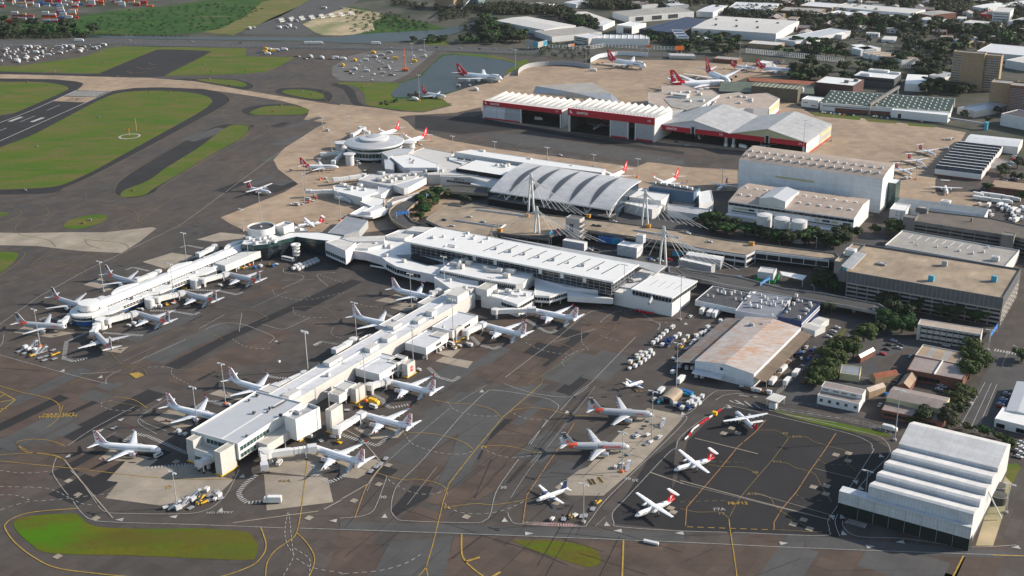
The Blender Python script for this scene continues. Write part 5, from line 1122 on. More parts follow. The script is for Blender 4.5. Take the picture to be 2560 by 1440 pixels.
for e in ([arp(i/nu,0) for i in range(nu+1)],[arp(1,j/nv) for j in range(nv+1)],[arp(1-i/nu,1) for i in range(nu+1)],[arp(0,1-j/nv) for j in range(nv+1)]):
 for a,b in zip(e[:-1],e[1:]): mb.poly([(a.x,a.y,a.z-1),(b.x,b.y,b.z-1),tuple(b),tuple(a)],1)
M['archroof']=roof_mat('arched_roof',(.50,.505,.52),BX,9.8,rough=.4,line=.7,var=.06)
wpart('roof',mb,['archroof','lgrey'],al)
for k in range(5):
 uc=(k+1)/6-.004; mb=MB(); L_=[];R_=[]
 for j in range(13):
  v=.02+.95*j/12; w=.027*math.sin(math.pi*min(1,j/12))**.8*(1.1-.3*j/12); bow=.012*math.sin(math.pi*j/12)
  L_.append(arp(uc-w-bow,v,.12)); R_.append(arp(uc+w-bow,v,.12))
 mb.add(L_+R_,[(j,13+j,14+j,j+1) for j in range(12)],0);
 for S_,sg in ((L_,-1),(R_,1)):
  for a,b in zip(S_[:-1],S_[1:]): mb.add([a,b,b+A_*.7*sg+Vector((0,0,.02)),a+A_*.7*sg+Vector((0,0,.02))],[(0,1,2,3) if sg<0 else (3,2,1,0)],1)
 wpart('skylight',mb,[mat('skylight_grey',(.065,.072,.085),.4),'grey'],al)
i0=.06
def arw(pts,z0,z1f,m,part):
 mb=MB()
 for (a,za),(b,zb) in zip(pts[:-1],pts[1:]): mb.poly([(a.x,a.y,z0),(b.x,b.y,z0),(b.x,b.y,zb),(a.x,a.y,za)],0)
 wpart(part,mb,[m],al)
fr=[arp(u,.13+.03*math.sin(u*math.pi)) for u in [i/12 for i in range(13)]]
arw([(p,hz(.13)-.8) for p in fr],0,0,'glass','glazed_front')
arw([(arp(1,.13+.85*j/10)-A_*2,hz(.13+.85*j/10)-1.1) for j in range(11)],0,0,'bglass','glazed_end')
arw([(arp(0,.13+.85*(1-j/10))+A_*2,hz(.13+.85*(1-j/10))-1.1) for j in range(11)],0,0,'lgrey','end_wall')
for k in range(6):
 u=(k+.5)/6+.06 if k<5 else .99; b_=arp(u-.0,.0)-B_*1.0; b_.z=.2
 for du,v in ((-.045,.05),(.045,.05),(-.03,.2),(.03,.2)):
  mb=MB(); t_=arp(min(1,max(0,u+du)),v,-1); c_=Vector(((b_.x+t_.x)/2,(b_.y+t_.y)/2,0)); mb.tube((b_.x,b_.y,6),t_,.3,None,6); wpart('roof_strut',mb,['white'],al)
 mb=MB(); mb.tube((b_.x,b_.y,0),(b_.x,b_.y,6.2),.45,None,8); wpart('column',mb,['white'],al)
mb=MB(); q=[FL-B_*3,FR-B_*3,FR+B_*10,FL+B_*10]; mb.prism([(p.x,p.y) for p in q],5.6,6.4,0); wpart('upper_road',mb,['dconc'],al)
mb=MB(); q=[p+B_*.5 for p in q]; mb.prism([(p.x,p.y) for p in q],0,5.5,0); wpart('lower_level',mb,['void'],al)
nt_=thing('terminal_north_wing','long low white-roofed wing along the far side of the arched terminal','terminal building',(0,1110,0))
q=P("13:135,112 295,88 1512,265 1480,302 1100,255 620,190",13.5); block(nt_,'upper_storey',q,0,13.5,'offw','white',.3,AX)
e=P("13:150,135 580,200",13.5); d=(e[1]-e[0]).normalized()
for i in range(5):
 a=e[0]+d*(2+i*9.0)-B_*1.6; strip_win(nt_,a,a+d*7.6,9.8,12.2,'gglass',1.9,1,'white',.2)
q=P("13:85,160 140,145 620,205 700,235 560,230 280,200 200,215 85,180",9.5); block(nt_,'lower_storey',q,0,9.5,'offw','white',.3,AX)
q=R3("13:148,258 610,330 760,245",12); block(nt_,'flat_roof_hall',q,0,12,'void','white',.1)
f_=ccw(q); mb=MB();
q=P("13:0,335 280,345 560,425 620,340 150,290 60,265 0,290",8.2); block(nt_,'front_wing',q,0,8.2,'offw','cream',.5,AX)
a,b=P("13:70,385 560,445",4); strip_win(nt_,a-B_*1.5,a-B_*1.5+(b-a)*.45,4.6,6.8,'glass',3.2,1,'lgrey',.1)
q=P("13:275,400 330,385 560,430 500,445",5.6); mb=MB(); mb.prism([(p.x,p.y) for p in q],5.2,5.6,0); wpart('entrance_canopy',mb,['white'],nt_)
mb=MB(); p=P("12:1960,640",5.6)[0]-B_*2.2; text_into(mb,'QANTAS',3.0,(p.x,p.y,6.6),A_,(0,0,1),0,extr=.05,bold=.05); mb.add([(p.x-A_.x*9.5+A_.x*a-B_.x*.1,p.y-A_.y*9.5+A_.y*a-B_.y*.1,6.2+b) for a,b in ((0,2.4),(1.2,1.9),(3.2,-.6),(1.4,-.4))],[(0,3,2,1)],1); wpart('lettering',mb,['dgrey','red'],nt_)
q=P("12:1460,372 1600,318 1900,375 1860,415 2150,600 1640,590",8.5); block(nt_,'cream_roof',q,0,8.5,'cream','cream',.4,AX)
units(nt_,"13:560,230 590,245 620,235 390,115 820,185 1200,245 520,235 15,290",12.2,(3.4,2.4,1.8),'offw')
lk=thing('link_building','faceted silver-roofed link building right of the round terminal','terminal building',(-70,1125,0))
q=P("12:1245,398 1450,380 1740,480 1735,520 1400,518",11); block(lk,'folded_roof',q,0,11,'lgrey','white',.25,AX)
q=P("12:1395,522 1735,522 1740,560 1600,575 1480,560",8.5); block(lk,'low_roof',q,0,8.5,'lgrey','silver',.3,AX)
q=P("12:1170,365 1340,325 1500,325 1440,375 1290,395 1240,415",12); block(lk,'neck',q,0,12,'grey','silver',.3,AX)
q=P("12:1200,410 1245,400 1300,470 1300,540 1210,530",10); block(lk,'corner',q,0,10,'grey','silver',.3,AX)
strip_win(lk,P("12:1330,540",6)[0],P("12:1395,560",6)[0],2,6,'gglass',2)
units(lk,"12:1465,435 1500,455 1490,468",11.3,(2.4,2,1.6),'grey')
units(lk,"12:1610,560",9,(4,3,3),'grey')
wc=thing('gate_building','cluttered low gate building with rooftop plant on the tan apron','gate building',(-110,1060,0))
q=P("12:940,640 1050,585 1500,570 1550,600 1400,690 1250,700",7.5); block(wc,'main_block',q,0,7.5,'lgrey','cream',.4,AX)
q=P("12:1290,690 1600,605 1625,620 1440,720 1400,730",8.6); block(wc,'shaded_wing',q,3,8.6,'offw','silver',.4,AX)
units(wc,"12:1150,570 1180,580 1260,600 1240,610 1340,620 1380,630 1420,600 1480,580 1500,590 1150,640 1170,650 1260,660 1330,610 1450,590 1200,625 1300,640",7.6,(4.2,3,1.8),'cream')
wc2=thing('gate_building','second cluttered low gate building, nearer, with an inclined walkway at its left','gate building',(-105,1015,0))
q=P("12:690,700 760,690 1140,735 1140,760 980,820 700,750",7.0); block(wc2,'main_block',q,0,7,'offw','white',.4,AX)
q=P("12:1140,700 1280,720 1170,790 1060,800 1140,750",6.0); block(wc2,'rear_block',q,0,6,'lgrey','silver',.4,AX)
q=P("12:960,860 1100,810 1210,830 1200,870 1100,920",4.5); block(wc2,'low_block',q,0,4.5,'cream','white',.4,AX)
units(wc2,"12:790,700 830,710 870,715 920,725 1000,740 860,735 960,700",7.1,(4.2,3,1.8),'offw')
mb=MB(); a,b=P("12:735,770",6)[0],P("12:870,865",1)[0]; mb.tube(a,b,1.5,None,4); wpart('sloping_walkway',mb,['lgrey'],wc2)
wc3=thing('service_building','low grey service building with a brown flat roof beside the curved ramp','service building',(-75,985,0))
q=P("12:1225,850 1290,800 1440,780 1590,740 1570,760 1280,850",9); block(wc3,'main_block',q,0,7.5,'lgrey','brownish',.5,AX)
q=P("12:985,950 1100,890 1205,880 1210,900 1065,955",7); block(wc3,'small_block',q,0,6.0,'lgrey','lgrey',.6,AX)
q=P("12:855,985 1000,905 1250,930 1210,985 1090,1020",3.6); block(wc3,'loading_deck',q,2.8,3.6,'white','white',.5,AX)
wc4=thing('grey_roof_shed','low shed with a broad plain grey-blue roof between turboprop and glass block','shed',(-140,930,0))
q=P("12:635,1170 830,1003 1040,1045 950,1150 800,1190",6.5); block(wc4,'roof',q,0,6.5,'grey','bluegrey',.2,AX)
for i,s in enumerate(("12:570,590 12:690,600","12:700,640 12:1000,600","12:430,760 12:740,755","12:575,385 12:770,370","12:690,470 12:810,350","12:880,195 12:1000,130","12:960,120 12:1040,170","12:720,280 12:800,270")):
 if i in (0,): continue
 a,b=P(s,5); jetbridge(['','white boarding bridge with dark striped mouth on the tan apron','white boarding bridge nearest the curved ramp','white boarding bridge left of the round terminal, upper','sloping grey boarding bridge reaching the red-finned airliner','white boarding bridge behind the round terminal','small white boarding bridge on the far side of the round terminal','short boarding bridge at the left rim of the round terminal'][i],b,a,3.8,3.2 if i!=1 else 3.6)
bb=thing('plant_building','grey plant building with a blue band round its open roof','plant building',(130,1000,0))
q=P("13:1908,410 2366,470 2335,510 1910,435",14); q=R3("13:1908,432 2320,485 2366,440",14); block(bb,'upper_block',q,4,14,'bluegrey_clad','dgrey',.6);
q=R3("13:1935,440 2310,600 2366,560",9); q=R3("13:2110,445 2325,480 2360,445",13.6); block(bb,'stair_block',q,0,12,'lgrey','lgrey',.3)
q=P("13:1730,490 1850,440 2100,480 2095,500 2020,560 1730,525",11); block(bb,'white_block',q,0,11,'offw','white',.5,AX)
q=P("13:1645,570 1730,540 2020,600 2000,625 1940,640",8); block(bb,'low_block',q,0,8,'white','white',.5,AX)
q=P("13:2365,480 2480,460 2500,560 2370,590",9); block(bb,'side_block',q,0,9,'white','white',.4,AX)
q=P("13:2080,590 2480,640 2460,690 2100,640",5.5); block(bb,'yard_wall',[q[0],q[1],q[2]-B_*3,q[3]-B_*3],0,5.5,'lgrey','grey',.8,AX)
units(bb,"13:1960,395 2010,400 2060,410 2130,420 2180,430 2240,440 2290,450",14.3,(3.5,2.5,1.4),'offw')
def fascia(root,a,b,z0,z1,txt,num,tx=2.5,th=3.6):
 a=Vector(a);b=Vector(b);u=(b-a);u.z=0;L=u.length;u/=L;n=Vector((u.y,-u.x,0)); mb=MB()
 c=(a+b)/2-n*.6; mb.box((c.x,c.y,(z0+z1)/2),(L,1.4,z1-z0),math.atan2(u.y,u.x),0)
 f=wpart('fascia',mb,['redfascia'],root); mb=MB()
 if txt:
  p=a+u*(tx+th*4.2)+n*.16; text_into(mb,txt,th,(p.x,p.y,(z0+z1)/2-.1),u,(0,0,1),0,extr=.03,bold=.10)
  q=a+u*(tx-1)+n*.16; zc_=(z0+z1)/2; S=th*.5
  mb.add([(q+u*S*x).to_tuple()[:2]+(zc_+S*y,) for x,y in ((0,1.1),(1,.8),(2.4,-.9),(1.2,-.7),(.5,-.9))],[(0,4,3,2,1)],0)
 if num:
  p=a+u*(L-6)+n*.16; text_into(mb,num,th*.85,(p.x,p.y,(z0+z1)/2),u,(0,0,1),0,extr=.03,bold=.05)
 if mb.v: wpart('lettering',mb,['white'],f)
 return u,n,L
def saw(root,q,z,amp,n,front=8.,m='white'):
 a,b,c,d=[Vector((p[0],p[1],0)) for p in q]; mb=MB(); u=(b-a)/n; dp=(d-a); dl=dp.length; dn=dp/dl
 mb.poly([tuple((p).to_tuple()[:2])+(z,) for p in (a,b,b+dn*front,a+dn*front)],0)
 for i in range(n):
  p0=a+u*i+dn*front; p1=p0+u; pm=(p0+p1)/2; e0=p0+dn*(dl-front);e1=e0+u;em=(e0+e1)/2
  f=lambda p,h:(p.x,p.y,z+h)
  mb.add([f(p0,0),f(p1,0),f(pm,amp*.04),f(e0,0),f(e1,0),f(em,amp)],[(0,2,5,3),(2,1,4,5),(0,1,2),(3,5,4)],0)
 wpart('sawtooth_roof',mb,[roofm(m,BX)],root)
def hangar_shell(root,q,z,wall='offw',floor=True,open_front=True):
 a,b,c,d=[Vector((p[0],p[1],0)) for p in q]; mb=MB()
 for p,r_ in ((b,c),(c,d),(d,a)):
  mb.poly([(p.x,p.y,0),(r_.x,r_.y,0),(r_.x,r_.y,z),(p.x,p.y,z)],0); n_=(r_-p).normalized(); n_=Vector((-n_.y,n_.x,0))*.3; p2,r2=p+n_,r_+n_
  mb.poly([(p2.x,p2.y,z),(r2.x,r2.y,z),(r2.x,r2.y,0),(p2.x,p2.y,0)],1)
 mb.poly([(v.x,v.y,.24) for v in (a,b,c,d)],2)
 wpart('wall',mb,[wall,'dgrey','asphD'],root)  # dark inner walls and floor put the hangar's inner shade into colour
q=R3("17:135,255 1105,370 1360,272",20); h1=bld('aircraft_hangar','white zigzag-roofed hangar with crimson fascia, leftmost, half its doors shut','hangar',q,'hangars with crimson fascias')
hangar_shell(h1,q,19.8); saw(h1,q,20,3.0,12)
a,b,c,d=q; u,n,L=fascia(h1,a,b,15.4,20.2,'QANTAS','131',3.2,2.9)
for t0,t1,m_ in ((.0,.17,'lilac'),(.172,.28,'lilac'),(.282,.48,'grey')):
 mb=MB(); p=a.lerp(b,t0);r_=a.lerp(b,t1); f=lambda v,o,z:(v.x-n.x*o,v.y-n.y*o,z)
 mb.add([f(p,.2,1.6),f(r_,.2,1.6),f(r_,.2,10),f(p,.2,10),f(r_,3,15.4),f(p,3,15.4),f(p,.2,0),f(r_,.2,0)],[(0,1,2,3),(3,2,4,5)],0); mb.add([f(p,.2,0),f(r_,.2,0),f(r_,.2,1.6),f(p,.2,1.6)],[(0,1,2,3)],1); wpart('door_leaf',mb,[m_,'redfascia'],h1)
for t in (.0,.485,.985):
 p=a.lerp(b,t)-n*.8; mb=MB(); mb.box((p.x,p.y,7.8),(1.6,1.6,15.6),AX,0); wpart('column',mb,['lgrey'],h1)
q=R3("17:1178,350 2250,475 2520,372",25); q=[q[0],q[1],q[2],q[3]]; h2=bld('aircraft_hangar','tallest crimson-fascia hangar with two grey door panels and white zigzag roof','hangar',q,'hangars with crimson fascias')
hangar_shell(h2,q,24.8); saw(h2,q,25,3.2,13,14)
a,b,c,d=q; u,n,L=fascia(h2,a,b,18,25.3,'QANTAS','191',3.2,3.4)
for i in range(26):
 p=a.lerp(b,(i+1)/27)+B_*7; mb=MB(); mb.box((p.x,p.y,25.3),(1.2,1.8,.5),AX,0); wpart('roof_vent',mb,['grey'],h2)
for t0,t1 in ((.505,.695),(.79,.985)):
 mb=MB(); p=a.lerp(b,t0);r_=a.lerp(b,t1); f=lambda v,o,z:(v.x-n.x*o,v.y-n.y*o,z)
 mb.add([f(p,.3,1.8),f(r_,.3,1.8),f(r_,.3,18),f(p,.3,18)],[(0,1,2,3)],0); mb.add([f(p,.3,0),f(r_,.3,0),f(r_,.3,1.8),f(p,.3,1.8)],[(0,1,2,3)],1); wpart('door_leaf',mb,['grey','redfascia'],h2)
for t in (.005,.02,.50,.7,.785,.99):
 p=a.lerp(b,t)-n*.9; mb=MB(); mb.box((p.x,p.y,9),(1.2,1.4,18),AX,0); wpart('column',mb,['offw'],h2)
q=R3("16:25,985 1935,1210 2245,975",14.3); h3=bld('aircraft_hangar','gabled double hangar with silver roofs, yellow gables and one long crimson fascia','hangar',q,'hangars with crimson fascias')
a,b,c,d=[Vector((p.x,p.y,0)) for p in q]; hangar_shell(h3,q,14.2,'grey'); u,n,L=fascia(h3,a,b,9.3,14.4,'QANTAS','271',3.2,2.9)
mb=MB(); p=a.lerp(b,.44)+n*.16; text_into(mb,'245',2.6,(p.x,p.y,11.8),u,(0,0,1),0,extr=.03,bold=.05); wpart('lettering',mb,['white'],h3)
M['gable']=mat('gable_yellow',(.44,.42,.26),.7,0,.08,.1)
for t0,t1,m_ in ((0,.5,'lilac'),(.5,1,'gable')):
 l_,r_=a.lerp(b,t0),a.lerp(b,t1); lb,rb=d.lerp(c,t0),d.lerp(c,t1); mf,mk_=(l_+r_)/2,(lb+rb)/2; zr_=23.5; ov=B_*-1.5
 f=lambda v,z,o=Vector():(v.x+o.x,v.y+o.y,z)
 mb=MB(); mb.add([f(l_,14.4,ov),f(mf,zr_,ov),f(mk_,zr_),f(lb,14.4)],[(0,1,2,3)],0); mb.add([f(l_,14.1,ov),f(mf,zr_-.4,ov),f(mk_,zr_-.4),f(lb,14.1)],[(3,2,1,0)],0)
 mb.add([f(r_,14.4,ov),f(mf,zr_,ov),f(mk_,zr_),f(rb,14.4)],[(3,2,1,0)],0); mb.add([f(r_,14.1,ov),f(mf,zr_-.4,ov),f(mk_,zr_-.4),f(rb,14.1)],[(0,1,2,3)],0)
 mb.add([f(l_,14.4,ov),f(mf,zr_,ov),f(mf,zr_-.5,ov),f(l_,13.9,ov)],[(0,3,2,1)],1); mb.add([f(r_,14.4,ov),f(mf,zr_,ov),f(mf,zr_-.5,ov),f(r_,13.9,ov)],[(0,1,2,3)],1)
 rr_=wpart('gable_roof',mb,[roofm('silver',AX),'white'],h3)
 for i in range(6):
  s0_,s1_=(r_.lerp(rb,(i+.8)/7)),(mf.lerp(mk_,(i+.8)/7)); p0_=s0_.lerp(s1_,.15);p1_=s0_.lerp(s1_,.8); z0_,z1_=14.4+.15*9.1+.08,14.4+.8*9.1+.08; w2=B_*.35
  mb=MB(); mb.add([f(p0_-w2,z0_),f(p0_+w2,z0_),f(p1_+w2,z1_),f(p1_-w2,z1_)],[(0,1,2,3)],0); wpart('roof_light',mb,['grey'],rr_)
 mb=MB(); mb.poly([f(l_,14.2,n*.05),f(r_,14.2,n*.05),f(mf,zr_-.4,n*.05)],0); wpart('gable_wall',mb,[m_],h3)
 mb=MB(); mb.poly([f(lb,14.2),f(mk_,zr_-.4),f(rb,14.2)],0); wpart('gable_wall',mb,['grey'],h3)
 mb=MB(); cc=mf+n*.9; mb.box((cc.x,cc.y,13.2),(4.6,1.2,8.4),AX,0); cc=mf+n*1.55; mb.box((cc.x,cc.y,12.7),(3.2,.1,7.6),AX,1); wpart('tail_slot',mb,['lgrey','void'],h3)
for t in (.012,.475,.525,.985):
 p=a.lerp(b,t)-n*1.2; mb=MB(); mb.box((p.x,p.y,4.7),(2.4,2.2,9.4),AX,0); mb.box((p.x,p.y,1.4),(3.2,3,2.8),AX,1); wpart('column',mb,['grey','offw'],h3)
e0,e1=b,c; uu=(e1-e0).normalized(); nn=Vector((uu.y,-uu.x,0)); EL=(e1-e0).length
for t0,t1,z0,z1,m_ in ((0,.5,3,12.5,'lilac'),(.55,1,8,12.5,'gable'),(0,1,0,1.5,'redfascia'),(0,.5,1.5,3,'gable'),(.55,1,1.5,4.5,'gable')):
 p,r_=e0+uu*EL*t0+nn*.15,e0+uu*EL*t1+nn*.15; mb=MB(); mb.poly([(p.x,p.y,z0),(r_.x,r_.y,z0),(r_.x,r_.y,z1),(p.x,p.y,z1)],0); wpart('side_panel',mb,[m_],h3)
h4=thing('faceted_hangar','large beige hangar with folded roof planes behind the gabled pair','hangar',(220,1330,0))
q=P("16:-95,570 75,572 75,492 380,478 540,540 720,540 815,605 600,740 330,800 200,815 -95,700",17); block(h4,'west_hall',q,0,17,'lgrey','pink',.3,AX)
q=P("16:100,655 330,625 780,612 600,745 400,800 200,760",17.2);
mb=MB(); tessroof(mb,[(p.x,p.y,17.45) for p in q],0); wpart('painted_fold_shade',mb,[roofm('old',AX)],h4)  # flat sheet; the fold's shade is put into its darker roof tone
q=P("16:815,600 1080,570 1140,600 1430,580 1590,650 1455,770 1250,785 1150,775 1040,790 700,765",15); block(h4,'east_hall',q,0,15,'lgrey','pink',.3,AX)
a,b=P("16:1455,770 1590,650",15); strip_win(h4,a,b,6.5,13.8,'gable',60,1,'white',.15,'side_panel'); strip_win(h4,a,b,.1,1.4,'redfascia',60,1,'redfascia',.17,'side_panel')
units(h4,"16:180,590 295,575 410,570 520,565 270,620 560,600 420,690 590,685 740,700",17.4,(4.5,3,1.6),'offw');units(h4,"16:1070,625 1145,635 1215,670 1220,690 940,640 1070,710",15.3,(5,3,1.6),'lgrey')
q=near("16:385,845",0,17,8); h5=bld('white_tower_block','small white control block with a dark window strip under its flat roof','control room',q); block(h5,'wall',q,0,19,'white','white',.3); qi=[p for p in inset(ccw(q),-.5)]; mb=MB(); shell(mb,qi,20.2,21,0,1,.1); wpart('roof',mb,['white',roofm('white',AX)],h5); mb=MB(); shell(mb,inset(ccw(q),.3),19,20.2,0,0); wpart('window',mb,['glass'],h5)
h6=thing('faceted_canopy','big faceted grey canopy roof raised on steel legs over scaffolding','canopy',(75,1375,0))
tp=P("17:785,72 1480,30 1715,165 1240,152",20); b1=P("17:750,165 1720,268 1820,265 1490,60",13)
mb=MB(); T0,T1,T2_,T3_=tp;
mb.add([T0,T3_,T2_,T1],[(0,1,3),(1,2,3)],0); B0_,B1_,B2_,B3_=b1
mb.add([T0,T3_,T2_,B0_,B1_,B2_,T1,B3_],[(3,4,1,0),(4,2,1),(4,5,2),(5,7,6,2),(7,3,0,6)],1); mb.add([B0_,B1_,B2_,B3_],[(3,2,1,0)],1)
wpart('folded_roof',mb,[roofm('old',AX),mat('canopy_edge',(.36,.39,.42),.5)],h6)
for s in ("17:830,200","17:1000,215","17:1380,300","17:1615,320","17:1720,330","17:1040,230","17:1500,300"):
 p=P(s,0)[0]; mb=MB(); mb.tube((p.x,p.y,0),(p.x,p.y,14),.5,None,6); mb.tube((p.x-4,p.y,0),(p.x,p.y,12),.25,None,5); wpart('leg',mb,['grey'],h6)
q=R3("17:1380,330 1720,365 1740,330",3); mb=MB()
for z in (2,5,8,11):
 for t in range(6): p=q[0].lerp(q[1],t/5); mb.tube((p.x,p.y,0),(p.x,p.y,11),.2,None,4)
 c=(q[0]+q[1])/2; mb.box((c.x,c.y,z),((q[1]-q[0]).length,3,.3),AX,1)
wpart('scaffolding',mb,['grey','brown'],h6)
def prismroof(root,q,z0,prof,wall,roof,part='hall',ang=BX):
 """q: rectangle a,b,c,d (front edge a-b); prof: list of (t across depth, z)"""
 a,b,c,d=[Vector((p[0],p[1],0)) for p in q]; mb=MB()
 L_=[a.lerp(d,t) for t,_ in prof]; R_=[b.lerp(c,t) for t,_ in prof]; f=lambda p,z:(p.x,p.y,z)
 for i in range(len(prof)-1): mb.add([f(L_[i],prof[i][1]),f(R_[i],prof[i][1]),f(R_[i+1],prof[i+1][1]),f(L_[i+1],prof[i+1][1])],[(0,1,2,3)],1)
 mb.poly([f(a,z0),f(b,z0),f(b,prof[0][1]),f(a,prof[0][1])],0); mb.poly([f(c,z0),f(d,z0),f(d,prof[-1][1]),f(c,prof[-1][1])],0)
 mb.poly([f(b,z0),f(c,z0)]+[f(R_[i],prof[i][1]) for i in range(len(prof)-1,-1,-1)],0)
 mb.poly([f(d,z0),f(a,z0)]+[f(L_[i],prof[i][1]) for i in range(len(prof))],0)
 return wpart(part,mb,[wall,roofm(roof,ang) if roof not in M else roof],root)
M['blueish']=roof_mat('blue_white_cladding',(.70,.73,.77),AX,3.2,rough=.5,line=.86,var=.05,damt=.4)
q=R3("3:440,1187 1510,1332 1608,1262",30); t1=bld('tall_hangar','very tall white hangar with pale pink curved roof dotted with vents','hangar',q)
prismroof(t1,q,0,[(0,30),(.18,32.2),(.45,34),(.75,35),(1,35)],'blueish','pink')
a,b,c,d=q; a=Vector((a.x,a.y,0));b=Vector((b.x,b.y,0));c=Vector((c.x,c.y,0));d=Vector((d.x,d.y,0))
for i in range(16):
 for t,z in ((.22,32.7),(.5,34.3)):
  p=a.lerp(b,(i+.6)/16.4)+(d-a)*t; mb=MB(); mb.box((p.x,p.y,z+.4),(2.4,2.0,1.1),AX,0); mb.box((p.x,p.y,z+1),(2.0,1.5,.2),AX,1); wpart('roof_vent',mb,['offw','grey'],t1)
strip_win(t1,a.lerp(b,.27),a.lerp(b,.54),18.5,20,'gable',80,1,'gable',.1,'wall_stripe')
q2=[b+B_*((c-b).length*1.0),b+B_*((c-b).length*1.0)+A_*7,b+B_*((c-b).length*1.0+14)+A_*7,b+B_*((c-b).length+14)]; q2=[p-B_*15 for p in q2]; block(t1,'door_track_bay',q2,0,22,'gglass','lgrey',.2)
q=R3("6:360,68 1295,200 1408,80",12.5); t2=bld('lower_hangar','lower white hangar with pink roof, raised middle bay and dark window band','hangar',q)
prismroof(t2,q,0,[(0,12.5),(.55,17),(1,15.5)],'white','pink'); a,b,c,d=q
strip_win(t2,a,b,9.3,11.6,'glass',5,1,'lgrey',.1); strip_win(t2,a.lerp(b,.03),a.lerp(b,.98),4.3,5.3,'glass',3,1,'lgrey',.1)
for t0,t1_,m_ in ((.04,.17,'gable'),(.17,.22,'glass'),(.25,.3,'glass'),(.70,.74,'gable'),(.76,.82,'glass'),(.83,.88,'gable'),(.92,.98,'glass')): strip_win(t2,a.lerp(b,t0),a.lerp(b,t1_),6.4,8.2,m_,4,1,'lgrey',.12)
mq=[a.lerp(b,.25),a.lerp(b,.46)]; mq=[mq[0]+B_*1,mq[1]+B_*1]; dd=B_*34; q3=[mq[0],mq[1],mq[1]+dd,mq[0]+dd]
prismroof(t2,[q3[1],q3[2],q3[3],q3[0]],10,[(0,18.5),(.5,21),(1,18.5)],'offw','silver','raised_bay',AX)
for i in range(12):
 for t,z in ((.3,15.2),(.62,17)):
  if .22<(i+.6)/12.4<.5: continue
  p=Vector((a.x,a.y,0)).lerp(Vector((b.x,b.y,0)),(i+.6)/12.4)+(d-a)*t; mb=MB(); mb.box((p.x,p.y,z+.2),(2.2,1.8,1),AX,0); wpart('roof_vent',mb,['offw'],t2)
q=R3("6:380,235 1200,330 1230,290",1.5);
q=R3("6:345,160 1285,300 1300,285",4.0); block(t2,'annex',[q[0]-B_*2,q[1]-B_*2,q[1]+B_*4,q[0]+B_*4],0,3.6,'offw','white',.2)
for s in ("6:640,205","6:772,232","6:902,252"):
 p=P(s,15)[0]; r_=6.0; t3=thing('storage_silo','white cylindrical storage silo, '+{'6:640,205':'left','6:772,232':'middle','6:902,252':'right'}[s]+' of three among the trees','silo',(p.x,p.y+r_,0),0,'white storage silos')
 mb=MB(); mb.lathe((0,0,0),[(r_,0),(r_,17),(r_+.15,17.1)],32,0); lpart('tank_wall',mb,['tank'],t3)
 mb=MB(); mb.lathe((0,0,0),[(r_+.15,17.1),(r_*.5,17.8),(.01,18.1)],32,0); lpart('tank_roof',mb,['tank'],t3)
 mb=MB();
 for i in range(16): tt=i*math.pi/8; mb.tube(((r_)*math.cos(tt),(r_)*math.sin(tt),17.1),(r_*math.cos(tt),r_*math.sin(tt),18.2),.06,None,4)
 for i in range(16): tt=i*math.pi/8; t2_=tt+math.pi/8; mb.tube((r_*math.cos(tt),r_*math.sin(tt),18.2),(r_*math.cos(t2_),r_*math.sin(t2_),18.2),.06,None,4)
 lpart('railing',mb,['lgrey'],t3)
za=18.5
sA,sB=P("9:1405,752 2187,962",za); far1,far2=P("9:1740,280 2440,430",za)
u=(sB-sA).normalized(); nB=Vector((-u.y,u.x,0)); W=(sB-sA).length; D_=(far2-sB).dot(nB)
sh=thing('stepped_hangar','large white hangar with four stepped roof ridges and black base, bottom right corner','hangar',((sA.x+sB.x)/2,(sA.y+sB.y)/2,0))
hw_=roof_mat('roof_stepped',(.60,.60,.60),math.atan2(u.y,u.x),4.2,rough=.5,line=.8,var=.07,damt=.45)
M['stepc']=roof_mat('stepped_cladding',(.62,.64,.66),math.atan2(u.y,u.x),1.6,rough=.55,line=.8,var=.08,damt=.5)
st_=[(0,.10,.155),(.155,.25,.31),(.31,.405,.47),(.47,.57,.64)]
def sp3(t,w0,z): p=sA+u*w0+nB*(D_*t); return (p.x,p.y,z)
mb=MB()
def face(pts,m=0): mb.poly(pts,m)
lo=za-3.4
for t0,t1_,t2_ in st_:
 face([sp3(t0,0,lo if t0 else 12),sp3(t0,W,lo if t0 else 12),sp3(t0,W,za-.6),sp3(t0,0,za-.6)],0)
 face([sp3(t0,0,za-.6),sp3(t0,W,za-.6),sp3(t0+.02,W,za),sp3(t0+.02,0,za)],1)
 face([sp3(t0+.02,0,za),sp3(t0+.02,W,za),sp3(t2_,W,lo),sp3(t2_,0,lo)],1)
face([sp3(.64,0,lo),sp3(.64,W,lo),sp3(.64,W,za-1.0),sp3(.64,0,za-1.0)],0)
face([sp3(.64,0,za-1.0),sp3(.64,W,za-1.0),sp3(.87,W,za+2.6),sp3(.87,0,za+2.6)],1)
face([sp3(.87,0,za+2.6),sp3(.87,W,za+2.6),sp3(1.0,W,za-1),sp3(1.0,0,za-1)],1)
for w0 in (0,W):
 pr=[(0,0)]
 pts=[sp3(0,w0,0)]
 for t0,t1_,t2_ in st_: pts+=[sp3(t0,w0,za-.6),sp3(t0+.02,w0,za),sp3(t2_,w0,lo)]
 pts+=[sp3(.64,w0,za-1),sp3(.87,w0,za+2.6),sp3(1,w0,za-1),sp3(1,w0,0)]
 vs_=[Vector((i,p[2],0)) for i,p in zip([((Vector(p)-sA).dot(nB)) for p in pts],pts)]
 from mathutils.geometry import tessellate_polygon
 for tr in tessellate_polygon([vs_]):
  q=[pts[i] for i in tr]; nr=(Vector(q[1])-Vector(q[0])).cross(Vector(q[2])-Vector(q[0]));
  if nr.dot(u)*(1 if w0 else -1)<0: q=q[::-1]
  face(q,0)
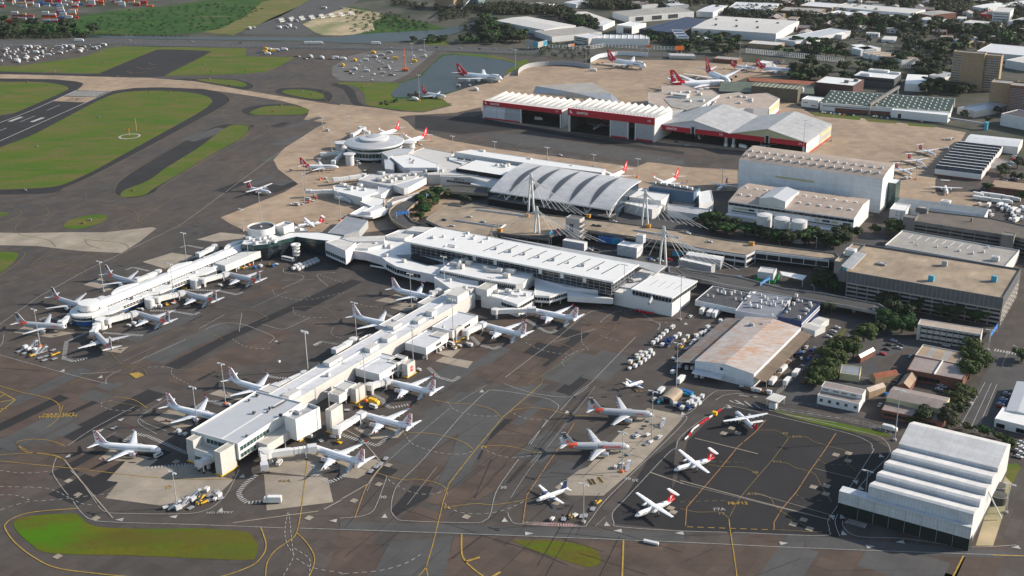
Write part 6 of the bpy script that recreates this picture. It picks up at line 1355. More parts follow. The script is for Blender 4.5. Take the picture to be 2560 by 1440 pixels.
face([sp3(1,W,0),sp3(1,0,0),sp3(1,0,za-1),sp3(1,W,za-1)],0)
wpart('stepped_roof',mb,['stepc',hw_],sh)
mb=MB(); o=-nB*9
f0,f1=sA-u*9+o*.35,sB+u*.6+o*.35
def fp(p,z): return (p.x,p.y,z)
q=[sA-u*13-nB*2.5,sB+u*.3-nB*2.5,sB+u*.3+nB*3,sA-u*13+nB*3]
shell(mb,q,6.2,12.6,0,0,.0); mb2=MB(); shell(mb2,q,0,6.2,0,0)
wpart('front_wall',mb,['stepc'],sh); wpart('black_base',mb2,[mat('black_cladding',(.012,.022,.02),.6)],sh)
for i in range(8):
 p=q[0].lerp(q[1],.16+.84*i/7)-nB*.06; mb=MB(); mb.box((p.x,p.y,6.3),(.12,.12,12.6),math.atan2(u.y,u.x),0); wpart('door_joint',mb,['grey'],sh)
mb=MB(); r0,r1=q[0].lerp(q[1],.16)-nB*.3,q[1]-nB*.3; c=(r0+r1)/2; mb.box((c.x,c.y,12.4),((r1-r0).length,.6,.6),math.atan2(u.y,u.x),0); wpart('door_rail',mb,['lgrey'],sh)
e1=[sp3(0,W+.1,0),sp3(1,W+.1,0)]; mb=MB(); mb.poly([e1[0],e1[1],e1[1][:2]+(2.5,),e1[0][:2]+(2.5,)],0); wpart('side_plinth',mb,['dgrey'],sh)
for s in ("9:2370,870","9:2360,800"):
 p=P(s,1)[0]; w3=thing('water_tank','dark round water tank beside the stepped hangar, '+('front' if '870' in s else 'rear')+' of two','tank',(p.x,p.y,0),0,'dark water tanks'); mb=MB(); mb.lathe((0,0,0),[(3.6,0),(3.6,4.6),(.01,5)],24,0); lpart('tank_body',mb,[mat('tank_dark',(.06,.06,.055),.7)],w3)
 mb=MB(); mb.lathe((0,0,0),[(3.7,4.3),(3.75,4.5),(3.7,4.7)],24,0); lpart('rim',mb,['grey'],w3)
M['deck']=ground_mat('parking_deck',(.36,.285,.205),(.25,.20,.15),slab=.14,sl=(8,4.5),patch=24,streak=.25,dark=.8)
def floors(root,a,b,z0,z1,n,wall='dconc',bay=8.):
 """open storeys: bays painted dark as inner shade, between concrete bands"""
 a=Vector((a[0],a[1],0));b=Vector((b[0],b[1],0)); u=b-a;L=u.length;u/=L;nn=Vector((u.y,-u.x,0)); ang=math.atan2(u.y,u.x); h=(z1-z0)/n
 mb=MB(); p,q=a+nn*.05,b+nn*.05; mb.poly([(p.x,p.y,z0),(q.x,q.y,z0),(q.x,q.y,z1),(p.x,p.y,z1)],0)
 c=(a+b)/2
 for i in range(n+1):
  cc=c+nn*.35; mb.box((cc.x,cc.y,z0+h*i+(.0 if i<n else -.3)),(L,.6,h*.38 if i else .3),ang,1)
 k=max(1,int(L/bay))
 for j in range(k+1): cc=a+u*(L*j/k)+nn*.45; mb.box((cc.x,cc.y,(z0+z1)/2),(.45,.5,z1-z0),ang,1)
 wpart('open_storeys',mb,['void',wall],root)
p1=thing('parking_deck','long brown-topped open parking deck between the two terminals','parking deck',(60,930,0))
zd=9.0
PA="5:645,200 800,98 905,112 990,88 1400,160 2000,222 2560,297 6:0,302 350,362 550,385 1160,462 1200,520 1110,505 560,440 490,475 180,430 0,392 13:1690,880 1280,820 1000,880 700,880 500,850 5:1180,352 760,270 640,215"
q=P(PA,zd); mb=MB(); shell(mb,q,zd-1.2,zd,0,1,.9); wpart('deck',mb,['dconc','deck'],p1)
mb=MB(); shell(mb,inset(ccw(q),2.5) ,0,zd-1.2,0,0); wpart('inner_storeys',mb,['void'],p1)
for s,n_ in (("13:500,850 1000,905",2),("13:1280,820 1690,880",1),("6:0,392 180,430",2),("6:180,430 490,475",2),("6:560,440 1110,505",1),("6:490,475 560,440",2),("13:1690,880 2194,962",2)):
 a,b=P(s,zd); floors(p1,a-B_*.3,b-B_*.3,0 if n_>1 else 3.5,zd-.2,n_,'lgrey' if s[0]=='6' else 'dconc')
q=R3("13:1285,815 1685,878 1700,860",zd); a,b=q[0]-B_*.9,q[1]-B_*.9; mb=MB(); mb.poly([(a.x,a.y,4.2),(b.x,b.y,4.2),(b.x,b.y,9.9),(a.x,a.y,9.9)],0); wpart('concrete_front',mb,['concrete'],p1)
mb=MB()
for i in range(14):
 y0=600+i*22
 a=P("13:%d,%d"%(210+i*9,595+i*18),zd)[0]; b=P("13:%d,%d"%(820+i*12,690+i*14),zd)[0]
for k in range(9):
 a=P("13:330,600",zd)[0]-B_*(k*7.0)-A_*10; b=a+A_*(72-k*2)
 line(mb,[a,b],.35,zd+.04,0)
 for j in range(26):
  c=a+A_*(2+j*2.7); line(mb,[c-B_*2.3,c+B_*2.3],.14,zd+.035,0)
for k in range(3):
 a=P("6:0,330",zd)[0]-B_*(k*7-6)-A_*60;
 for j in range(40): c=a+A_*(j*2.7); line(mb,[c-B_*2.2,c+B_*2.2],.13,zd+.035,0)
wpart('bay_markings',mb,['paintT'],p1)
mb=MB();
for s in ("13:335,640 800,700","13:135,738 540,800","13:600,780 540,820","13:1770,828 2190,898"):
 a,b=P(s,zd); c=(a+b)/2; mb.box((c.x,c.y,zd+.6),((b-a).length,.5,1.2),math.atan2((b-a).y,(b-a).x),0)
wpart('ramp_wall',mb,['lgrey'],p1)
q=P("13:140,742 540,800 600,785 400,760",zd); flat(p1,'ramp_void',q,'road',.05)
q=P("13:1700,890 1770,835 2190,900 2560,985 2560,1010 2194,955",zd); flat(p1,'lower_level',q,'deck',.04)
M['booth']=mat('booth_orange',(.55,.24,.03),.6,0,.2,.5); M['brownB']=mat('booth_roof',(.38,.26,.12),.8,0,.2,.5)
for i,s in enumerate(("13:800,700","13:1355,708","13:1905,800","13:548,838","18:757,225")):
 p=P(s,zd)[0]; o=thing('stair_booth','small orange stair booth on the parking deck, '+nth(i if i<3 else i)+' of five','booth',(p.x,p.y,zd),0,'orange booths on the deck'); mb=MB(); mb.prism([(-1.8,-1.1),(1.8,-1.1),(1.8,1.1),(-1.8,1.1)],0,2.4,0); lpart('wall',mb,['booth'],o); o.rotation_euler=(0,0,AX)
 mb=MB(); mb.prism([(-2,-1.3),(2,-1.3),(2,1.3),(-2,1.3)],2.4,[2.5,2.9,2.9,2.5],0); lpart('roof',mb,['brownB'],o)
q=near("5:1783,358",4,12.5,8); o=bld('parking_tower','pale concrete lift tower with a dark blue P1 sign','lift tower',q); mb=MB(); shell(mb,q,0,20.4,0,1,.5); wpart('wall',mb,[mat('tower_concrete',(.40,.39,.38),.85,0,.2,.15),'dconc'],o)
c=q[0].lerp(q[1],.42)-B_*.1; mb=MB(); mb.box((c.x,c.y,13),(3.2,.2,6.6),AX,0); wpart('sign',mb,['navy'],o); mb=MB(); text_into(mb,'P',3.0,(c.x-B_.x*.15,c.y-B_.y*.15,14.5),A_,(0,0,1),0,extr=.03); text_into(mb,'1',3.0,(c.x-B_.x*.15,c.y-B_.y*.15,11.4),A_,(0,0,1),0,extr=.03); wpart('lettering',mb,['paintW'],o)
q=[q[1]-A_*.2,q[1]+A_*2.6,q[2]+A_*2.6,q[2]-A_*.2]; mb=MB();
for z in (5,9,13,17): mb.prism([(p.x,p.y) for p in q],z,z+1.1,0)
wpart('landing',mb,['dconc'],o)
def board(label,s,h,z,mats,txt,w_=None,legs_=0,cat='billboard'):
 a,b=P(s,z); u=(b-a).normalized(); L=(b-a).length; n=Vector((u.y,-u.x,0)); c=(a+b)/2; o=thing('billboard',label,cat,(c.x,c.y,0)); mb=MB(); cc=c-n*.2; mb.box((cc.x,cc.y,z+h/2),(L,.4,h),math.atan2(u.y,u.x),0); wpart('panel',mb,[mats[0]],o)
 mb=MB()
 if len(mats)>1:
  cc=c+u*L*.28+n*.05; mb.box((cc.x,cc.y,z+h/2),(L*.38,.1,h*.8),math.atan2(u.y,u.x),0)
 if txt: cc=c-u*L*.12+n*.12; text_into(mb,txt,h*.28,(cc.x,cc.y,z+h*.55),u,(0,0,1),1,extr=.02)
 if mb.v: wpart('artwork',mb,[mats[-1],'paintW'],o)
 for k in range(legs_):
  p=a.lerp(b,(k+.5)/legs_)-n*.5; mb=MB(); mb.tube((p.x,p.y,0),(p.x,p.y,z+h),.25,None,6); wpart('post',mb,['lgrey'],o)
M['teal']=mat('teal_print',(.02,.16,.38),.5,0,.4,.5,col2=(.02,.30,.36))
board('wide blue advertisement on the concrete front of the parking deck',"13:1447,935 1650,965",5.2,3.6,['blue','teal'],'FIRST CLASS'[:0])
board('orange and blue advertisement behind the rightmost cable mast',"13:2000,1052 2210,1070",5.0,1.8,['brown','teal'],'')
board('small tilted red and blue sign board beside the second cable mast',"13:1000,890 1085,850",4,8,['teal','red'],'',legs_=2)
board('large white billboard by the highway with blue swoosh',"19:460,460 580,478",9,3,['paintW','cyan'],'',legs_=3)
board('second face of the white highway billboard',"19:580,478 672,455",8,3,['paintW','teal'],'',legs_=3)
board('orange billboard over the road behind the hangar apron',"19:1952,505 2038,500",6,5,['orange'],'',legs_=2)
board('small orange billboard behind the jumbo jet',"19:880,470 945,462",4,5,['paintW','orange'],'',legs_=2)
board('small orange and white billboard above the blast fence',"19:1580,480 1720,476",4,5,['paintW','orange'],'',legs_=2)
def gantry(label,s,h,z):
 a,b=P(s,z); u=(b-a).normalized(); c=(a+b)/2; o=thing('road_sign',label,'road sign',(c.x,c.y,0)); mb=MB(); mb.box((c.x,c.y,z+h/2),((b-a).length,.3,h),math.atan2(u.y,u.x),0); wpart('panel',mb,['blueS'],o)
 mb=MB(); mb.tube((a.x,a.y,0),(a.x,a.y,z+h),.2,None,6); mb.tube((b.x,b.y,0),(b.x,b.y,z+h),.2,None,6); mb.tube((a.x,a.y,z+h*.7),(b.x,b.y,z+h*.7),.15,None,6); wpart('gantry',mb,['lgrey'],o)
 mb=MB()
 for i in range(3): p=a.lerp(b,.2+.3*i)+Vector((u.y,-u.x,0))*.2; mb.box((p.x,p.y,z+h*.5),(1.6,.04,.35),math.atan2(u.y,u.x),0)
 wpart('lettering',mb,['paintW'],o)
M['blueS']=mat('road_sign_blue',(.02,.18,.55),.5,0,.05,.3)
gantry('long blue road sign over the curved ramp',"12:1325,990 1448,975",2.6,7.5)
gantry('blue road sign above the viaduct beside the green hoarding, upper',"18:895,620 948,590",2.2,7)
gantry('blue road sign above the viaduct beside the green hoarding, lower',"18:850,650 890,625",2.2,7)
gantry('small blue road sign at the top of the curved ramp',"12:1625,800 1652,795",2,7)
gantry('small blue road sign under the cable mast by the viaduct',"18:605,570 640,565",1.6,5.5)
gantry('tall blue pylon sign at the right end of the big car park',"6:2310,1080 2360,1010",3,3)
for i,(s,zt,nr,nl) in enumerate((("13:830,312",36,8,4),("13:885,618",30,8,4),("13:1880,466",31,8,4),("13:2047,800",32,8,4))):
 p=P(s,zt)[0]; o=thing('cable_mast','white A-shaped mast with fans of cables, '+('behind the deck, left','in front of the deck, left','behind the deck, right','in front of the deck, right')[i],'cable mast',(p.x,p.y,0),AX,'white cable masts')
 for sg in (-1,1):
  mb=MB(); mb.tube((sg*2.9,0,0),(sg*.5,0,zt-1),.95,.75,8); mb.tube((sg*.5,0,zt-1),(sg*.5,0,zt+1),.6,.5,8); lpart('leg',mb,['white'],o)
 mb=MB()
 for z in (zt-8,zt-5,zt-2.5,zt-.8): w_=1.3+(zt-z)*.14; mb.tube((-w_,0,z),(w_,0,z),.3,None,6)
 lpart('crossbar',mb,['white'],o)
 sd=-1 if i%2 else 1
 for k in range(nr):
  mb=MB(); d=14+k*6.2; mb.tube((.3,0,zt-.3-k*.5),(d,-sd*(2+k*.5),9.4 if i<3 else 7.4),.17,None,5); lpart('cable',mb,['white'],o)
 for k in range(nl):
  mb=MB(); d=10+k*9; mb.tube((-.3,0,zt-.3-k*.8),(-d,sd*(3+k),9.4),.17,None,5); lpart('cable',mb,['white'],o)
def viaduct(name,label,s,z,piers=(),m='road',par='dconc',ph=.9):
 q=P(s,z); o=bld(name,label,'elevated road',q); mb=MB(); shell(mb,q,z-1.3,z,0,1,ph,.4); wpart('road_deck',mb,[par,m],o)
 for p in P(piers,0) if piers else []: mb=MB(); mb.box((p.x,p.y,z/2-.6),(2,1.6,z-1.2),AX,0); wpart('pier',mb,[par],o)
 return o
M['parT']=mat('tan_parapet',(.30,.25,.18),.9,0,.15,.3)
viaduct('curved_ramp','curved elevated ramp with tan parapet sweeping towards the arched terminal',"5:500,282 430,245 385,212 362,165 372,135 410,100 480,60 12:1480,790 1600,735 1780,703 1950,700 2240,722 2240,790 1960,768 1800,762 1650,800 1560,850 1480,910 1430,960 1425,995 1490,1062 1640,1105 5:620,262",5.5,"12:1300,1010 1400,870 1600,790 1900,760",par='parT',ph=1.2)
viaduct('viaduct','long curving viaduct in front of the big car park',"18:-120,455 0,478 600,560 1100,690 1500,735 2100,850 2270,950 2240,975 1800,880 1250,790 900,725 450,645 0,545 -120,520",6.5,"18:1840,935 2110,1000 1200,800 700,700",par='concrete')
viaduct('inner_road','upper road on the terminal side of the parking deck',"13:2070,1170 2560,1270 18:0,455 -60,470 13:2300,1290 2000,1200",6.0,par='concrete')
sheets('street',M['road'],["13:440,480 1560,660 2100,700 2340,760 2560,850 6:0,240 600,350 1150,420 1350,330 1500,250 1540,340 1480,400 1180,470 0,305 13:2194,870 1300,700 330,600 0,500","18:0,545 1100,780 2240,990 2300,1100 2000,1300 1700,1250 1900,1050 900,800 0,640",
 "15:600,400 760,160 1050,190 1410,380 2541,560 2541,850 2480,1300 2030,1340 1830,1300 2120,740 2260,560 1300,480 960,620 1040,820 900,1000 700,1130 960,1250 300,1080 -100,1060 120,800"],3)
sheets('forecourt',M['road'],["13:1330,960 2560,1180 2560,1290 2200,1190 1100,1000"],4)
sheets('loading_yard',M['sand'],["9:2200,1205 2330,1205 2440,870 2470,740 2380,650 2300,880"],5)
mk2=MB()
def m2(s,w,c=0,dash=None): line(mk2,catmull(P(s),False,4) if len(s.split())>2 else P(s),w,.21,c,dash)
for s in ("15:2130,830 1870,1290","15:2195,840 1970,1330","15:2255,850 2040,1350","15:2380,500 2310,660 2390,680","15:145,1040 245,925","14:2260,1030 2370,905","18:1710,1260 1790,1180","18:900,660 1120,710","15:0,1170 560,1260"): m2(s,.3)
for s in ("15:150,1045 360,1085","15:-30,1120 860,1250","15:970,960 1140,720","15:1090,1000 1050,1100"): m2(s,.3,0,(2.5,2.5))
a,b=P("15:2235,490 2480,535");
for i in range(9): p=a.lerp(b,i/8); line(mk2,[p-B_*2,p+B_*2],.9,.215,0)
struct('road_markings',mk2,MK)
FOOT=[]
def hall_(name,label,cat,s,z,wall='offw',roof='white',gable=0,par=.3,ax=0,win=None,group=None,z0=0,ribs=0):
 q=R3(s,z); FOOT.append(q); o=bld(name,label,cat,q,group)
 if gable:
  if ax==0: prismroof(o,q,z0,[(0,z),(.5,z+gable),(1,z)],wall,roof,'hall',math.atan2((q[1]-q[0]).y,(q[1]-q[0]).x))
  else: prismroof(o,[q[1],q[2],q[3],q[0]],z0,[(0,z),(.5,z+gable),(1,z)],wall,roof,'hall',math.atan2((q[2]-q[1]).y,(q[2]-q[1]).x))
 else: block(o,'hall',q,z0,z,wall,roof,par)
 if win:
  for (e,t0,t1,z1,z2,bay) in win:
   a,b=(q[0],q[1]) if e==0 else (q[1],q[2]); strip_win(o,a.lerp(b,t0),a.lerp(b,t1),z1,z2,'glass',bay,1,wall,.08)
 if ribs:
  a,b,c,d=[Vector((p.x,p.y,0)) for p in q]
  for i in range(ribs):
   t=(i+.5)/ribs; p0,p1=a.lerp(b,t),d.lerp(c,t); c_=(p0+p1)/2; mb=MB(); mb.box((c_.x,c_.y,z+.4),((p1-p0).length,.8,.8),math.atan2((p1-p0).y,(p1-p0).x),0); wpart('roof_light',mb,['white'],o)
 return o,q
M['rustroof']=roof_mat('rusty_sheet_roof',(.47,.46,.45),AX,1.6,rough=.7,damt=.4,rust=(.40,.245,.165),var=.12)
o=bld('cargo_shed','big cargo shed with rust-streaked sheet roof and white gable','cargo shed',R3("14:1085,555 1760,710 2280,175",9))
q=R3("14:1085,555 1760,710 2280,175",9); prismroof(o,[q[1],q[2],q[3],q[0]],0,[(0,9),(.5,11.2),(1,9)],'blueish','rustroof','hall',AX)
e=B_*.0; W_=(q[1]-q[0]).length; dv=(q[3]-q[0])
mb=MB(); a=q[0]-A_*13.5; mb.add([(a.x,a.y,5.2),(q[0].x,q[0].y,7.2),((q[3]).x,q[3].y,7.2),((q[3]-A_*13.5).x,(q[3]-A_*13.5).y,5.2)],[(0,1,2,3),(3,2,1,0)],0); wpart('lean_to_roof',mb,['rustroof'],o)
mb=MB(); shell(mb,[a+A_*2+B_*8,q[0]+B_*8,q[3],q[3]-A_*11.5],0,5,0,0); wpart('lean_to_wall',mb,['dgrey'],o)
mb=MB(); b_=q[1]+A_*7.5; mb.add([(q[1].x,q[1].y,7),(b_.x,b_.y,5.6),(b_.x+dv.x,b_.y+dv.y,5.6),(q[2].x,q[2].y,7)],[(0,1,2,3),(3,2,1,0)],0); wpart('side_awning',mb,[roofm('tan',BX)],o)
for k in range(6): p=b_-A_*.6+dv*(k+.2)/5.6; mb=MB(); mb.tube((p.x,p.y,0),(p.x,p.y,5.6),.18,None,6); wpart('post',mb,['grey'],o)
q4=P("14:1045,698 1380,770 1410,716 1078,650",4.2); mb=MB(); mb.prism([(p.x,p.y) for p in q4],3.9,4.2,0); wpart('front_awning',mb,['lgrey'],o)
mb=MB(); p=P("14:1392,636",8)[0]; c=q[0].lerp(q[1],.46)-B_*.1; mb.box((c.x,c.y,7.6),(1.8,.1,1.8),AX,0); c2=c+A_*3; mb.box((c2.x-B_.x*.05,c2.y-B_.y*.05,7.5),(3.4,.05,.5),AX,1); wpart('sign',mb,['navy','lgrey'],o)
mb=MB(); text_into(mb,'M',1.4,(c.x-B_.x*.1,c.y-B_.y*.1,7.6),A_,(0,0,1),0,extr=.02); wpart('lettering',mb,['paintW'],o)
units(o,"14:1725,150 1740,160 1850,150 1945,140",10,(2.5,2,1.6),'grey')
q=P("18:160,812 345,658 740,735 605,905",6.2); o=bld('flat_roofed_depot','flat dark-roofed depot with loading docks beside the cargo shed','depot',q); block(o,'west_hall',q,2.8,6.2,'blueish','dgrey',.4,AX); mb=MB(); shell(mb,[q[0]+B_*8,q[3]+B_*8,q[2],q[1]],0,2.8,0,0); wpart('dock',mb,['void'],o)
q=R3("18:585,920 1035,990 1210,785",6.6); block(o,'middle_hall',q,0,6.6,'lilac',roof_mat('roof_slate',(.22,.235,.27),AX,8),.4,AX)
q=R3("18:1040,985 1288,1035 1472,842",8); block(o,'east_hall',q,0,8,'navy','dgrey',.5,AX); strip_win(o,q[1],q[2],5.6,6.6,'lgrey',60,1,'lgrey'); strip_win(o,q[1],q[2],3.6,4.6,'lgrey',60,1,'lgrey')
units(o,"18:290,765 350,775 435,730 457,698 470,742 573,730 643,745 585,800 650,815 395,715 725,765 540,750",6.3,(1.2,1.2,1.8),'offw')
units(o,"18:850,830 890,780 920,805 905,845 980,825 1020,795 955,855 1070,840 1130,830 1100,865 805,880 850,890 975,970 735,850 855,755 1000,865 740,880",6.7,(1.5,1.4,1.6),'offw')
units(o,"18:1200,855 1245,820 1285,825 1155,910 1125,940 1375,850 1385,875 1330,915 1355,925 1328,960 1260,1000 1230,770",8.1,(1.5,1.5,1.4),'offw')
for s in ("18:800,760","18:745,800"):
 p=P(s,7)[0]; mb=MB(); mb.lathe((p.x,p.y,6.6),[(.3,0),(.3,1.2),(1.2,1.6),(2.4,2.8),(2.3,2.85),(.6,1.9),(.01,1.9)],18,0); wpart('satellite_dish',mb,['tank'],o)
hall_('small_shed','low cream shed behind the rusty cargo shed, nearer of two','shed',"18:1285,1085 1430,1135 1478,1062",4,'offw','cream',.8)
hall_('small_shed','low cream shed behind the rusty cargo shed, farther of two','shed',"18:1370,1050 1480,1078 1552,1000",4,'offw','cream',.8)
q=R3("13:1120,912 1318,945 1345,925",6.5); o=bld('bus_shelter_block','grey block with white flat canopy beside the P1 tower','canopy block',q); block(o,'wall',[p-B_*0 for p in q],0,6,'lgrey','white',.2)
o,q=hall_('lift_block','pale block with small tower and white canopy on the forecourt','lift block',"13:1620,960 1800,992 1892,960",8,'lgrey','white'); units(o,"13:1835,935",8,(5,4,5),'lgrey','stair_head')
o,q=hall_('curved_shed','grey shed with bright curved white roof beside the deck','shed',"18:60,325 430,382 462,345",7.5,'grey','white',.8)
o,q=hall_('long_shelter','long grey shelter with thin white roof edge below the cable masts','shelter',"13:2180,1095 2480,1160 2510,1135",6,'grey','white',0,.5)
q=R3("18:820,508 990,530 1062,482",6.8); o=bld('site_building','grey box building wrapped by a bright green hoarding','building',q); block(o,'wall',q,0,6.8,'lgrey','cream',.5)
gq=[p for p in inset(ccw(q),-1.6)]; mb=MB()
for i in range(4):
 a,b=gq[i],gq[(i+1)%4]; c=(a+b)/2; mb.box((c.x,c.y,1.3),((b-a).length,.2,2.6),math.atan2((b-a).y,(b-a).x),0)
wpart('hoarding',mb,['green'],o)
q=P("18:1060,500 1340,545 1300,592 1080,540",5); o=bld('walkway_canopy','white curved walkway canopy right of the green hoarding','canopy',q); mb=MB(); mb.prism([(p.x,p.y) for p in q],4.6,5,0); wpart('roof',mb,['white'],o); legs(o,[q[0],q[2],q[3]],4.6,.2,'post')
q=R3("6:1185,592 2405,802 2548,585",19); o=bld('multi_storey_car_park','huge multi-storey car park with sandy roof deck and grey mesh upper facade','car park',q)
mb=MB(); shell(mb,q,12,19,0,1,1.2,.5); M['meshf']=mat('grey_mesh_facade',(.115,.12,.13),.7,0,.15,.3); wpart('upper_facade',mb,['meshf','deck'],o)
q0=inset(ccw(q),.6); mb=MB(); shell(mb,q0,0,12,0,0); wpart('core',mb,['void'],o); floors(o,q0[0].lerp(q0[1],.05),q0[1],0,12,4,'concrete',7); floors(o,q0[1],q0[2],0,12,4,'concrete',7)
mb=MB()
for e in ((q[0],q[1]),(q[1],q[2])):
 a,b=e; u=(b-a).normalized(); n=Vector((u.y,-u.x,0))
 for i in range(int((b-a).length/3)): p=a+u*i*3+n*.06; mb.box((p.x,p.y,15.8),(.12,.12,8),math.atan2(u.y,u.x),0)
wpart('facade_fins',mb,['grey'],o)
ex=[q[0]-A_*9,q[0],q[3],q[3]-A_*9]; ex=[p+B_*18 for p in ex[:2]]+ex[2:]; block(o,'west_bay',[ex[0],ex[1],ex[2],ex[3]],0,18.6,'concrete','deck',1.0,AX)
cq=P("6:1200,548 1308,442 1388,460 1275,577",22.5); mb=MB(); mb.prism([(p.x,p.y) for p in cq],22.1,22.5,0,1); wpart('roof_canopy',mb,['lgrey',roofm('silver',BX)],o)
units(o,"6:1270,470",19,(7,6,4.5),'offw','stair_head',0); units(o,"6:1968,548",19,(3.6,3,3.4),'grey','stair_head',0); units(o,"6:1868,662 2336,665",19,(3.6,3,3.8),'cyan','stair_head',0); units(o,"6:1225,590",19,(2.5,1.5,2.6),'cyan','stair_head',0); units(o,"6:1500,540",19,(6,5,1.0),'old' if 'old' in M else 'dconc','roof_hatch',0)
mb=MB()
for k in range(5):
 a=q[0]+B_*(6+k*11)+A_*12
 for j in range(50):
  c=a+A_*(j*2.7)
  if (c-q[0]).dot(A_)<(q[1]-q[0]).length-4: line(mb,[c-B_*2.3,c+B_*2.3],.12,19.04,0)
wpart('bay_markings',mb,['paintT'],o)
q=R3("6:1525,400 2420,560 2488,432",8.5); o=bld('terminal_service_block','low pale flat-roofed block with a row of roof vents behind the big car park','building',q); block(o,'hall',q,0,8.5,'offw','old',.8)
units(o,"6:1730,375 1765,395 1910,410 1990,412 2075,440 2175,460 2290,415 2255,450",8.6,(1.5,1.3,1.2),'white'); units(o,"6:2345,510",8.6,(4,3,2.4),'offw')
for i in range(8):
 a,b=P("6:%d,%d %d,%d"%(1700+i*62,345+i*11,1735+i*62,318+i*11),8.5); n=A_*.3; flat(o,'roof_light',[a-n,a+n,b+n,b-n],'white',.05)
q=P("6:1680,165 1760,150 1760,205 1830,140 2330,202 2560,262 2700,300 2700,400 2480,330 1760,225 1670,240",13); q=P("6:1750,222 1790,140 2330,202 2900,330 2900,440 2480,335",13); o=bld('old_car_park','old grey open-sided car park with dark flat deck, upper right','car park',q); mb=MB(); shell(mb,q,11.8,13,0,1,.8,.4); M['deckd']=ground_mat('dark_deck',(.15,.125,.105),(.11,.10,.09),slab=.05,patch=20,streak=.2); wpart('deck',mb,['dconc','deckd'],o)
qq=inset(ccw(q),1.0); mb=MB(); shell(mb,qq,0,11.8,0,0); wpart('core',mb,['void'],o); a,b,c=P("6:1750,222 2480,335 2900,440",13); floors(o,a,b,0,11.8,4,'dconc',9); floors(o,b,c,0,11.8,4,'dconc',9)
for s in ("6:1745,235","6:2480,370"): q=near(s,12,9,8); mb=MB(); shell(mb,q,0,16,0,0,.4); wpart('stair_tower',mb,['dconc'],o)
units(o,"6:1800,150",13,(7,4,3),'dconc'); units(o,"6:2168,220",13,(1.5,1.5,3),'dconc')
q=P("6:1560,125 1700,160 1680,245 1540,240",11); q=R3("21:640,1140 795,1160 860,1100",10); o=bld('office_wing','white office wing with small dark windows at the left end of the ridged shed','office',q); block(o,'wall',q,0,10,'white','white',.3)
a,b=q[0],q[1]
for t,z in ((.4,8),(.7,8),(.4,5.5),(.7,5.5),(.7,3)): strip_win(o,a.lerp(b,t),a.lerp(b,t+.07),z-.6,z+.6,'glass',2)
q=R3("21:690,1105 1560,1215 1582,1135",9); o=bld('ridged_shed','long white shed whose roof has five parallel ridges','shed',q); block(o,'wall',q,0,8.4,'offw','cream',.1); a,b,c,d=[Vector((p.x,p.y,0)) for p in q]
for i in range(5):
 p0,p1=a.lerp(d,(i)/5),b.lerp(c,i/5); w_=(d-a)/5; mb=MB(); f=lambda p,z:(p.x,p.y,z); mb.add([f(p0,8.5),f(p1,8.5),f(p1+w_*.35,10.3),f(p0+w_*.35,10.3),f(p1+w_,8.5),f(p0+w_,8.5)],[(0,1,2,3),(3,2,4,5),(0,3,5),(1,4,2)],0); wpart('roof_ridge',mb,[roofm('white',AX)],o)
units(o,"21:1185,1075",10,(9,7,2),'offw')
q=R3("21:1080,745 1535,800 1762,538",6.5); o=bld('sawtooth_shed','long sawtooth shed with ten dark glazed roof rows and white walls','shed',q); block(o,'wall',q,1.5,6.4,'white','dgrey',0); block(o,'plinth',[p for p in q],0,1.5,'brick','grey',0)
a,b,c,d=[Vector((p.x,p.y,0)) for p in q]
for i in range(10):
 p0,p1=a.lerp(d,i/10),b.lerp(c,i/10); w_=(d-a)/10; f=lambda p,z:(p.x,p.y,z); mb=MB(); mb.add([f(p0,6.6),f(p1,6.6),f(p1+w_*.45,8.9),f(p0+w_*.45,8.9)],[(0,1,2,3)],0); mb.add([f(p0+w_*.45,8.9),f(p1+w_*.45,8.9),f(p1+w_,6.6),f(p0+w_,6.6)],[(0,1,2,3)],1); mb.add([f(p1,6.6),f(p1+w_,6.6),f(p1+w_*.45,8.9)],[(0,1,2)],1)
 mb.add([f(p0+w_*.45,9.0),f(p1+w_*.45,9.0),f(p1+w_*.6,8.9),f(p0+w_*.6,8.9)],[(0,1,2,3)],1); wpart('sawtooth_row',mb,['glass','white'],o)
hall_('pale_roof_hall','pale ribbed-roof hall adjoining the sawtooth shed','hall',"21:1370,480 1890,535 1942,462",7.5,'offw','lgrey',1.5)
o,q=hall_('low_store','low cream store with pinkish roof patches beside parked cars','store',"21:1620,700 1790,680 1868,560",4.5,'cream','brownish')
hall_('brick_annex','low brick building with pale roof at the far right edge','building',"21:1620,920 2300,1000 2330,930",5,'brick','tan',0,.3,0,[(0,.02,.98,2.8,3.8,2)])
gr='green'
o,q=hall_('factory','wide factory with pale green sawtooth roof, white and brick front','factory',"3:1045,768 2010,838 2110,742",8.2,'white','palegreen',0,.5,0,[(0,.02,.4,5.2,6.2,3)]); a,b,c,d=[Vector((p.x,p.y,0)) for p in q]
strip_win(o,a.lerp(b,.12),a.lerp(b,.55),.2,4.2,'brick',40,1,'brick',.15,'brick_front')
for i in range(9):
 p0,p1=a.lerp(d,.08+i/10.2),b.lerp(c,.08+i/10.2); w_=(d-a)/12; f=lambda p,z:(p.x,p.y,z); mb=MB(); mb.add([f(p0,8.3),f(p1,8.3),f(p1+w_*.25,9.9),f(p0+w_*.25,9.9),f(p1+w_,8.3),f(p0+w_,8.3)],[(0,1,2,3),(3,2,4,5),(1,4,2)],0)
 for j in range(12): pp=p0.lerp(p1,(j+.5+.5*(i%2))/12.6); mb.box((pp.x,pp.y,9.4),(1.3,1.6,1.2),AX,1)
 wpart('sawtooth_row',mb,[roofm('palegreen',AX),'white'],o)
hall_('white_annex','white shed with dark doorway at the front right of the factory','shed',"3:1575,820 1995,862 2010,838",8.0,'white','white',0,.6,0,[(0,.12,.18,.1,5,4)])
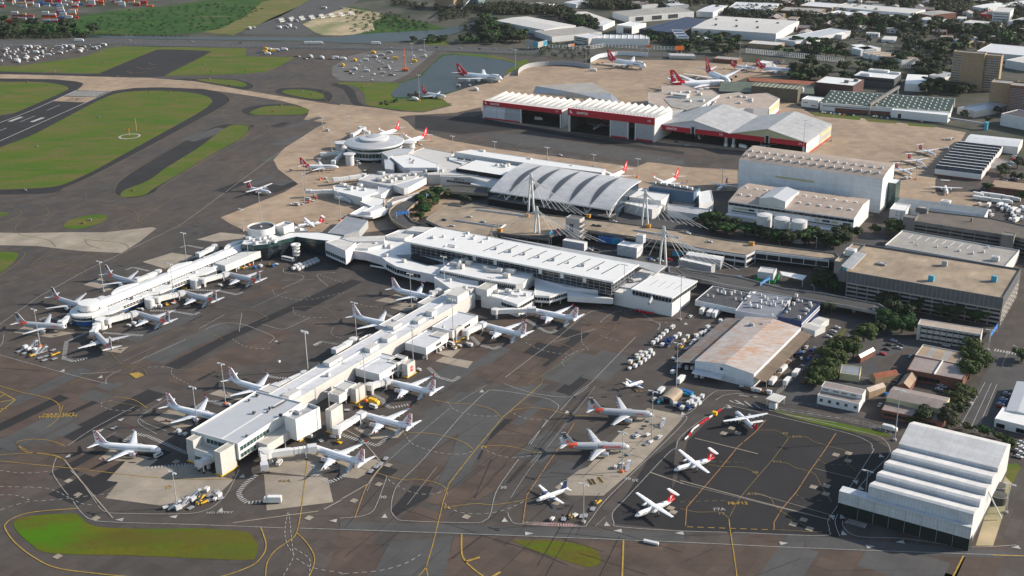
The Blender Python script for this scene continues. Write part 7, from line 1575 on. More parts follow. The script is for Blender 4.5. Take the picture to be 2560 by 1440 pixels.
hall_('white_office','small two-storey white office at the left end of the factory','office',"3:905,738 1030,752 1045,725",8.5,'white','white',0,.4,0,[(0,.1,.4,4.8,5.8,2),(0,.6,.9,2,3,2)])
o,q=hall_('green_roof_hall','hall with pale green sawtooth roof and a rusty strip at its back','hall',"3:290,680 1000,700 1010,625",8,'dgrey','palegreen'); a,b,c,d=[Vector((p.x,p.y,0)) for p in q]
for i in range(7):
 p0,p1=a.lerp(d,i/7),b.lerp(c,i/7); w_=(d-a)/7; f=lambda p,z:(p.x,p.y,z); mb=MB(); mb.add([f(p0,8.1),f(p1,8.1),f(p1+w_*.2,9.7),f(p0+w_*.2,9.7),f(p1+w_,8.1),f(p0+w_,8.1)],[(0,1,2,3),(3,2,4,5)],0); wpart('sawtooth_row',mb,[roofm('palegreen',AX)],o)
q=P("3:500,575 1000,606 1000,636 520,602",9.5); mb=MB(); mb.prism([(p.x,p.y) for p in q],0,9.5,0,1); wpart('rusty_strip',mb,['brick','rust'],o)
o,q=hall_('test_cell_block','tall windowless olive-brown block with speckled green roof','block',"3:532,640 878,668 925,640",15.5,mat('olive_cladding',(.10,.088,.065),.85,0,.15,.1),'palegreen')
for i in range(7):
 for j in range(9):
  if (i+j)%1==0: pass
mb=MB()
for i in range(6):
 for j in range(10): pp=q[0].lerp(q[1],(j+.6)/10.5)+(q[3]-q[0])*((i+.5)/6.2); mb.box((pp.x,pp.y,15.7),(1.4,1,.5),AX,0)
wpart('roof_light',mb,['brown'],o)
for s in ("3:905,740",):
 p=P(s,0)[0]; w3=thing('steel_silo','blue-grey steel silo against the olive-brown block','silo',(p.x,p.y,0)); mb=MB(); mb.lathe((0,0,0),[(2,0),(2,13),(.4,15),(.01,15)],18,0); lpart('tank_body',mb,['bglassy'] if 0 else ['lgrey'],w3); mb=MB(); mb.box((3,0,7),(1,1,14)); lpart('ladder',mb,['grey'],w3)
o,q=hall_('brick_block','dark red-brick block with bright white roof terrace','block',"3:1003,615 1290,643 1360,592",14,'dbrick','white',0,.8); units(o,"3:1240,615 1310,605",14,(6,5,3.4),'dconc')
o,q=hall_('dark_office','dark glazed office with wide white overhanging roof','office',"3:1290,562 1595,590 1652,555",12,'dgrey','white',0,.3,0,[(0,.05,.95,7.5,10,3)]); units(o,"3:1480,535",12,(24,9,2.6),'offw','penthouse',0); units(o,"3:1380,560 1600,550",12,(12,6,2),'lgrey','penthouse',0)
o,q=hall_('silver_shed','silver-roofed shed with gable end right of the factory','shed',"3:2065,800 2195,830 2300,745",7,'cream','silver',1.4,.3,1)
a,b=P("3:1410,790",10)[0],P("3:1628,655",10)[0]; o=thing('conveyor_bridge','long enclosed conveyor bridge slanting across the factory roof','conveyor bridge',((a.x+b.x)/2,(a.y+b.y)/2,0)); mb=MB(); c=(a+b)/2; mb.box((c.x,c.y,11.4),((b-a).length,2.6,2.6),math.atan2((b-a).y,(b-a).x),0); wpart('gallery',mb,['dconc'],o)
for t in (.02,.5,.98): p=a.lerp(b,t); mb=MB(); mb.box((p.x,p.y,5),(1.2,1.2,10),BX,0); wpart('support',mb,['grey'],o)
a,b=P("3:2000,885",5)[0],P("3:2280,930",5)[0]; o=thing('pipe_bridge','blue-ended pipe bridge running right from the factory','pipe bridge',((a.x+b.x)/2,(a.y+b.y)/2,0)); mb=MB(); c=(a+b)/2; mb.box((c.x,c.y,6),((b-a).length,2,1.6),math.atan2((b-a).y,(b-a).x),0); wpart('gallery',mb,['grey'],o); mb=MB(); mb.box((b.x,b.y,4),(3,5,8),AX,0); wpart('end_frame',mb,['cyan'],o)
def office(label,s,z,wa,wb,wall,nfl,side):
 q=near(s,z,wa,wb); o=bld('office_tower',label,'office tower',q,'tan office towers'); mb=MB(); shell(mb,q,0,z,0,1,1); wpart('wall',mb,[wall,roofm('lgrey',AX)],o)
 for k in range(nfl):
  z0=3+k*(z-5)/nfl
  for e,t0,t1 in side: a,b=(q[0],q[1]) if e==0 else (q[1],q[2]); strip_win(o,a.lerp(b,t0),a.lerp(b,t1),z0+.9,z0+2.5,'bglass',2.4,1,'lgrey',.1)
 return o
office('tan office tower with white crown, left slab of the pair',"20:2222,472",44,36,13,'tanb',13,((0,.02,.28),))
office('darker banded office tower, right slab of the pair',"20:2365,492",42,25,13,'tanb',13,((0,.05,.92),))
o,q=hall_('white_crown','white band','x',"20:2050,450 2060,452 2062,450",1) if 0 else (None,None)
office('windowless brown office tower with grey roof plant at the right edge',"20:2488,735",30,26,20,'tanb',1,((0,.0,.02),))
office('brick office tower partly cut by the right edge',"20:2640,760",32,24,20,'brick',8,((0,.05,.95),))
hall_('grey_hall','windowless pale grey hall with sunken dark roof at the right edge','hall',"21:1725,215 2300,330 2330,260",12,'lgrey','dgrey',0,.8)
o=thing('sound_wall','curved blue-grey blast fence around the hangar apron','blast fence',(60,1600,0))
for s,m_ in (("2:1325,565 1340,535 1400,505 1500,490 1620,485 1750,492 1865,510",'grey'),("2:1865,465 1920,435 2000,420 2100,412 2290,420",'blueish')):
 ps=catmull(P(s),False,4); mb=MB()
 for a,b in zip(ps[:-1],ps[1:]): c=(a+b)/2; mb.box((c.x,c.y,2.8),((b-a).length+.2,.5,5.6),math.atan2((b-a).y,(b-a).x),0)
 wpart('fence_panel',mb,[m_],o)
W3=[("19:160,205 640,300 935,250",9,'offw','cream',1.5,'big cream-roofed warehouse left of the others, beyond the trees'),
("19:545,312 720,370 1105,288",8,'white','old',0,'long warehouse with dark rooftop panels and white front'),
("19:1085,385 1690,390 1692,352",9,'white','lgrey',0,'long low warehouse with pale ribs along its grey roof'),
("19:940,360 1085,385 1110,335",10,'cream','lgrey',0,'cream three-storey office at the end of the ribbed warehouse'),
("19:860,130 1120,222 1240,175",8,'white','cream',1,'cream-roofed warehouse between tree belts'),
("19:1325,118 1490,168 2075,98",10,'white','old',1.2,'long blue-white warehouse with grey roof and tall bay windows'),
("19:1365,252 1520,268 1630,228",12,'white','white',0,'small white box office with dark front'),
("19:1590,292 1930,328 2250,188",10,'dgrey','dgrey',0,'warehouse roof covered in dark solar panels'),
("19:1915,300 1985,380 2020,300",11,'white','white',0,'plain white blank-walled block at the corner of the solar roof'),
("3:85,208 715,250 920,158",12,'lgrey','cream',2,'very large cream-roofed warehouse with small vents'),
("3:715,290 860,312 1000,192",7,'lgrey','silver',0,'silver lean-to roof beside the very large warehouse'),
("20:860,108 1058,135 1065,105",7,'white','white',0,'bright white low warehouse in the far suburb'),
("20:655,112 855,128 870,112",7,'bglass','white',0,'white-roofed shop with dark glass front'),
("20:1065,120 1188,130 1195,90",7,'brick','lgrey',0,'brick warehouse with pale roof'),
("20:905,60 1600,120 1640,78",9,'white','cream',0,'very long white warehouse near the top right'),
("20:450,90 800,108 810,75",8,'brown','old',0,'long brown warehouse under trees'),
("20:620,48 900,68 1000,35",9,'tanb','lgrey',0,'tan-walled warehouse behind trees'),
("20:1630,112 1760,135 1825,85",8,'brick','old',1,'brown gabled warehouse in the far right suburb'),
("20:2290,100 2440,108 2490,70",16,'white','cream',0,'white four-storey block with rows of square windows'),
("20:2030,195 2300,222 2360,198",8,'cream','cream',0,'cream low warehouse below the white block'),
("20:2110,55 2250,75 2292,15",9,'white','white',1,'white gabled warehouse at the top right'),
("20:2400,28 2600,55 2620,5",9,'offw','lgrey',0,'pale warehouse cut by the right edge at the top'),
("20:2180,120 2290,130 2300,95",9,'red','brownish',0,'dark red banded building left of the white block'),
("20:2420,185 2600,205 2620,160",9,'offw','grey',0,'grey ribbed roof below the white block'),
("20:2150,445 2640,490 2640,410",10,'offw','lgrey',0,'long ribbed grey warehouse behind the tan towers'),
("20:2400,520 2640,560 2640,490",10,'offw','cream',0,'cream warehouse right of the tan towers'),
("20:1065,415 1150,435 1190,385",8,'white','white',0,'white stepped building among trees'),
("20:1895,372 2050,388 2110,298",6,'tanb','old',2,'gabled grey roof beside the suburban car park'),
("20:2110,355 2210,365 2290,305",6,'tanb','old',2,'second gabled grey roof beside the suburban car park'),
("20:1530,722 1715,732 1740,650",9,'white','white',1,'white arched-roof hall among dark trees'),
("20:1740,650 1872,672 1880,622",10,'white','grey',0,'white boxy hall among dark trees'),
("20:1850,700 2000,712 2010,690",7,'brown','brownish',0,'low brown building beneath the tan towers'),
("20:1640,165 1860,192 1905,168",7,'offw','cream',0,'cream-roofed hall right of the tree belt'),
("20:1850,222 2100,245 2108,222",7,'brick','lgrey',0,'pale-roofed brick hall right of the tree belt'),
("20:870,290 985,305 1000,282",6,'offw','white',0,'small white shed among trees beside the yard'),
("20:170,375 440,395 455,365",6,'tanb','cream',0,'low building with rows of white roof hoods'),
("20:0,70 380,85 420,30",9,'offw','lgrey',0,'long pale roof in front of the far woodland'),
("19:2165,112 2330,122 2640,65",9,'offw','lgrey',1,'long white-roofed hall left of the far suburb'),
("19:1490,22 1620,55 1705,22",8,'offw','brownish',1,'pale shed roof at the top centre'),
("19:1790,12 1905,58 2005,15",8,'offw','lgrey',1,'pale ribbed shed roof at the top centre right'),
("19:460,48 640,62 725,32",7,'offw','old',1,'grey low shed at the far edge left of centre'),
("19:840,22 960,42 1085,12",7,'offw','lgrey',1,'long pale shed at the far edge'),
("19:2050,372 2300,408 2370,388",6,'offw','white',0,'low white building under the very large warehouse'),
("3:1270,335 1375,372 1400,345",8,'white','white',0,'white box hall in front of the suburban car park'),
("3:245,435 425,450 432,428",5,'brick','old',0,'brick-walled shed behind the parked airliners'),
("3:565,465 640,475 660,455",5,'grey','white',0,'small shed with flat white roof by the widebody airliner'),
("20:1530,420 1600,425 1600,415",1,'offw','white',0,'tiny low roof in the suburban car park'),
("19:1105,255 1230,262 1370,210",7,'white','lgrey',0,'white side hall behind the cream-roofed warehouse')]
for i,(s,z,wl,rf,g_,lab) in enumerate(W3):
 win=None
 if 'square windows' in lab: win=[(0,.08,.92,12,13.4,4),(0,.08,.92,8,9.4,4),(0,.08,.92,4,5.4,4)]
 if 'tall bay windows' in lab: win=[(1,.1,.22,2,8.5,2),(1,.35,.5,2,8.5,2),(1,.6,.75,2,8.5,2)]
 if 'three-storey' in lab: win=[(0,.1,.9,7,8.4,3),(0,.1,.9,4,5.4,3)]
 if 'dark front' in lab: win=[(0,.45,.98,1,10,4)]
 o,q=hall_('warehouse',lab,'warehouse',s,z,wl,rf,g_,.4,0,win,None,0,10 if 'ribs' in lab else 0)
 if 'vents' in lab:
  for k in range(7): pp=q[0].lerp(q[1],(k+.7)/8)+(q[3]-q[0])*(.25 if k%2 else .65); mb=MB(); mb.box((pp.x,pp.y,z+2),(3,3,2.6),AX,0); wpart('roof_vent',mb,['dgrey'],o)
 if 'solar' in lab:
  mb=MB()
  for k in range(12):
   p0=q[0].lerp(q[3],(k+.5)/12.5);p1=q[1].lerp(q[2],(k+.5)/12.5)
   for j in range(3): a_,b_=p0.lerp(p1,.04+j*.33),p0.lerp(p1,.04+j*.33+.26); line(mb,[a_,b_],(q[3]-q[0]).length/17,z+.2,0)
  wpart('solar_panels',mb,['navy'],o)
for k in range(5):
 hall_('gabled_unit','white gabled unit, %s of five in the comb-shaped building'%nth(k),'unit',"20:%d,%d %d,%d %d,%d"%(1165+k*72,455+k*13,1215+k*72,470+k*13,1265+k*72,425+k*13),6.5,'white','tan',0,.5,0,None,'gabled units')
q=near("2:848,72",0,40,30); o=bld('batching_plant','green and tan concrete batching plant at the top edge','batching plant',q); mb=MB(); shell(mb,q,0,16,0,0); wpart('base',mb,['tanb'],o); mb=MB(); shell(mb,q,16,26,0,0); wpart('hopper',mb,[mat('plant_green',(.10,.20,.15),.8)],o)
q=near("2:1030,65",0,22,22); o=bld('batching_tower','grey-green silo tower at the top edge','silo tower',q); mb=MB(); shell(mb,q,0,30,0,0); wpart('tower',mb,[mat('silo_grey',(.14,.19,.21),.8)],o)
for a_,b_ in (("2:900,30 1000,5","2:800,10 860,80"),):
 for s in (a_,b_):
  p,r_=P(s,12); mb=MB(); mb.tube((p.x,p.y,3),(r_.x,r_.y,22),1.4,None,4); wpart('conveyor',mb,['grey'],o)
o,q=hall_('cream_office','three-storey cream office block with long window bands below the big car park','office',"15:1415,218 2085,325 2128,268",10.5,'cream','pink',0,.3)
for z in (1.2,4.6,8): strip_win(o,q[0].lerp(q[1],.06),q[0].lerp(q[1],.985),z,z+1.5,'glass',3.2,1,'cream',.1)
for k in range(10): p=q[0].lerp(q[1],.06+k*.925/9)-B_*.3; mb=MB(); mb.box((p.x,p.y,5.2),(.35,.5,10.4),AX,0); wpart('pilaster',mb,['dconc'],o)
o,q=hall_('tan_roof_hall','tan-roofed hall with stepped cream parapet and two paler roof strips','hall',"15:1388,545 1838,638 1900,520",6,'cream','tan',0,.5)
for t in (.22,.58): a,b,c,d=q; flat(o,'roof_strip',[a.lerp(b,t),a.lerp(b,t+.15),d.lerp(c,t+.15),d.lerp(c,t)],roofm('lgrey',AX),.05)
o,q=hall_('brown_roof_hall','wide brown-roofed hall with a white parapet ridge across its middle','hall',"15:1305,695 1895,808 1930,655",6.5,'brick','brownish',0,.3,0,[(0,.1,.6,1.5,4,3)])
mb=MB(); p0=q[0].lerp(q[1],.5);p1=q[3].lerp(q[2],.5); c=(p0+p1)/2; mb.box((c.x,c.y,7),((p1-p0).length,.5,1),BX,0); wpart('parapet',mb,['white'],o)
hall_('gabled_house','small tan gabled house between two brown-roofed halls','house',"15:1195,862 1330,892 1402,770",3.5,'brick','tan',2.6,.3,1)
o,q=hall_('long_brown_hall','long grey-brown hipped hall right of the narrow street','hall',"15:1085,990 1690,1118 1718,985",7.5,'gable','brownish',1.5,.3)
o,q=hall_('brick_lean_to','brick single-storey wing with flat brown roof and pipes','wing',"15:1030,1122 1680,1255 1700,1165",4.5,'brick','brownish',0,.2,0,[(0,.05,.9,1.6,3.2,5)])
o,q=hall_('white_store','two-tier white store with brown roofs and dark square windows','store',"15:355,965 795,1058 850,950",5.5,'white','brownish',0,.1)
for t in (.06,.26,.46,.66,.88): strip_win(o,q[0].lerp(q[1],t),q[0].lerp(q[1],t+.08),2,4,'dgrey',6,1,'white')
a,b,c,d=q; uq=[a.lerp(d,.45),b.lerp(c,.45),c,d]; mb=MB(); shell(mb,uq,5.5,8.2,0,1,.1); wpart('upper_tier',mb,['white',roofm('brownish',AX)],o)
for t in (.05,.3,.5,.72): strip_win(o,uq[0].lerp(uq[1],t),uq[0].lerp(uq[1],t+.14),6.3,7.5,'tanb',6,1,'white')
hall_('pinkish_house','small house with pale pink gabled roof behind the white store','house',"15:835,900 905,935 955,815",4,'tanb','pink',1.8,.3,1)
hall_('rusty_house','narrow house with reddish-brown ribbed roof','house',"15:905,745 970,790 1058,640",4,'tanb','rust',2,.3,1)
hall_('white_gable_cottage','brick cottage with bright silver gabled roof beside the tree','cottage',"15:765,555 815,572 892,468",3.5,'brick','silver',1.6,.3,1)
hall_('yellow_shed','yellow-edged shed with dark open front among trees','shed',"15:590,735 800,762 860,672",4.2,'gable','bluegrey' ,0,.3)
hall_('white_roof_garage','garage with bright white flat roof at the right edge','garage',"15:2232,1215 2700,1330 2720,1190",5,'white','white',0,.3,0,[(0,.05,.25,.2,3,5),(0,.5,.8,.2,3,5)])
hall_('blue_white_sheds','long pale blue-white roofed shed at the right edge','shed',"15:2348,1125 2600,1175 2700,860",5.5,'offw','bluegrey' if 0 else 'silver',.8,.3,1)
q=R3("14:1895,990 2040,1032 2115,962",5); o=bld('guard_canopy','white flat canopy over a small checkpoint hut','checkpoint canopy',q); mb=MB(); shell(mb,q,4.5,5,0,1); wpart('roof',mb,['white',roofm('white',AX)],o); legs(o,[p for p in inset(ccw(q),.6)],4.5,.15,'post'); mb=MB(); c=q[0].lerp(q[1],.55)+B_*1; mb.box((c.x,c.y,1.5),(4,3,3),AX,0); wpart('hut',mb,['offw'],o)
p=P("14:815,985",0)[0]; o=thing('arched_hut','small hut with beige vaulted roof beside the turquoise barrier','hut',(p.x,p.y,0),BX); mb=MB(); mb.loft([[(x,4.2*math.cos(t),1.8+2.2*math.sin(t)) for t in [i*math.pi/10 for i in range(11)]]+[(x,-4.2,0),(x,4.2,0)] for x in (-7,7)],0,False,False); lpart('vault',mb,[roofm('tan',BX)],o); mb=MB(); mb.box((6.5,0,1.4),(.3,8,2.8)); mb.box((-6.4,0,1.4),(.3,8,2.8)); lpart('end_wall',mb,['cream'],o); mb=MB(); mb.box((-6.7,0,1.3),(.2,4,2.6)); lpart('door',mb,['void'],o)
def leafm(name,a,b,c):
 m=bpy.data.materials.new(name); m.use_nodes=True; nt=m.node_tree;N=nt.nodes;Lk=nt.links; bs=N['Principled BSDF']; bs.inputs['Roughness'].default_value=.75; bs.inputs['Specular IOR Level'].default_value=.2
 tc=N.new('ShaderNodeTexCoord'); oi=N.new('ShaderNodeObjectInfo'); n=noise(N,Lk,tc.outputs['Object'],.55,4,.7)
 col=mixn(N,Lk,ramp(N,Lk,n,.35,.65),a,b); col=mixn(N,Lk,ramp(N,Lk,oi.outputs['Random'],.4,1,0,.8),col,c); Lk.new(col,bs.inputs['Base Color']); M[name]=m
leafm('leaf_dark',(.016,.028,.013),(.030,.048,.019),(.036,.040,.020)); leafm('leaf_green',(.030,.052,.014),(.055,.080,.022),(.070,.070,.028))
leafm('leaf_deep',(.014,.045,.012),(.025,.070,.016),(.030,.055,.018))
def crown_mb(seed,h,w,n,leaf,lobes=12):
 r_=random.Random(seed); mb=MB(); L_=[]
 for i in range(lobes):
  a=r_.uniform(0,6.28); d=r_.uniform(.15,.8)*w/2; z=h*r_.uniform(.36,.9); L_.append((d*math.cos(a),d*math.sin(a),z,w*r_.uniform(.12,.25),h*r_.uniform(.09,.18)))
 L_.append((0,0,h*.72,w*.26,h*.2))
 for i in range(n):
  x,y,z,rx,rz=r_.choice(L_); u=r_.uniform(-.5,1); t=r_.uniform(0,6.28); q=math.sqrt(max(0,1-u*u)); k=r_.uniform(.72,1.06)
  nx,ny,nz=q*math.cos(t),q*math.sin(t),u; p=Vector((x+nx*rx*k,y+ny*rx*k,z+nz*rz*k)); nn=(Vector((nx,ny,nz+.25))+Vector((r_.uniform(-.6,.6),r_.uniform(-.6,.6),r_.uniform(-.6,.6)))).normalized()
  e=nn.cross(Vector((0,0,1))); e=e.normalized() if e.length>.1 else Vector((1,0,0)); f=nn.cross(e); s=leaf*r_.uniform(.6,1.3)
  mb.add([p-e*s-f*s*.6,p+e*s*.7-f*s,p+e*s+f*s*.7,p-e*s*.6+f*s],[(0,1,2,3)],0)
 return mb,L_
def tree_proto(seed,h,w,n,leaf,lm,trunk=True):
 r=thing('tree','','tree'); mb,L_=crown_mb(seed,h,w,n,leaf)
 tb=MB(); tb.tube((0,0,-.2),(0,0,h*.45),w*.045,w*.03,8)
 for x,y,z,rx,rz in L_[:5]: tb.tube((0,0,h*.3),(x*.8,y*.8,z),w*.02,w*.008,5)
 lpart('trunk',tb,['bark'],r); lpart('crown',mb,[lm],r); PROTOS.append(r); return r
TN=[tree_proto(i,10,13,1900,.50,m_) for i,m_ in ((1,'leaf_green'),(2,'leaf_green'),(3,'leaf_dark'),(4,'leaf_deep'))]
TF=[tree_proto(i+10,10,16,620,1.0,m_) for i,m_ in ((1,'leaf_dark'),(2,'leaf_dark'),(3,'leaf_deep'),(4,'leaf_dark'))]
def put_trees(s,h,protos,grp,fmt,lst=None):
 out=[]
 for p in (P(s) if s else lst):
  k=h*rnd.uniform(.75,1.2)/10; o=copy_tree(rnd.choice(protos),(p.x,p.y,0),rnd.uniform(0,6.28),'x',grp,None,(k*rnd.uniform(.9,1.2),k*rnd.uniform(.9,1.2),k)); out.append(o)
 order_labels(out,fmt); return out
put_trees("12:1560,900 1620,860 1680,850 1740,820 1830,815 1600,975 1560,1040 1650,930 2005,880 1700,900 1590,1000",9,TN,'trees inside the curved ramp','leafy tree inside the curved ramp, {n} from the left')
put_trees("6:160,260 230,250 300,270 350,290 250,310 330,330 480,330 560,340 630,350 680,370 740,390 830,400 930,390 990,350 960,390 1040,400 1100,410 1140,420 1190,400 1260,360 1580,320 410,310 880,380 780,380 1240,380 600,310",11,[TN[2],TN[3],TN[0],TN[2]],'tree belt in front of the silos','dark tree in the belt around the silos, {n} from the left')
put_trees("6:990,710 1040,680 1090,720 1150,750 1500,860 1590,870 1780,870 1760,900 1620,960 1700,1000 1560,1040 1480,1060 1650,1050 2000,960 2220,980 1530,1000",11,[TN[3],TN[2]],'trees along the viaduct','tree between viaduct and big car park, {n} from the left')
put_trees("6:1370,1110 1150,1230 1230,1200 1290,1230 1100,1280 1180,1290 1050,1330 1120,1360 1030,1400 980,1410 1080,1420 2160,1200 2100,1250 2190,1290 2230,1340 2150,1390 2540,1260",10,[TN[0],TN[1]],'street trees of the lower town','olive green street tree in the lower right town, {n} from the left')
put_trees("15:1860,950 1930,1010 1790,1140 1780,1210 1720,1310 340,880 440,820 1830,1060 1480,1260",8,[TN[0],TN[1],TN[2]],'trees by the brown halls','tree beside the brown halls above the stepped hangar, {n} from the left')
put_trees("9:1790,300 1850,310 1700,290 2130,350 2230,370 2290,390 2360,410 2400,430 2440,450 2440,520 2460,480",4.5,[TN[0],TN[3]],'shrubs along the stepped hangar','small dark shrub beside the stepped hangar, {n} from the left')
put_trees("21:1720,790 1760,820 1880,740 1350,260 1560,200 1680,220 1590,300 1850,850 1920,860 1590,960 650,1350 490,1370 280,1400 1930,1040",8,TN[1:],'trees by the sawtooth shed','scattered tree around the sawtooth shed, {n} from the left')
def region(s,n,seed=1,z=0):
 q=P(s,z); r_=random.Random(seed); xs=[p.x for p in q]; ys=[p.y for p in q]; out=[]; best=None
 def ins(x,y):
  c=False
  for i in range(len(q)):
   a,b=q[i],q[i-1]
   if (a.y>y)!=(b.y>y) and x<(b.x-a.x)*(y-a.y)/(b.y-a.y)+a.x: c=not c
  return c
 t=0
 while len(out)<n and t<n*60:
  t+=1; x,y=r_.uniform(min(xs),max(xs)),r_.uniform(min(ys),max(ys))
  if ins(x,y):
   if t<n*25 and any((x-o.x)**2+(y-o.y)**2<(.62*math.sqrt((max(xs)-min(xs))*(max(ys)-min(ys))*.6/n))**2 for o in out): continue
   out.append(Vector((x,y,0)))
 return out
BELTS=[("3:790,600 850,500 1000,470 1100,500 1070,600 900,620",13,'dark clump right of the widebody airliner',13),("3:1200,520 1600,470 1630,600 1300,610 1180,590",16,'trees behind the dark glazed office',12),
("3:1690,640 2120,620 2180,710 1750,700",16,'row of trees beneath the tan towers',11),("3:1290,140 1990,180 2000,270 1300,235",26,'broad tree belt in the far right suburb',14),
("3:0,300 480,280 500,400 330,410 0,400",18,'trees around the very large warehouse front',11),("3:800,320 1240,330 1280,440 700,410",22,'trees behind the white lattice fence',11),
("3:1680,370 2120,310 2100,600 1860,620 1640,470",28,'wood beside the suburban car park',13),("3:2080,260 2560,200 2560,340 2200,345",20,'dark trees above the tan towers',14),
("19:0,130 160,240 350,340 560,350 450,430 0,430",24,'trees left of the cream-roofed warehouse',12),("19:880,150 1180,270 1160,330 940,250 700,170 560,150",18,'diagonal tree belt between the warehouses',12),
("19:1700,350 1900,345 2040,410 2500,430 2560,380 2560,470 1700,440",20,'trees in front of the solar roof',10),("2:780,290 1190,300 1180,335 830,335 500,320 520,300",13,'trees between canal and highway',10),("1:-50,175 330,195 720,235 700,265 -50,290",20,'dark trees left of the canal',13)]
for i,(s,n,lab,h) in enumerate(BELTS): put_trees(None,h,TF,lab,'{n} tree from the left in the '+lab if len(lab.split())<11 else '{n} tree of '+lab,region(s,n,i+5))
wd=MB(); r9=random.Random(9)
def clump(p,h,w,n,leaf):
 for i in range(n):
  u=r9.uniform(-.2,1); t=r9.uniform(0,6.28); q=math.sqrt(1-u*u)*r9.uniform(.7,1); c=Vector((p.x+q*math.cos(t)*w,p.y+q*math.sin(t)*w,max(.3,h*(.35+.6*u)))); nn=Vector((q*math.cos(t)+r9.uniform(-.5,.5),q*math.sin(t)+r9.uniform(-.5,.5),u+.4)).normalized(); e=nn.cross(Vector((.1,.2,1))).normalized(); f=nn.cross(e); s=leaf*r9.uniform(.6,1.4)
  wd.add([c-e*s-f*s,c+e*s-f*s,c+e*s+f*s,c-e*s+f*s],[(0,1,2,3)])
for s,n,h in (("19:200,70 860,100 860,140 560,150 160,150 -200,100",70,12),("1:-60,232 640,246 660,262 640,284 -60,292",70,6),("1:640,262 1400,272 1400,268 640,256",26,3),("19:1180,30 2100,55 2100,95 1900,80 1300,105 1000,75",60,13),("3:0,-20 900,-20 900,30 380,60 0,30",50,13),("3:250,90 700,70 740,150 560,160",30,12),("3:860,110 1290,150 1290,230 1000,260 960,200",30,12),("3:1480,20 1700,10 1750,50 1500,60",20,13),("3:1850,20 2160,10 2160,120 1900,110",30,15),("3:2400,60 2600,70 2600,130 2450,120",14,13),("3:-20,320 -20,390 0,400 100,380",5,9),
  ("2:120,100 420,110 640,180 700,215 500,230 260,170",24,6),("2:380,10 640,40 620,75 400,40",16,8),("2:900,200 1190,210 1400,270 1250,300 960,240",26,9),("19:1160,405 1690,405 1690,440 1160,440",26,8),("2:1460,320 1850,350 1850,440 1500,430",18,6),("2:510,700 580,700 570,725 500,720",5,4),("3:-100,-60 2600,-60 2600,-10 -100,-10",90,14),("2:700,50 900,70 980,120 760,170",22,9),("3:60,260 200,240 330,280 100,300",10,10),("3:1240,60 1340,60 1500,110 1300,120",14,10)):
 for p in region(s,int(n*1.7),int(h*n)): clump(p,h*r9.uniform(.6,1.2),h*.62*r9.uniform(.7,1.3),60,1.0*h/12)
def blocked(p,m_):
 for q in FOOT:
  c=sum(q,Vector())/4; e1=(q[1]-q[0])/2; e2=(q[3]-q[0])/2; d=Vector((p.x-c.x,p.y-c.y,0)); l1,l2=e1.length,e2.length
  if abs(d.dot(e1)/l1)<l1+m_ and abs(d.dot(e2)/l2)<l2+m_: return True
FOOT+=[[G(2100,150)+A_*0,G(2300,170),G(2330,120),G(2130,100)]]
SUB="3:650,-20 2600,-20 2600,330 2150,330 1950,300 1650,340 1280,300 700,270 640,120"
hs=[]; HP=[]
for i,(wl,rf) in enumerate((('offw','white'),('brick','brownish'),('tanb','lgrey'),('cream','tan'),('offw','old'))):
 r=thing('low_building','','low building'); mb=MB(); q=[Vector((x,y,0)) for x,y in ((-11,-7),(11,-7),(11,7),(-11,7))]
 a,b,c,d=q; f=lambda v,z:(v.x,v.y,z)
 lm=(a+d)/2;rm_=(b+c)/2; g_=(.1,3,2,.1,2.4)[i]
 for w_ in ((a,b),(b,c),(c,d),(d,a)): mb.poly([f(w_[0],0),f(w_[1],0),f(w_[1],5),f(w_[0],5)],0)
 mb.poly([f(b,5),f(c,5),f(rm_,5+g_)],0); mb.poly([f(d,5),f(a,5),f(lm,5+g_)],0); lpart('wall',mb,[wl],r)
 mb=MB(); mb.add([f(a,5),f(b,5),f(rm_,5+g_),f(lm,5+g_),f(c,5),f(d,5)],[(0,1,2,3),(3,2,4,5)]); lpart('roof',mb,[roofm(rf,0)],r)
 mb=MB()
 for k in range(4): mb.box((-8+k*5,-7.04,2.4),(2.4,.08,1.5))
 lpart('window',mb,['glass'],r); PROTOS.append(r); HP.append(r)
for p in region(SUB,150,77):
 if blocked(p,13) or len(hs)>=95: continue
 k=r9.uniform(.7,1.7); o=copy_tree(r9.choice(HP),(p.x,p.y,0),AX+r9.choice((0,math.pi/2))+R(8),'x','low suburban buildings',None,(k,k*.9,r9.uniform(.8,1.3))); hs.append(o); e=Vector((13*k,0,0)); g=Vector((0,9*k,0)); FOOT.append([p-e-g,p+e-g,p+e+g,p-e+g])
order_labels(hs,'low building in the tree-filled suburb at the top right, {n} from the left')
for p in region(SUB,560,78)+region("3:1650,340 2150,330 2560,340 2560,400 2100,640 1700,470",40,79):
 if not blocked(p,5): h=r9.uniform(7,14); clump(p,h,h*r9.uniform(.45,.75),60,.95)
o=struct('woodland',wd,['leaf_dark'],'stuff')
sc=MB(); wd=sc
for s,n,h in (("1:580,170 900,80 1700,20 1980,60 1640,215 1200,250 700,240",170,2.4),("1:-50,180 500,180 600,240 -50,280",60,5),("2:0,60 300,100 600,190 700,215 100,255",60,2.4),("2:290,770 420,735 440,760 320,790",10,1.6)):
 for p in region(s,n,n): clump(p,h*r9.uniform(.6,1.3),h*1.5,20,.6)
struct('scrub_bushes',sc,['leaf_deep'],'stuff')
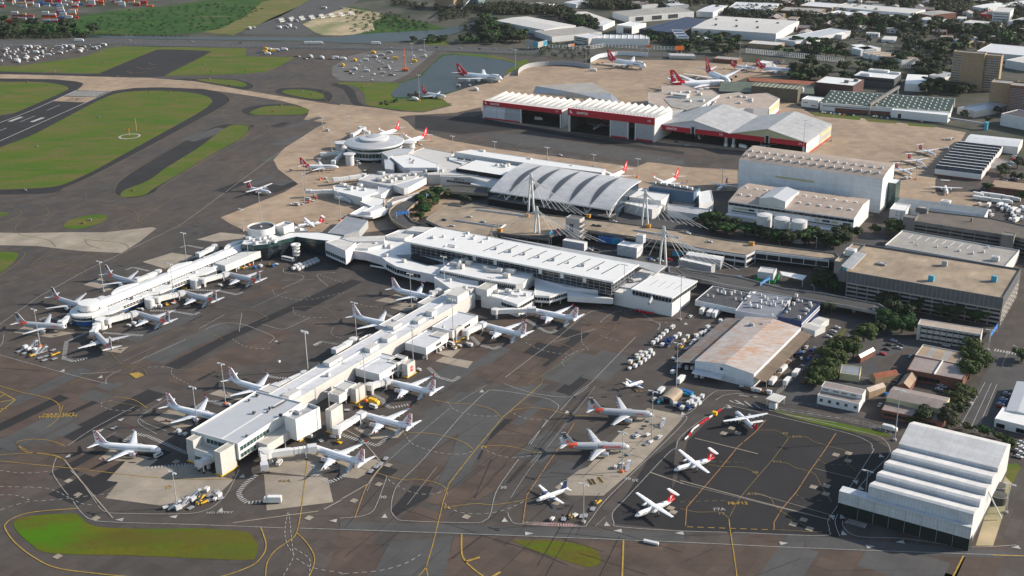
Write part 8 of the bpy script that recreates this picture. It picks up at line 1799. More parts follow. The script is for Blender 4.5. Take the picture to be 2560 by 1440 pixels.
for i,s in enumerate(("6:1070,900","6:1100,890","6:1128,905","6:2545,1280")):
 p=P(s)[0]; o=thing('palm_tree','palm tree by the viaduct end, %s from the left'%nth(i) if i<3 else 'palm tree at the right edge by the zebra crossing','palm',(p.x,p.y,0),0,'palm trees'); mb=MB(); mb.tube((0,0,0),(0,0,7),.3,.22,7); lpart('trunk',mb,['bark'],o); mb=MB()
 for k in range(22):
  a=k*2.4; l=3.4; c_,s_=math.cos(a),math.sin(a); e=Vector((-s_,c_,0))*.45; z=7.2; pts=[Vector((c_*l*t,s_*l*t,z+1.4*t-2.6*t*t*(1+.4*(k%3)))) for t in (0,.35,.7,1)]
  for a_,b_ in zip(pts[:-1],pts[1:]): mb.add([a_-e,b_-e*.7,b_+e*.7,a_+e],[(0,1,2,3)])
 lpart('crown',mb,['leaf_dark'],o)
def wheels(r,xs,y,rad):
 for x in xs:
  for s in (-1,1): mb=MB(); mb.tube((x,s*y-.12,rad),(x,s*y+.12,rad),rad,None,10); lpart('wheel',mb,['black'],r)
def sect(mb,pts,y,yt,mi=0):
 """body extruded across, narrower at the top: pts (x,z)"""
 zmax=max(z for _,z in pts); zmin=min(z for _,z in pts)
 f=lambda z:y+(yt-y)*(z-zmin)/(zmax-zmin); n=len(pts)
 vs=[(x,-f(z),z) for x,z in pts]+[(x,f(z),z) for x,z in pts]; mb.add(vs,[tuple(range(n)),tuple(range(n,2*n))[::-1]]+[((i+1)%n,i,n+i,n+(i+1)%n) for i in range(n)],mi)
def car(col):
 r=thing('parked_car','','car'); mb=MB(); sect(mb,[(2.2,.3),(2.25,.75),(1.1,.92),(-2.0,.95),(-2.2,.8),(-2.2,.3)],.9,.85); sect(mb,[(.9,.93),(.25,1.4),(-1.3,1.42),(-1.9,.96)],.8,.62,0); lpart('body',mb,[col],r)
 mb=MB(); sect(mb,[(.80,.98),(.28,1.34),(-1.25,1.36),(-1.75,.99)],.815,.655); mb.add([(.97,-.7,.95),(.97,.7,.95),(.34,.58,1.38),(.34,-.58,1.38)],[(0,1,2,3)]); mb.add([(-1.96,-.7,.98),(-1.96,.7,.98),(-1.4,.58,1.38),(-1.4,-.58,1.38)],[(3,2,1,0)]); lpart('window',mb,['glass'],r); wheels(r,(1.35,-1.35),.82,.33); PROTOS.append(r); return r
def box_v(name,cat,L,W,H,col,cabl=0,cabcol='white',glass=True,nwin=0,hz=.5):
 r=thing(name,'',cat); mb=MB(); x0=-L/2;
 if cabl: mb.box((-cabl/2,0,hz+(H-hz)/2),(L-cabl,W,H-hz)); lpart('cargo_box',mb,[col],r); mb=MB(); sect(mb,[(L/2,hz),(L/2,hz+(H-hz)*.45),(L/2-.5,hz+(H-hz)*.8),(L/2-cabl+.15,hz+(H-hz)*.8),(L/2-cabl+.15,hz)],W/2,W/2-.12); lpart('cab',mb,[cabcol],r)
 else: sect(mb,[(L/2,hz),(L/2,H*.6),(L/2-.6,H),(x0,H),(x0,hz)],W/2,W/2-.1); lpart('body',mb,[col],r)
 if glass: mb=MB(); zt=H*.8 if cabl else H; mb.add([(L/2+.02,-W*.42,hz+(H-hz)*.46),(L/2+.02,W*.42,hz+(H-hz)*.46),(L/2-.42,W*.38,zt-.2),(L/2-.42,-W*.38,zt-.2)],[(0,1,2,3)])
 if glass and nwin:
  for s in (-1,1): mb.add([(L/2-.9,s*(W/2+.01),H*.55),(x0+.5,s*(W/2+.01),H*.55),(x0+.5,s*(W/2-.04),H*.85),(L/2-.9,s*(W/2-.04),H*.85)],[(0,1,2,3) if s>0 else (3,2,1,0)])
 if glass: lpart('window',mb,['glass'],r)
 mb=MB(); mb.box((0,0,hz*.8),(L*.96,W*.7,.3)); lpart('chassis',mb,['dgrey'],r)
 wheels(r,(L/2-1.0,-L/2+1.2),W/2-.15,.42 if L>5 else .33); PROTOS.append(r); return r
def dolly(load,col='grey'):
 r=thing('container_dolly','','container dolly'); mb=MB(); mb.box((0,0,.5),(3.2,2.2,.18)); mb.box((1.9,0,.45),(1.2,.12,.1)); lpart('platform',mb,[col],r); wheels(r,(1.1,-1.1),.9,.25)
 if load: mb=MB(); q=[(-1.4,.62),(1.0,.62),(1.5,1.1),(1.5,2.3),(-1.4,2.3)]; sect(mb,q,1.0,1.0); lpart('container',mb,[load],r)
 else:
  mb=MB()
  for x in (-1,-.3,.4,1.1): mb.tube((x,-1,.66),(x,1,.66),.08,None,6)
  lpart('roller',mb,['lgrey'],r)
 PROTOS.append(r); return r
def stairs():
 r=thing('boarding_stairs','','stairs'); mb=MB(); mb.add([(-3.2,-.8,.4),(-3.2,.8,.4),(2.0,.8,3.3),(2.0,-.8,3.3),(-3.2,-.8,.15),(-3.2,.8,.15),(2.0,.8,3.0),(2.0,-.8,3.0)],[(3,2,1,0),(4,5,6,7),(0,1,5,4),(1,2,6,5),(3,0,4,7)]); mb.box((2.8,0,3.15),(1.7,1.7,.25)); lpart('flight',mb,['lgrey'],r)
 for s in (-1,1): mb=MB(); mb.tube((-3.2,s*.8,1.3),(2,s*.8,4.3),.06,None,5); mb.tube((2,s*.8,4.3),(3.6,s*.8,4.3),.06,None,5); lpart('handrail',mb,['grey'],r)
 mb=MB(); mb.box((0,0,.55),(5,1.5,.35));
 for x in (1.2,2.6): mb.box((x,0,1.6),(.15,1.3,2.8))
 lpart('chassis',mb,['grey'],r); wheels(r,(1.8,-2.0),.8,.35); PROTOS.append(r); return r
def loader():
 r=thing('belt_loader','','belt loader'); mb=MB(); mb.box((0,0,.7),(4,1.7,.6)); mb.box((-1.0,.5,1.2),(.9,.6,.7)); lpart('chassis',mb,['yellow'],r); mb=MB(); mb.add([(-3.4,-.45,.8),(3.6,-.45,2.4),(3.6,.45,2.4),(-3.4,.45,.8),(-3.4,-.45,.6),(3.6,-.45,2.2),(3.6,.45,2.2),(-3.4,.45,.6)],[(0,1,2,3),(7,6,5,4),(0,4,5,1),(2,6,7,3),(1,5,6,2)]); lpart('belt',mb,['dgrey'],r); wheels(r,(1.3,-1.3),.75,.36); PROTOS.append(r); return r
VC={k:car(m) for k,m in (('white','tank'),('silver','silver'),('dark','dgrey'),('red','red'),('blue','blue'))}
vVan=box_v('van','van',5,2,2.3,'tank',nwin=1); vTruck=box_v('box_truck','truck',9,2.5,3.5,'white',2.2); vRed=box_v('catering_truck','truck',7,2.4,3.4,'yellow',1.8,'yellow'); vBus=box_v('bus','bus',11.5,2.6,3.1,'tank',nwin=1); vTug=box_v('tow_tug','tug',3,1.6,1.5,'tank'); vTank=box_v('tanker_truck','tanker',8,2.4,2.8,'lgrey',2.2); vTr2=box_v('box_truck','truck',7,2.4,3.2,'lgrey',2.0,'cream'); vTr3=box_v('box_truck','truck',8,2.4,3,'grey',2.0,'tank'); vSemi=box_v('articulated_truck','truck',14,2.6,4,'white',2.4); vFlat=box_v('flatbed_truck','truck',9,2.5,1.4,'brown',2.2,'tank',False)
vTb=box_v('tow_tug','tug',3.4,1.8,1.9,'blue'); vCart=box_v('baggage_cart','baggage cart',2.6,1.6,1.7,'red',glass=False,hz=.6)
dW,dG,dB,dE,dT=dolly('tank'),dolly('lgrey'),dolly('navy'),dolly(None),dolly('cream','yellow'); st_p=stairs(); ld_p=loader()
ANG={'A':AX,'B':BX}
def put(pr,s,rot,fmt,grp,jit=.12,looks=None,z=.2,name=None,cat=None):
 out=[]
 for i,p in enumerate(P(s,z) if isinstance(s,str) else s):
  q=pr[i%len(pr)] if isinstance(pr,list) else pr; r0=rot[i%len(rot)] if isinstance(rot,list) else rot
  o=copy_tree(q,(p.x,p.y,z),r0+rnd.uniform(-jit,jit),'x',grp,cat); out.append(o)
  if looks: o['look']=looks[i%len(looks)]
 order_labels(out,fmt); return out
CW=[VC['white'],VC['silver'],VC['dark'],VC['white'],VC['blue'],VC['white'],VC['red'],VC['silver']]; CN=['white','silver','dark','white','blue','white','red','silver']
put([dW],"14:605,370 650,340 685,310 720,275 757,238 400,635 460,602 510,567 550,532 600,498 575,462 520,490 475,522 710,395",BX,'white container in the dolly rows left of the cargo shed, {n} from the left','white containers on dollies',.05)
put([dT,dT,dE],"14:465,485 435,550 380,558 420,520 345,590 935,370 955,345 1000,300",BX,'yellowish dolly left of the cargo shed, {n} from the left','yellowish dollies')
put([dB,dB,dG],"14:770,335 820,325 860,305 740,358 800,352 905,275 770,395",BX,'dark baggage container beside the white container rows, {n} from the left','dark baggage containers')
put([dG,dB,dW],"14:940,600 962,630 990,655 830,705 850,665 910,635 1060,660 1010,612 1100,745 1170,755",BX,'loaded dolly at the near left corner of the cargo shed, {n} from the left','dollies by the cargo shed corner',.3)
put([dG,dW,vTug,dE,ld_p],"14:1100,290 1150,270 1210,225 1265,205 1180,305 1140,330 1080,350 1040,385 1005,410 1095,265 1230,190 1150,340 1055,360 980,425 930,410 1375,120 1200,260 1170,240",BX,'equipment item along the rusty lean-to of the cargo shed, {n} from the left','equipment along the cargo shed',.4,cat='ground equipment')
put([vTug],"14:340,655",BX,'small white tug at the front of the container train','tugs'); put([vVan],"14:828,190",BX,'white van at the head of the dolly rows','vans'); put([vTug],"14:845,545",AX,'small white tug alone between dolly rows and shed','trucks')
put([vTruck],"14:925,795",BX,'white high-loader truck in front of the front awning','trucks')
put([dW,dG,dB,dW,dG],"14:1080,1080 1112,1020 1012,1115 940,1115 1040,1045 1165,985 1060,1000 900,1085 860,1075 1130,1060 1010,1060",BX,'container in the yard around the vaulted hut, {n} from the left','containers round the vaulted hut',.4)
put([vTb],"14:935,915 970,922 1005,932 1040,945",BX,'blue tug in the row beside the vaulted hut, {n} of four from the left','blue tugs',.05)
put([vTank],"14:697,915","B" and BX,'white tanker truck left of the vaulted hut','tanker trucks'); put([VC['white'],VC['white']],"14:620,1005 692,992",BX,'white car parked left of the vaulted hut, {n} from the left','cars by the vaulted hut')
put([vTug,vFlat,dT,dW,vFlat,dG],"14:1622,870 1690,890 1750,903 1810,915 1870,925 1930,935",AX,'vehicle in the line of trucks before the checkpoint canopy, {n} from the left','line of trucks',.03,cat='truck')
put([vFlat,vTruck,vFlat,vTruck,vTruck],"14:2140,590 2090,670 2030,735 1975,810 2140,815 2290,650 2240,720 2335,790",BX,'truck in the yard right of the cargo shed, {n} from the left','trucks right of the cargo shed',.06,cat='truck')
put([vCart,vTb,dE,dB,vTug],"14:2230,430 2290,480 2350,420 2420,460 2300,545 2400,520 2380,550 2330,460 2260,500",BX,'colourful machine in the scrap corner behind the cargo shed, {n} from the left','machines in the scrap corner',.7,cat='ground equipment')
put([VC['white']],"14:2355,408 2450,425 2540,445",BX,'white car behind the scrap corner, {n} from the left','cars behind the scrap corner')
put([vSemi],"18:262,925 340,950 395,960",BX,'white lorry backed to the dark-roofed depot, {n} of three from the left','lorries at the depot',.02); put([VC['white']],"18:107,985",BX,'white car alone beside the terminal annex','cars')
put([VC['white'],VC['dark'],VC['dark'],VC['red'],VC['dark'],VC['silver'],VC['silver']],"15:1160,395 1112,438 1087,484 1045,535 1228,440 1212,470 1335,560",[AX]*6+[BX],'car in the open yard below the cream office, {n} from the left','cars below the cream office')
put(CW,"15:1215,765 1190,805 1030,820 950,960 1075,960 1015,1075",BX,'car along the narrow street between the halls, {n} from the left','cars in the narrow street')
put(CW,"15:560,255 520,295 500,325 470,350 745,400 1715,445 1690,840 1660,865 1640,908 1680,880 1650,925",[AX]*4+[BX]+[AX]*6,'car parked in the small yards of the lower right town, {n} from the left','cars in small yards')
put(CW,"15:2025,975 1980,1065 2342,980 2325,1012 2305,1038 2290,1066 2295,1092 2360,955",[BX,BX]+[AX]*6,'car near the right edge beside the wide street, {n} from the left','cars by the wide street')
put([vTank],"15:1120,1335",AX,'white tanker lorry on the perimeter road beside the tall mast','tanker trucks')
put([VC['white']],"9:2540,520 2520,545 2510,500 2535,480 2540,440 2520,460",AX,'white car in the column at the right edge above the grass, {n} from the left','cars at the right edge')
put([VC['white'],VC['dark'],VC['white'],VC['silver'],VC['dark'],VC['dark'],VC['white'],VC['white'],VC['white']],"13:270,705 40,735 110,790 395,752 1410,785 1455,790 1595,750 2270,860 2465,935",AX,'car standing on the brown parking deck, {n} from the left','cars on the parking deck',.3,z=9.05)
put([VC['white']],"18:85,102 312,193",AX,'white car on the right part of the parking deck, {n} of two from the left','cars on the parking deck',.2,z=9.05)
put(CW,"13:1350,990 1405,998 1440,1008 1375,1010 1925,1092 2000,1098 2100,1098 1940,1105 2020,1110",AX,'car parked on the forecourt under the deck, {n} from the left','cars on the forecourt')
put([vBus],"12:1735,752",R(20),'white coach on the curved elevated ramp','coaches',0,z=5.6); put([vBus],"4:2145,512",AX,'white coach in front of the dark glass terminal block','coaches',.05)
put([dW],"4:2185,580 2212,568 2240,556 2268,545 2295,533 2322,522 2350,511 2225,585 2252,573 2280,561 2308,549 2336,537 2364,526 2200,560 2230,550",BX,'white container in the double row beside the spiral stair, {n} from the left','white containers by the spiral stair',.04)
put([ld_p,dE,vTb,dG],"4:1800,570 1830,560 1900,570 1940,560 2010,545 2060,540 2030,555 1770,575",AX,'apron vehicle below the dark glass block, {n} from the left','apron vehicles below the glass block',.4,cat='ground equipment')
put([dE,dG,st_p,dE,ld_p,dE],"4:140,1190 190,1165 250,1150 180,1205 240,1220 300,1238 330,1255 260,1185 320,1195 395,1180 425,1205 405,1245 165,1180 215,1180 280,1205 345,1225 400,1215",BX,'equipment in the parking patch below the round pier head, {n} from the left','equipment patch on the far left',.5,cat='ground equipment')
put([dE,dG,ld_p,dE,vTug,st_p],"7:1395,855 1440,870 1500,850 1560,835 1600,865 1375,905 1420,925 1330,935 1520,885 1610,805 1235,925 1450,840 1560,870 1630,840 1480,890 1345,375 1380,380 1300,925 1640,855 1540,800",BX,'equipment in the cluster before the pier end, {n} from the left','equipment cluster at the pier end',.5,cat='ground equipment')
put([vVan],"7:2035,575 2080,597",R(75),'white van under the telescopic bridge, {n} of two from the left','vans'); put([vVan],"7:1180,540",BX,'white van at the nose of the nearest airliner','vans'); put([vTruck],"7:2030,880",R(178),'white box truck with green leaf mark on pale concrete','trucks',0)
put([vRed],"8:255,150",AX,'bright yellow catering truck beside the pier','trucks'); put([vVan],"8:250,178",AX,'white van next to the yellow truck','vans'); put([dE],"8:340,560 270,620 228,655 300,600",BX+.2,'empty dark dolly trailing on the taxiway, {n} from the left','dollies on the taxiway')
for i,(s,rt) in enumerate((("8:605,105",60),("8:437,368",60),("8:80,640",60),("5:1290,1115",60),("5:1685,992",60),("4:1855,700",60),("4:1530,850",60),("4:1180,1010",60),("12:1385,215",60))): put([st_p],s,R(rt),'boarding stairs under the tail of a parked airliner, stand %s counted from the nearest'%nth(i),'stairs at airliner tails',0)
put([dE,ld_p,vTug,dE],"8:1665,1010 1720,990 1750,985 1825,985 1880,935 1920,885 1580,1012 1800,990",BX,'equipment near the hatched kerb and mast, {n} from the left','equipment by the hatched kerb',.4,cat='ground equipment')
put([dE,dE,vTug,VC['white'],st_p],"8:2195,385 2230,365 2290,385 2375,400 2400,310 2150,525 2303,275 2050,625 2090,605 2142,630 2165,590 2280,450 2310,440 2210,395",BX,'equipment on the pale remote stand strip, {n} from the left','equipment on the remote stands',.4,cat='ground equipment')
put([vTug,vVan,vTug,VC['white'],dG],"5:800,1130 830,1140 890,1152 950,1135 970,1150 760,1165 730,1180 690,1175 850,1165",AX,'service vehicle below the third gate room of the long pier, {n} from the left','vehicles under the gate rooms',.5,cat='ground equipment')
put([vCart],"5:2205,888 2235,896 2262,903 2290,908 2318,912",BX,'red baggage cart in the row beside the annex wall, {n} of five from the left','red baggage carts',0)
put([dG,dE,ld_p,vTug],"5:480,1370 420,1360 360,1345 590,1330 1350,880 1300,890 1420,880 1200,890 1150,905 1250,900 850,1160 10:800,1010 830,1030 900,1050 1010,1060 980,1030 1000,850 1060,860 1140,840",AX,'baggage machine beside the sunny side of the long pier, {n} from the left','baggage machines along the pier',.6,cat='ground equipment')
put([dE,vTug,dG,dB],"5:600,860 640,865 660,850 480,815 10:1060,500 1080,490 1040,520 740,690 720,700 330,830 20,1000",AX,'baggage machine on the shaded side of the long pier, {n} from the left','baggage machines on the shaded side',.6,cat='ground equipment')
put([dE,vTug,dG,ld_p],"4:1030,870 1060,880 1190,860 1240,840 1290,830 1640,700 1700,560 1370,720 920,950 960,1000 1000,990 2:200,1275",AX,'ground machine beside the curved-roof pier, {n} from the left','machines by the curved-roof pier',.6,cat='ground equipment')
put([vTug,vVan,dE,vCart],"12:1010,555 960,492 1570,292 570,632 620,628 440,840 495,852 520,828 270,890 330,892 390,885 445,868 640,660 640,150 1100,470 1600,735 1640,735",AX,'vehicle on the tan apron around the round terminal, {n} from the left','vehicles round the round terminal',.6,cat='ground equipment')
put([VC['white'],VC['dark'],vTruck],"17:1085,930 80,443 820,492 16:395,1255 260,1212 1120,1285 17:55,120",AX,'vehicle near the crimson-fascia hangars, {n} from the left','vehicles near the hangars',.4,cat='vehicle')
put([vTruck,vTug,vVan],"2:1015,672 965,638 880,640 560,745 530,745 2:2240,520 2:1885,528 3:1780,1255 1820,1255 2:1165,608",AX,'vehicle on the open hangar apron, {n} from the left','vehicles on the hangar apron',.5,cat='vehicle')
put([vTug,dE,dW],"3:1960,1040 1990,1035 2010,1042 2030,1035 1940,1110 1970,1112 1990,1105 1650,1330 1680,1332 1710,1328 1770,1245 1820,1255",AX,'equipment near the row of three turboprops, {n} from the left','equipment by the three turboprops',.5,cat='ground equipment')
put([vTruck,vVan,vTr2],"21:1500,1015 1525,1010 1550,1015 1575,1015 1600,1020 1625,1018 1650,1025 1675,1025 1700,1030 1725,1035 1750,1040 1780,1045 1810,1050 1840,1055 1870,1060 1500,1050 1530,1055 1560,1060 1590,1062 1620,1068 1650,1070 1680,1075 1710,1078 1745,1082 1780,1085",AX,'white service truck in the double row at the apron edge, {n} from the left','white trucks in a double row',.1,cat='service truck')
put([vTruck,vTank,vVan],"21:1710,1115 1740,1120 1730,1150 1770,1130 1800,1140 1790,1165 1840,1160 1830,1200 1870,1150 1880,1190 1900,1170 1920,1130 1940,1150 1850,1225 1810,1250 1870,1260 1920,1240 1510,1100 1600,1115 1610,1180 1630,1210",BX,'white service vehicle beyond the old car park, {n} from the left','white vehicles beyond the old car park',.3,cat='service truck')
put(CW,"21:1750,770 1765,755 1780,740 1795,722 1810,705 1822,690 1835,655 1845,640 1850,625 1940,690 1940,660 1760,865 1830,850 1870,850",AX,'car in the yard beside the sawtooth shed, {n} from the left','cars beside the sawtooth shed',.05)
put(CW,"3:1058,838 1078,840 1098,842 1120,844 1150,848 1185,852 1215,855 1290,862 1440,868 1460,870 1480,872 1500,875 1520,878 1545,882 1780,905 1800,908",BX,'car in front of the factory, {n} from the left','cars in front of the factory',.05)
put(CW,region("20:1130,365 1900,345 1900,400 1560,420 1250,400",22,3),AX,'car in the suburban car park, {n} from the left','cars in the suburban car park',.1)
put(CW,region("3:0,240 380,250 360,270 40,275",6,4)+region("20:680,290 800,260 820,330 700,320",8,5)+region("19:2540,470 2560,440 2560,500 2500,520",4,6)+region("20:400,540 480,520 460,560",5,7),AX,'distant car behind the hangar apron, {n} from the left','distant cars',.3)
put([VC['white'],VC['silver'],VC['dark']],"1:965,302 1430,312 1792,320 2:378,358 640,351 1040,366 1155,363 1272,369 720,356 900,362",R(-2),'car on the highway behind the airfield, {n} from the left','cars on the highway',.02); put([vSemi],"1:590,308 2:268,330 1:2300,328 2370,328",R(-2),'lorry or bus on the highway, {n} from the left','lorries on the highway',.02)
bs=[]; b0=P("1:2090,150")[0]
for r_ in range(2):
 for k in range(8): bs.append(b0+Vector((k*15.5+r_*6,k*9+r_*-22,0)))
put([vBus],bs,R(60),'white bus in the parked fleet beyond the highway, {n} from the left','parked bus fleet',.02); put([vBus,vVan,vTruck],"1:2415,62 1890,208 1860,215 2190,155 2215,160 2080,210 2110,205 2140,208 2160,200 2150,190 2200,210",AX,'lone vehicle on the asphalt lot beyond the highway, {n} from the left','lone vehicles beyond the highway',.5,cat='vehicle')
def far(s,n,seed,fmt,grp,pr,cat=None): return put(pr,region(s,n,seed),AX,fmt,grp,.7,None,.15,cat=cat)
far("1:0,360 250,345 780,335 760,355 600,400 400,415 200,465 0,470",72,11,'parked vehicle or container in the storage yard at the left edge, {n} from the left','storage yard at the left edge',[vTruck,vTr2,vVan,dG,vTr3,vBus,VC['silver'],dE,vFlat,VC['dark']],'stored vehicle')
far("1:1900,395 1990,360 2130,365 2100,400 1950,412",11,12,'truck or cabin in the small compound on the grass, {n} from the left','compound on the grass',[vTruck,vTb,vRed],'site vehicle')
sheets('site_slab',M['asphL'],["2:-60,500 60,420 250,375 710,378 640,440 500,560 380,610 250,605 0,600 -60,560"],3)
far("2:0,500 250,390 680,385 620,440 480,540 250,600 0,590",40,13,'machine or cabin on the pale building site by the pond, {n} from the left','building site by the pond',[vTr2,dE,vFlat,vTr3,dE,vRed,dG,vTug],'site machine')
far("1:2200,420 2560,430 2560,445 2200,438",8,15,'container on the strip left of the building site, {n} from the left','containers on the strip',[vFlat,vTruck],'container')
p=P("2:485,530")[0]; o=thing('crawler_crane','tall orange crawler crane on the building site by the pond','crane',(p.x,p.y,0)); mb=MB()
for x,y in ((-1,-1),(1,-1),(1,1),(-1,1)): mb.tube((x*.6,y*.6,2.5),(x*.3,y*.3,30),.2,None,5)
for k in range(8): mb.tube((-.5,-.5,3+k*3.4),(.5,.5,6.4+k*3.4),.12,None,4)
lpart('boom',mb,['orange'],o); mb=MB(); mb.box((0,0,2.6),(8,4,2.6)); lpart('cab',mb,['orange'],o); mb=MB(); mb.box((0,-2.4,.7),(8,1.2,1.4)); mb.box((0,2.4,.7),(8,1.2,1.4)); lpart('track',mb,['dgrey'],o)
CT=[]
for nm,c in (('rust red','rust'),('dark red','red'),('orange','orange'),('white','tank'),('blue','blue'),('tan','tan_c'),('grey','grey'),('maroon','crimson')):
 if c=='tan_c': M[c]=mat('tan_container',(.42,.27,.14),.7,0,.2,.3)
 r=thing('shipping_container','','shipping container'); mb=MB(); mb.box((0,0,1.45),(12.2,2.45,2.85))
 for x in (-6,6):
  for y in (-1.15,1.15): mb.box((x,y,1.45),(.22,.22,2.92))
 for k in range(14): mb.box((-5.2+k*.8,-1.24,1.45),(.25,.06,2.6)); mb.box((-5.2+k*.8,1.24,1.45),(.25,.06,2.6))
 lpart('shell',mb,[c],r); PROTOS.append(r); CT.append((nm,r))
objs=[]
a=P("1:0,168")[0]; ux=(P("1:370,170")[0]-a).normalized(); uy=Vector((-ux.y,ux.x,0))
for row in range(2):
 for i in range(13):
  if (i+row)%5==3: continue
  for k in range(rnd.randint(2,5)):
   nm,r=rnd.choice(CT[:4]+CT); p=a+ux*(i*13.6-40)+uy*(row*26+rnd.uniform(0,3)); o=copy_tree(r,(p.x,p.y,k*2.95+.1),math.atan2(ux.y,ux.x)+rnd.uniform(-.01,.01),'x','stacked shipping containers'); o['look']=nm+('',' container')[0]+'|'+('lowest','second up','third up','fourth up','fifth up')[k]; objs.append(o)
for p in region("1:0,60 1130,50 1000,0 -50,-10",56,21)+region("1:400,150 560,145 570,90 380,90",9,22):
 for k in range(rnd.randint(1,3)):
  nm,r=rnd.choice(CT+CT[3:4]*4); o=copy_tree(r,(p.x,p.y,k*2.95+.1),math.atan2(ux.y,ux.x),'x','stacked shipping containers'); o['look']=nm+('',' container')[0]+'|'+('lowest','second up','third up','fourth up','fifth up')[k]; objs.append(o)
for kk in sorted(set(o['look'] for o in objs)):
 a_,b_=kk.split('|'); order_labels([o for o in objs if o.get('look')==kk],a_+' container, '+b_+' in its stack, {n} such from the left, top left depot')
def mast(b,t,i):
 bx_,tx_=P(b,0)[0],None; k,w_=t.split(':'); x,y=map(float,w_.split(',')); og=ORG[int(k)]; ty=og[1]+y/og[2]
 z=min((abs(PX((bx_.x,bx_.y,zz))[1]-ty),zz) for zz in range(12,45))[1]
 o=thing('light_mast','x','light mast',(bx_.x,bx_.y,0),AX,'apron light masts'); mb=MB(); mb.tube((0,0,0),(0,0,z),.30,.16,8); lpart('pole',mb,['grey'],o)
 mb=MB(); mb.box((0,0,z),(5.2,.35,.3)); mb.box((0,0,z-.7),(.5,.5,1.2)); lpart('crossbar',mb,['lgrey'],o)
 mb=MB()
 for q in (-2.4,-1.4,1.4,2.4): mb.box((q,-.35,z-.1),(.7,.6,.45))
 lpart('lamp_head',mb,['lgrey'],o); mb=MB(); mb.box((0,0,.5),(1.8,1.8,1.0)); lpart('base',mb,['orange' if i%3==0 else 'concrete'],o); return o
MS="4:300,1150>4:265,878 4:772,740>4:740,515 4:1390,525>4:1360,300 4:1855,545>4:1838,330 1:1945,1660>1:1925,1430 4:1810,290>4:1795,130 4:1300,820>4:1265,530 4:2292,1335>4:2265,1030 7:1467,297>7:1440,20 10:308,820>10:285,565 7:1318,920>7:1285,650 10:965,1020>10:945,740 10:130,935>10:108,715 10:820,615>10:800,370 10:1120,410>10:1115,185 10:1180,800>10:1170,510 5:780,735>5:770,480 5:532,850>5:520,610 5:845,1120>5:830,795 5:1128,870>5:1125,640 5:550,1350>5:540,1000 5:2112,845>5:2118,545 5:2530,950>5:2535,630 8:2318,425>8:2330,50 8:2100,655>8:2110,355 8:1812,1030>8:1812,740 9:1597,420>9:1632,50 9:1380,830>9:1390,650 9:2425,960>9:2450,740 14:870,890>14:885,360 2:592,750>2:590,560 2:538,440>2:535,320 2:630,380>2:628,290 2:1308,545>2:1308,370 2:1830,485>2:1830,360 2:842,1135>2:840,1015 2:1152,1140>2:1150,1060 2:1543,1185>2:1543,1110 2:1888,1240>2:1888,1160 2:2215,1320>2:2218,1180 3:912,1165>3:925,895 3:1128,1050>3:1137,770 3:1757,1335>3:1770,1160 3:312,1390>3:318,1258 12:420,740>12:410,480 12:562,640>12:555,425 12:405,870>12:390,570 12:942,650>12:935,445 12:765,1045>12:750,810 12:678,350>12:670,160 12:588,120>12:580,0 12:852,190>12:850,0 3:445,430>3:448,320 6:2290,1180>6:2300,1030".split()
mo=[mast(*m.split('>'),i) for i,m in enumerate(MS)]; order_labels(mo,'slender grey apron light mast, {n} counted from the left edge of the photo')
for i,s in enumerate(("15:965,205>15:970,90","15:2450,600>15:2465,395","18:1412,790>18:1435,715","18:255,275>18:262,205","18:2072,1020>18:2060,930","18:1440,260>18:1440,200","18:1055,220>18:1055,155","18:2075,900>18:2082,810")):
 b,t=s.split('>'); p=P(b)[0]; o=thing('street_lamp','curved-arm street lamp by the viaduct and deck, %s in a list of eight'%nth(i),'street lamp',(p.x,p.y,0),AX,'street lamps'); mb=MB(); mb.tube((0,0,0),(0,0,9),.16,.1,6); mb.tube((0,0,9),(-1.8,0,9.8),.1,None,6); lpart('pole',mb,['lgrey'],o); mb=MB(); mb.box((-2.2,0,9.8),(.9,.35,.18)); lpart('lamp_head',mb,['lgrey'],o)
order_labels([o for o in COL.objects if o.name.startswith('street_lamp')],'curved-arm street lamp near the viaduct, {n} of eight from the left')
p=P("1:965,1012")[0]; o=thing('windsock','orange and white windsock on a short pole in a white ring','windsock',(p.x,p.y,0)); mb=MB(); mb.tube((0,0,0),(0,0,8),.2,None,6); lpart('pole',mb,['yellow'],o); mb=MB(); mb.tube((0,0,7.7),(-4.5,-.5,6),.65,.3,8); lpart('sock',mb,['orange'],o)
p=P("1:1018,975")[0]; o=thing('marker_pole','thin red and white marker pole behind the windsock','pole',(p.x,p.y,0)); mb=MB(); [mb.tube((0,0,k*2),(0,0,k*2+2),.25,None,6,k%2) for k in range(7)]; lpart('pole',mb,['paintW','orange'],o)
sg=[]
for s in "1:207,612 1:352,635 1:733,873 1:276,1093 1:1110,690 1:1262,685 1:2092,786 1:2040,830 1:2316,705 1:2250,682 1:1712,635 1:405,535 1:752,393 1:768,473 1:1522,485 1:1578,535 1:1832,527 4:620,235 4:672,212 2:168,655 1:190,1420 1:990,1420 1:1560,590".split():
 p=P(s)[0]; o=thing('airfield_sign','x','airfield sign',(p.x,p.y,0),AX,'small airfield signs'); mb=MB(); mb.box((0,0,1),(3.2,.4,1.3)); lpart('panel',mb,[rnd.choice(['paintY','paintW','paintY'])],o); mb=MB(); mb.box((-1,0,.2),(.2,.2,.5)); mb.box((1,0,.2),(.2,.2,.5)); lpart('foot',mb,['grey'],o); sg.append(o)
order_labels(sg,'small box sign standing in the airfield grass, {n} from the left')
pb=P("9:35,420 60,395 100,340 180,280 250,235 305,195"); o=bld('water_barrier','chain of red and white plastic barriers beside the dark apron','barrier',pb)
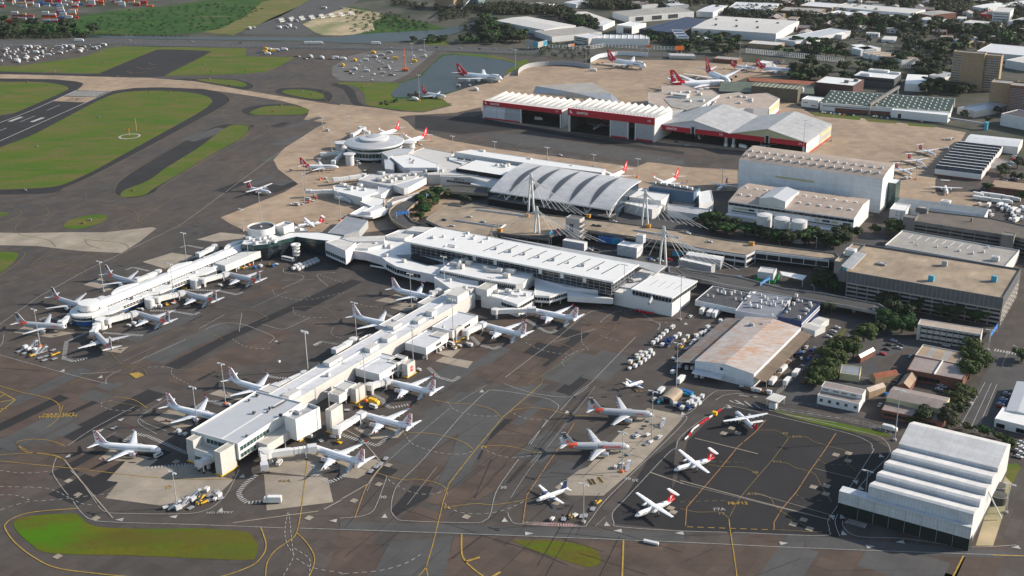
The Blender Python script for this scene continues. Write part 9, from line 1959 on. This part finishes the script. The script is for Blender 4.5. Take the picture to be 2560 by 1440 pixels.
for i in range(len(pb)-1):
 a,b=pb[i],pb[i+1]; n_=max(1,int((b-a).length/4))
 for k in range(n_): c0=a.lerp(b,(k+.03)/n_);c1=a.lerp(b,(k+.97)/n_); c=(c0+c1)/2; mb=MB(); mb.box((c.x,c.y,.6),((c1-c0).length,.6,.8),math.atan2((b-a).y,(b-a).x),0); wpart('barrier_block',mb,['red' if (k+i)%2 else 'white'],o)
p=P("9:258,232")[0]; o=thing('orange_cabinet','orange-yellow cabinet standing on the barrier chain','cabinet',(p.x,p.y,0),AX); mb=MB(); mb.box((0,0,1.2),(2.6,2,2)); lpart('body',mb,['yellow'],o)
def fence(label,s,h,m_='lgrey',step=4,name='fence',group=None,rail=.12):
 ps=P(s); o=bld(name,label,'fence',ps,group)
 mb=MB(); pm=MB()
 for a,b in zip(ps[:-1],ps[1:]):
  L=(b-a).length; n_=max(1,int(L/step)); c=(a+b)/2; an=math.atan2((b-a).y,(b-a).x)
  for z in (h*.05+.1,h*.5,h): mb.box((c.x,c.y,z),(L,.08,rail),an,0)
  for k in range(n_+1): q=a.lerp(b,k/n_); pm.box((q.x,q.y,h/2),(rail*1.3,rail*1.3,h),an,0)
 wpart('rails',mb,[m_],o); wpart('posts',pm,[m_],o)
fence('white lattice fence in front of the dark tree belt',"3:490,395 700,415 950,440 1215,470",7,'white',2.6,rail=.5)
fence('white lattice footbridge beside the wood, right part',"3:1620,500 1760,510 1900,530",5,'white',2.6,rail=.4)
fence('perimeter fence along the grass strip above the dark apron',"14:2000,1130 15:600,1235 900,1300 1130,1390",2.6,'grey',3)
fence('perimeter fence between highway and airfield',"1:0,350 300,335 900,330 1500,345 2560,365 2:0,362 700,375 1400,405",3,'grey',8)
fence('overhead road lattice screen behind the blast fence',"19:690,480 1000,495 1100,490 1250,470 1600,490 1950,505",5,'white',5,rail=.5)
fence('chain fence between truck yard and street trees',"14:2010,960 2200,800 2400,600 2560,440",2.8,'grey',3)
p=P("9:2300,940")[0]; o=thing('wall_brace','white steel brace strut beside the stepped hangar','brace',(p.x,p.y,0)); a,b=P("9:2295,800",14)[0],P("9:2392,1000",1)[0]; mb=MB(); mb.tube(a,b,.35,None,6); wpart('strut',mb,['lgrey'],o)
a,b=P("14:662,1055 722,985"); o=thing('turquoise_barrier','turquoise barrier bar left of the vaulted hut','barrier',((a.x+b.x)/2,(a.y+b.y)/2,0)); c=(a+b)/2; mb=MB(); mb.box((c.x,c.y,.9),((b-a).length,1.1,1.4),math.atan2((b-a).y,(b-a).x),0); wpart('bar',mb,['cyan'],o)
a,b=P("14:900,930 1060,965"); o=thing('turquoise_tank_row','long turquoise trailer in front of the blue tugs','trailer',((a.x+b.x)/2,(a.y+b.y)/2,0)); c=(a+b)/2; mb=MB(); mb.box((c.x,c.y,.9),((b-a).length,2,1.4),math.atan2((b-a).y,(b-a).x),0); wpart('body',mb,['cyan'],o)
a,b=P("8:2260,1175 2370,1200"); o=thing('white_trailer','long white trailer alone on brown pavement at the bottom','trailer',((a.x+b.x)/2,(a.y+b.y)/2,0)); c=(a+b)/2; mb=MB(); mb.box((c.x,c.y,.8),((b-a).length,1.6,1.0),math.atan2((b-a).y,(b-a).x),0); wpart('body',mb,['lgrey'],o)
tk=[]
for k in range(12): p=P("19:%d,%d"%(1900+k*21,578+k*.5))[0]; o=thing('fuel_tank','x','tank',(p.x,p.y,0),0,'row of white horizontal tanks'); mb=MB(); mb.tube((0,-8,2.6),(0,8,2.6),2.3,None,14); lpart('tank_body',mb,['cream'],o); mb=MB(); mb.box((0,-5,.6),(3,.6,1.2)); mb.box((0,5,.6),(3,.6,1.2)); lpart('saddle',mb,['grey'],o); tk.append(o)
order_labels(tk,'cream horizontal tank in the tank row behind the hangar apron, {n} from the left')
hm=MB(); hm.box((0,3500,157),(14000,9000,340)); hz_=hm.mesh('haze',[]); ho=link('haze',hz_); ho['kind']='stuff'
m=bpy.data.materials.new('haze_air'); m.use_nodes=True; nt=m.node_tree; nt.nodes.remove(nt.nodes['Principled BSDF']); pv=nt.nodes.new('ShaderNodeVolumePrincipled'); pv.inputs['Color'].default_value=(.82,.88,.95,1); pv.inputs['Density'].default_value=.000014; pv.inputs['Anisotropy'].default_value=.3
nt.links.new(pv.outputs[0],nt.nodes['Material Output'].inputs['Volume']); hz_.materials.append(m)
proto_done()
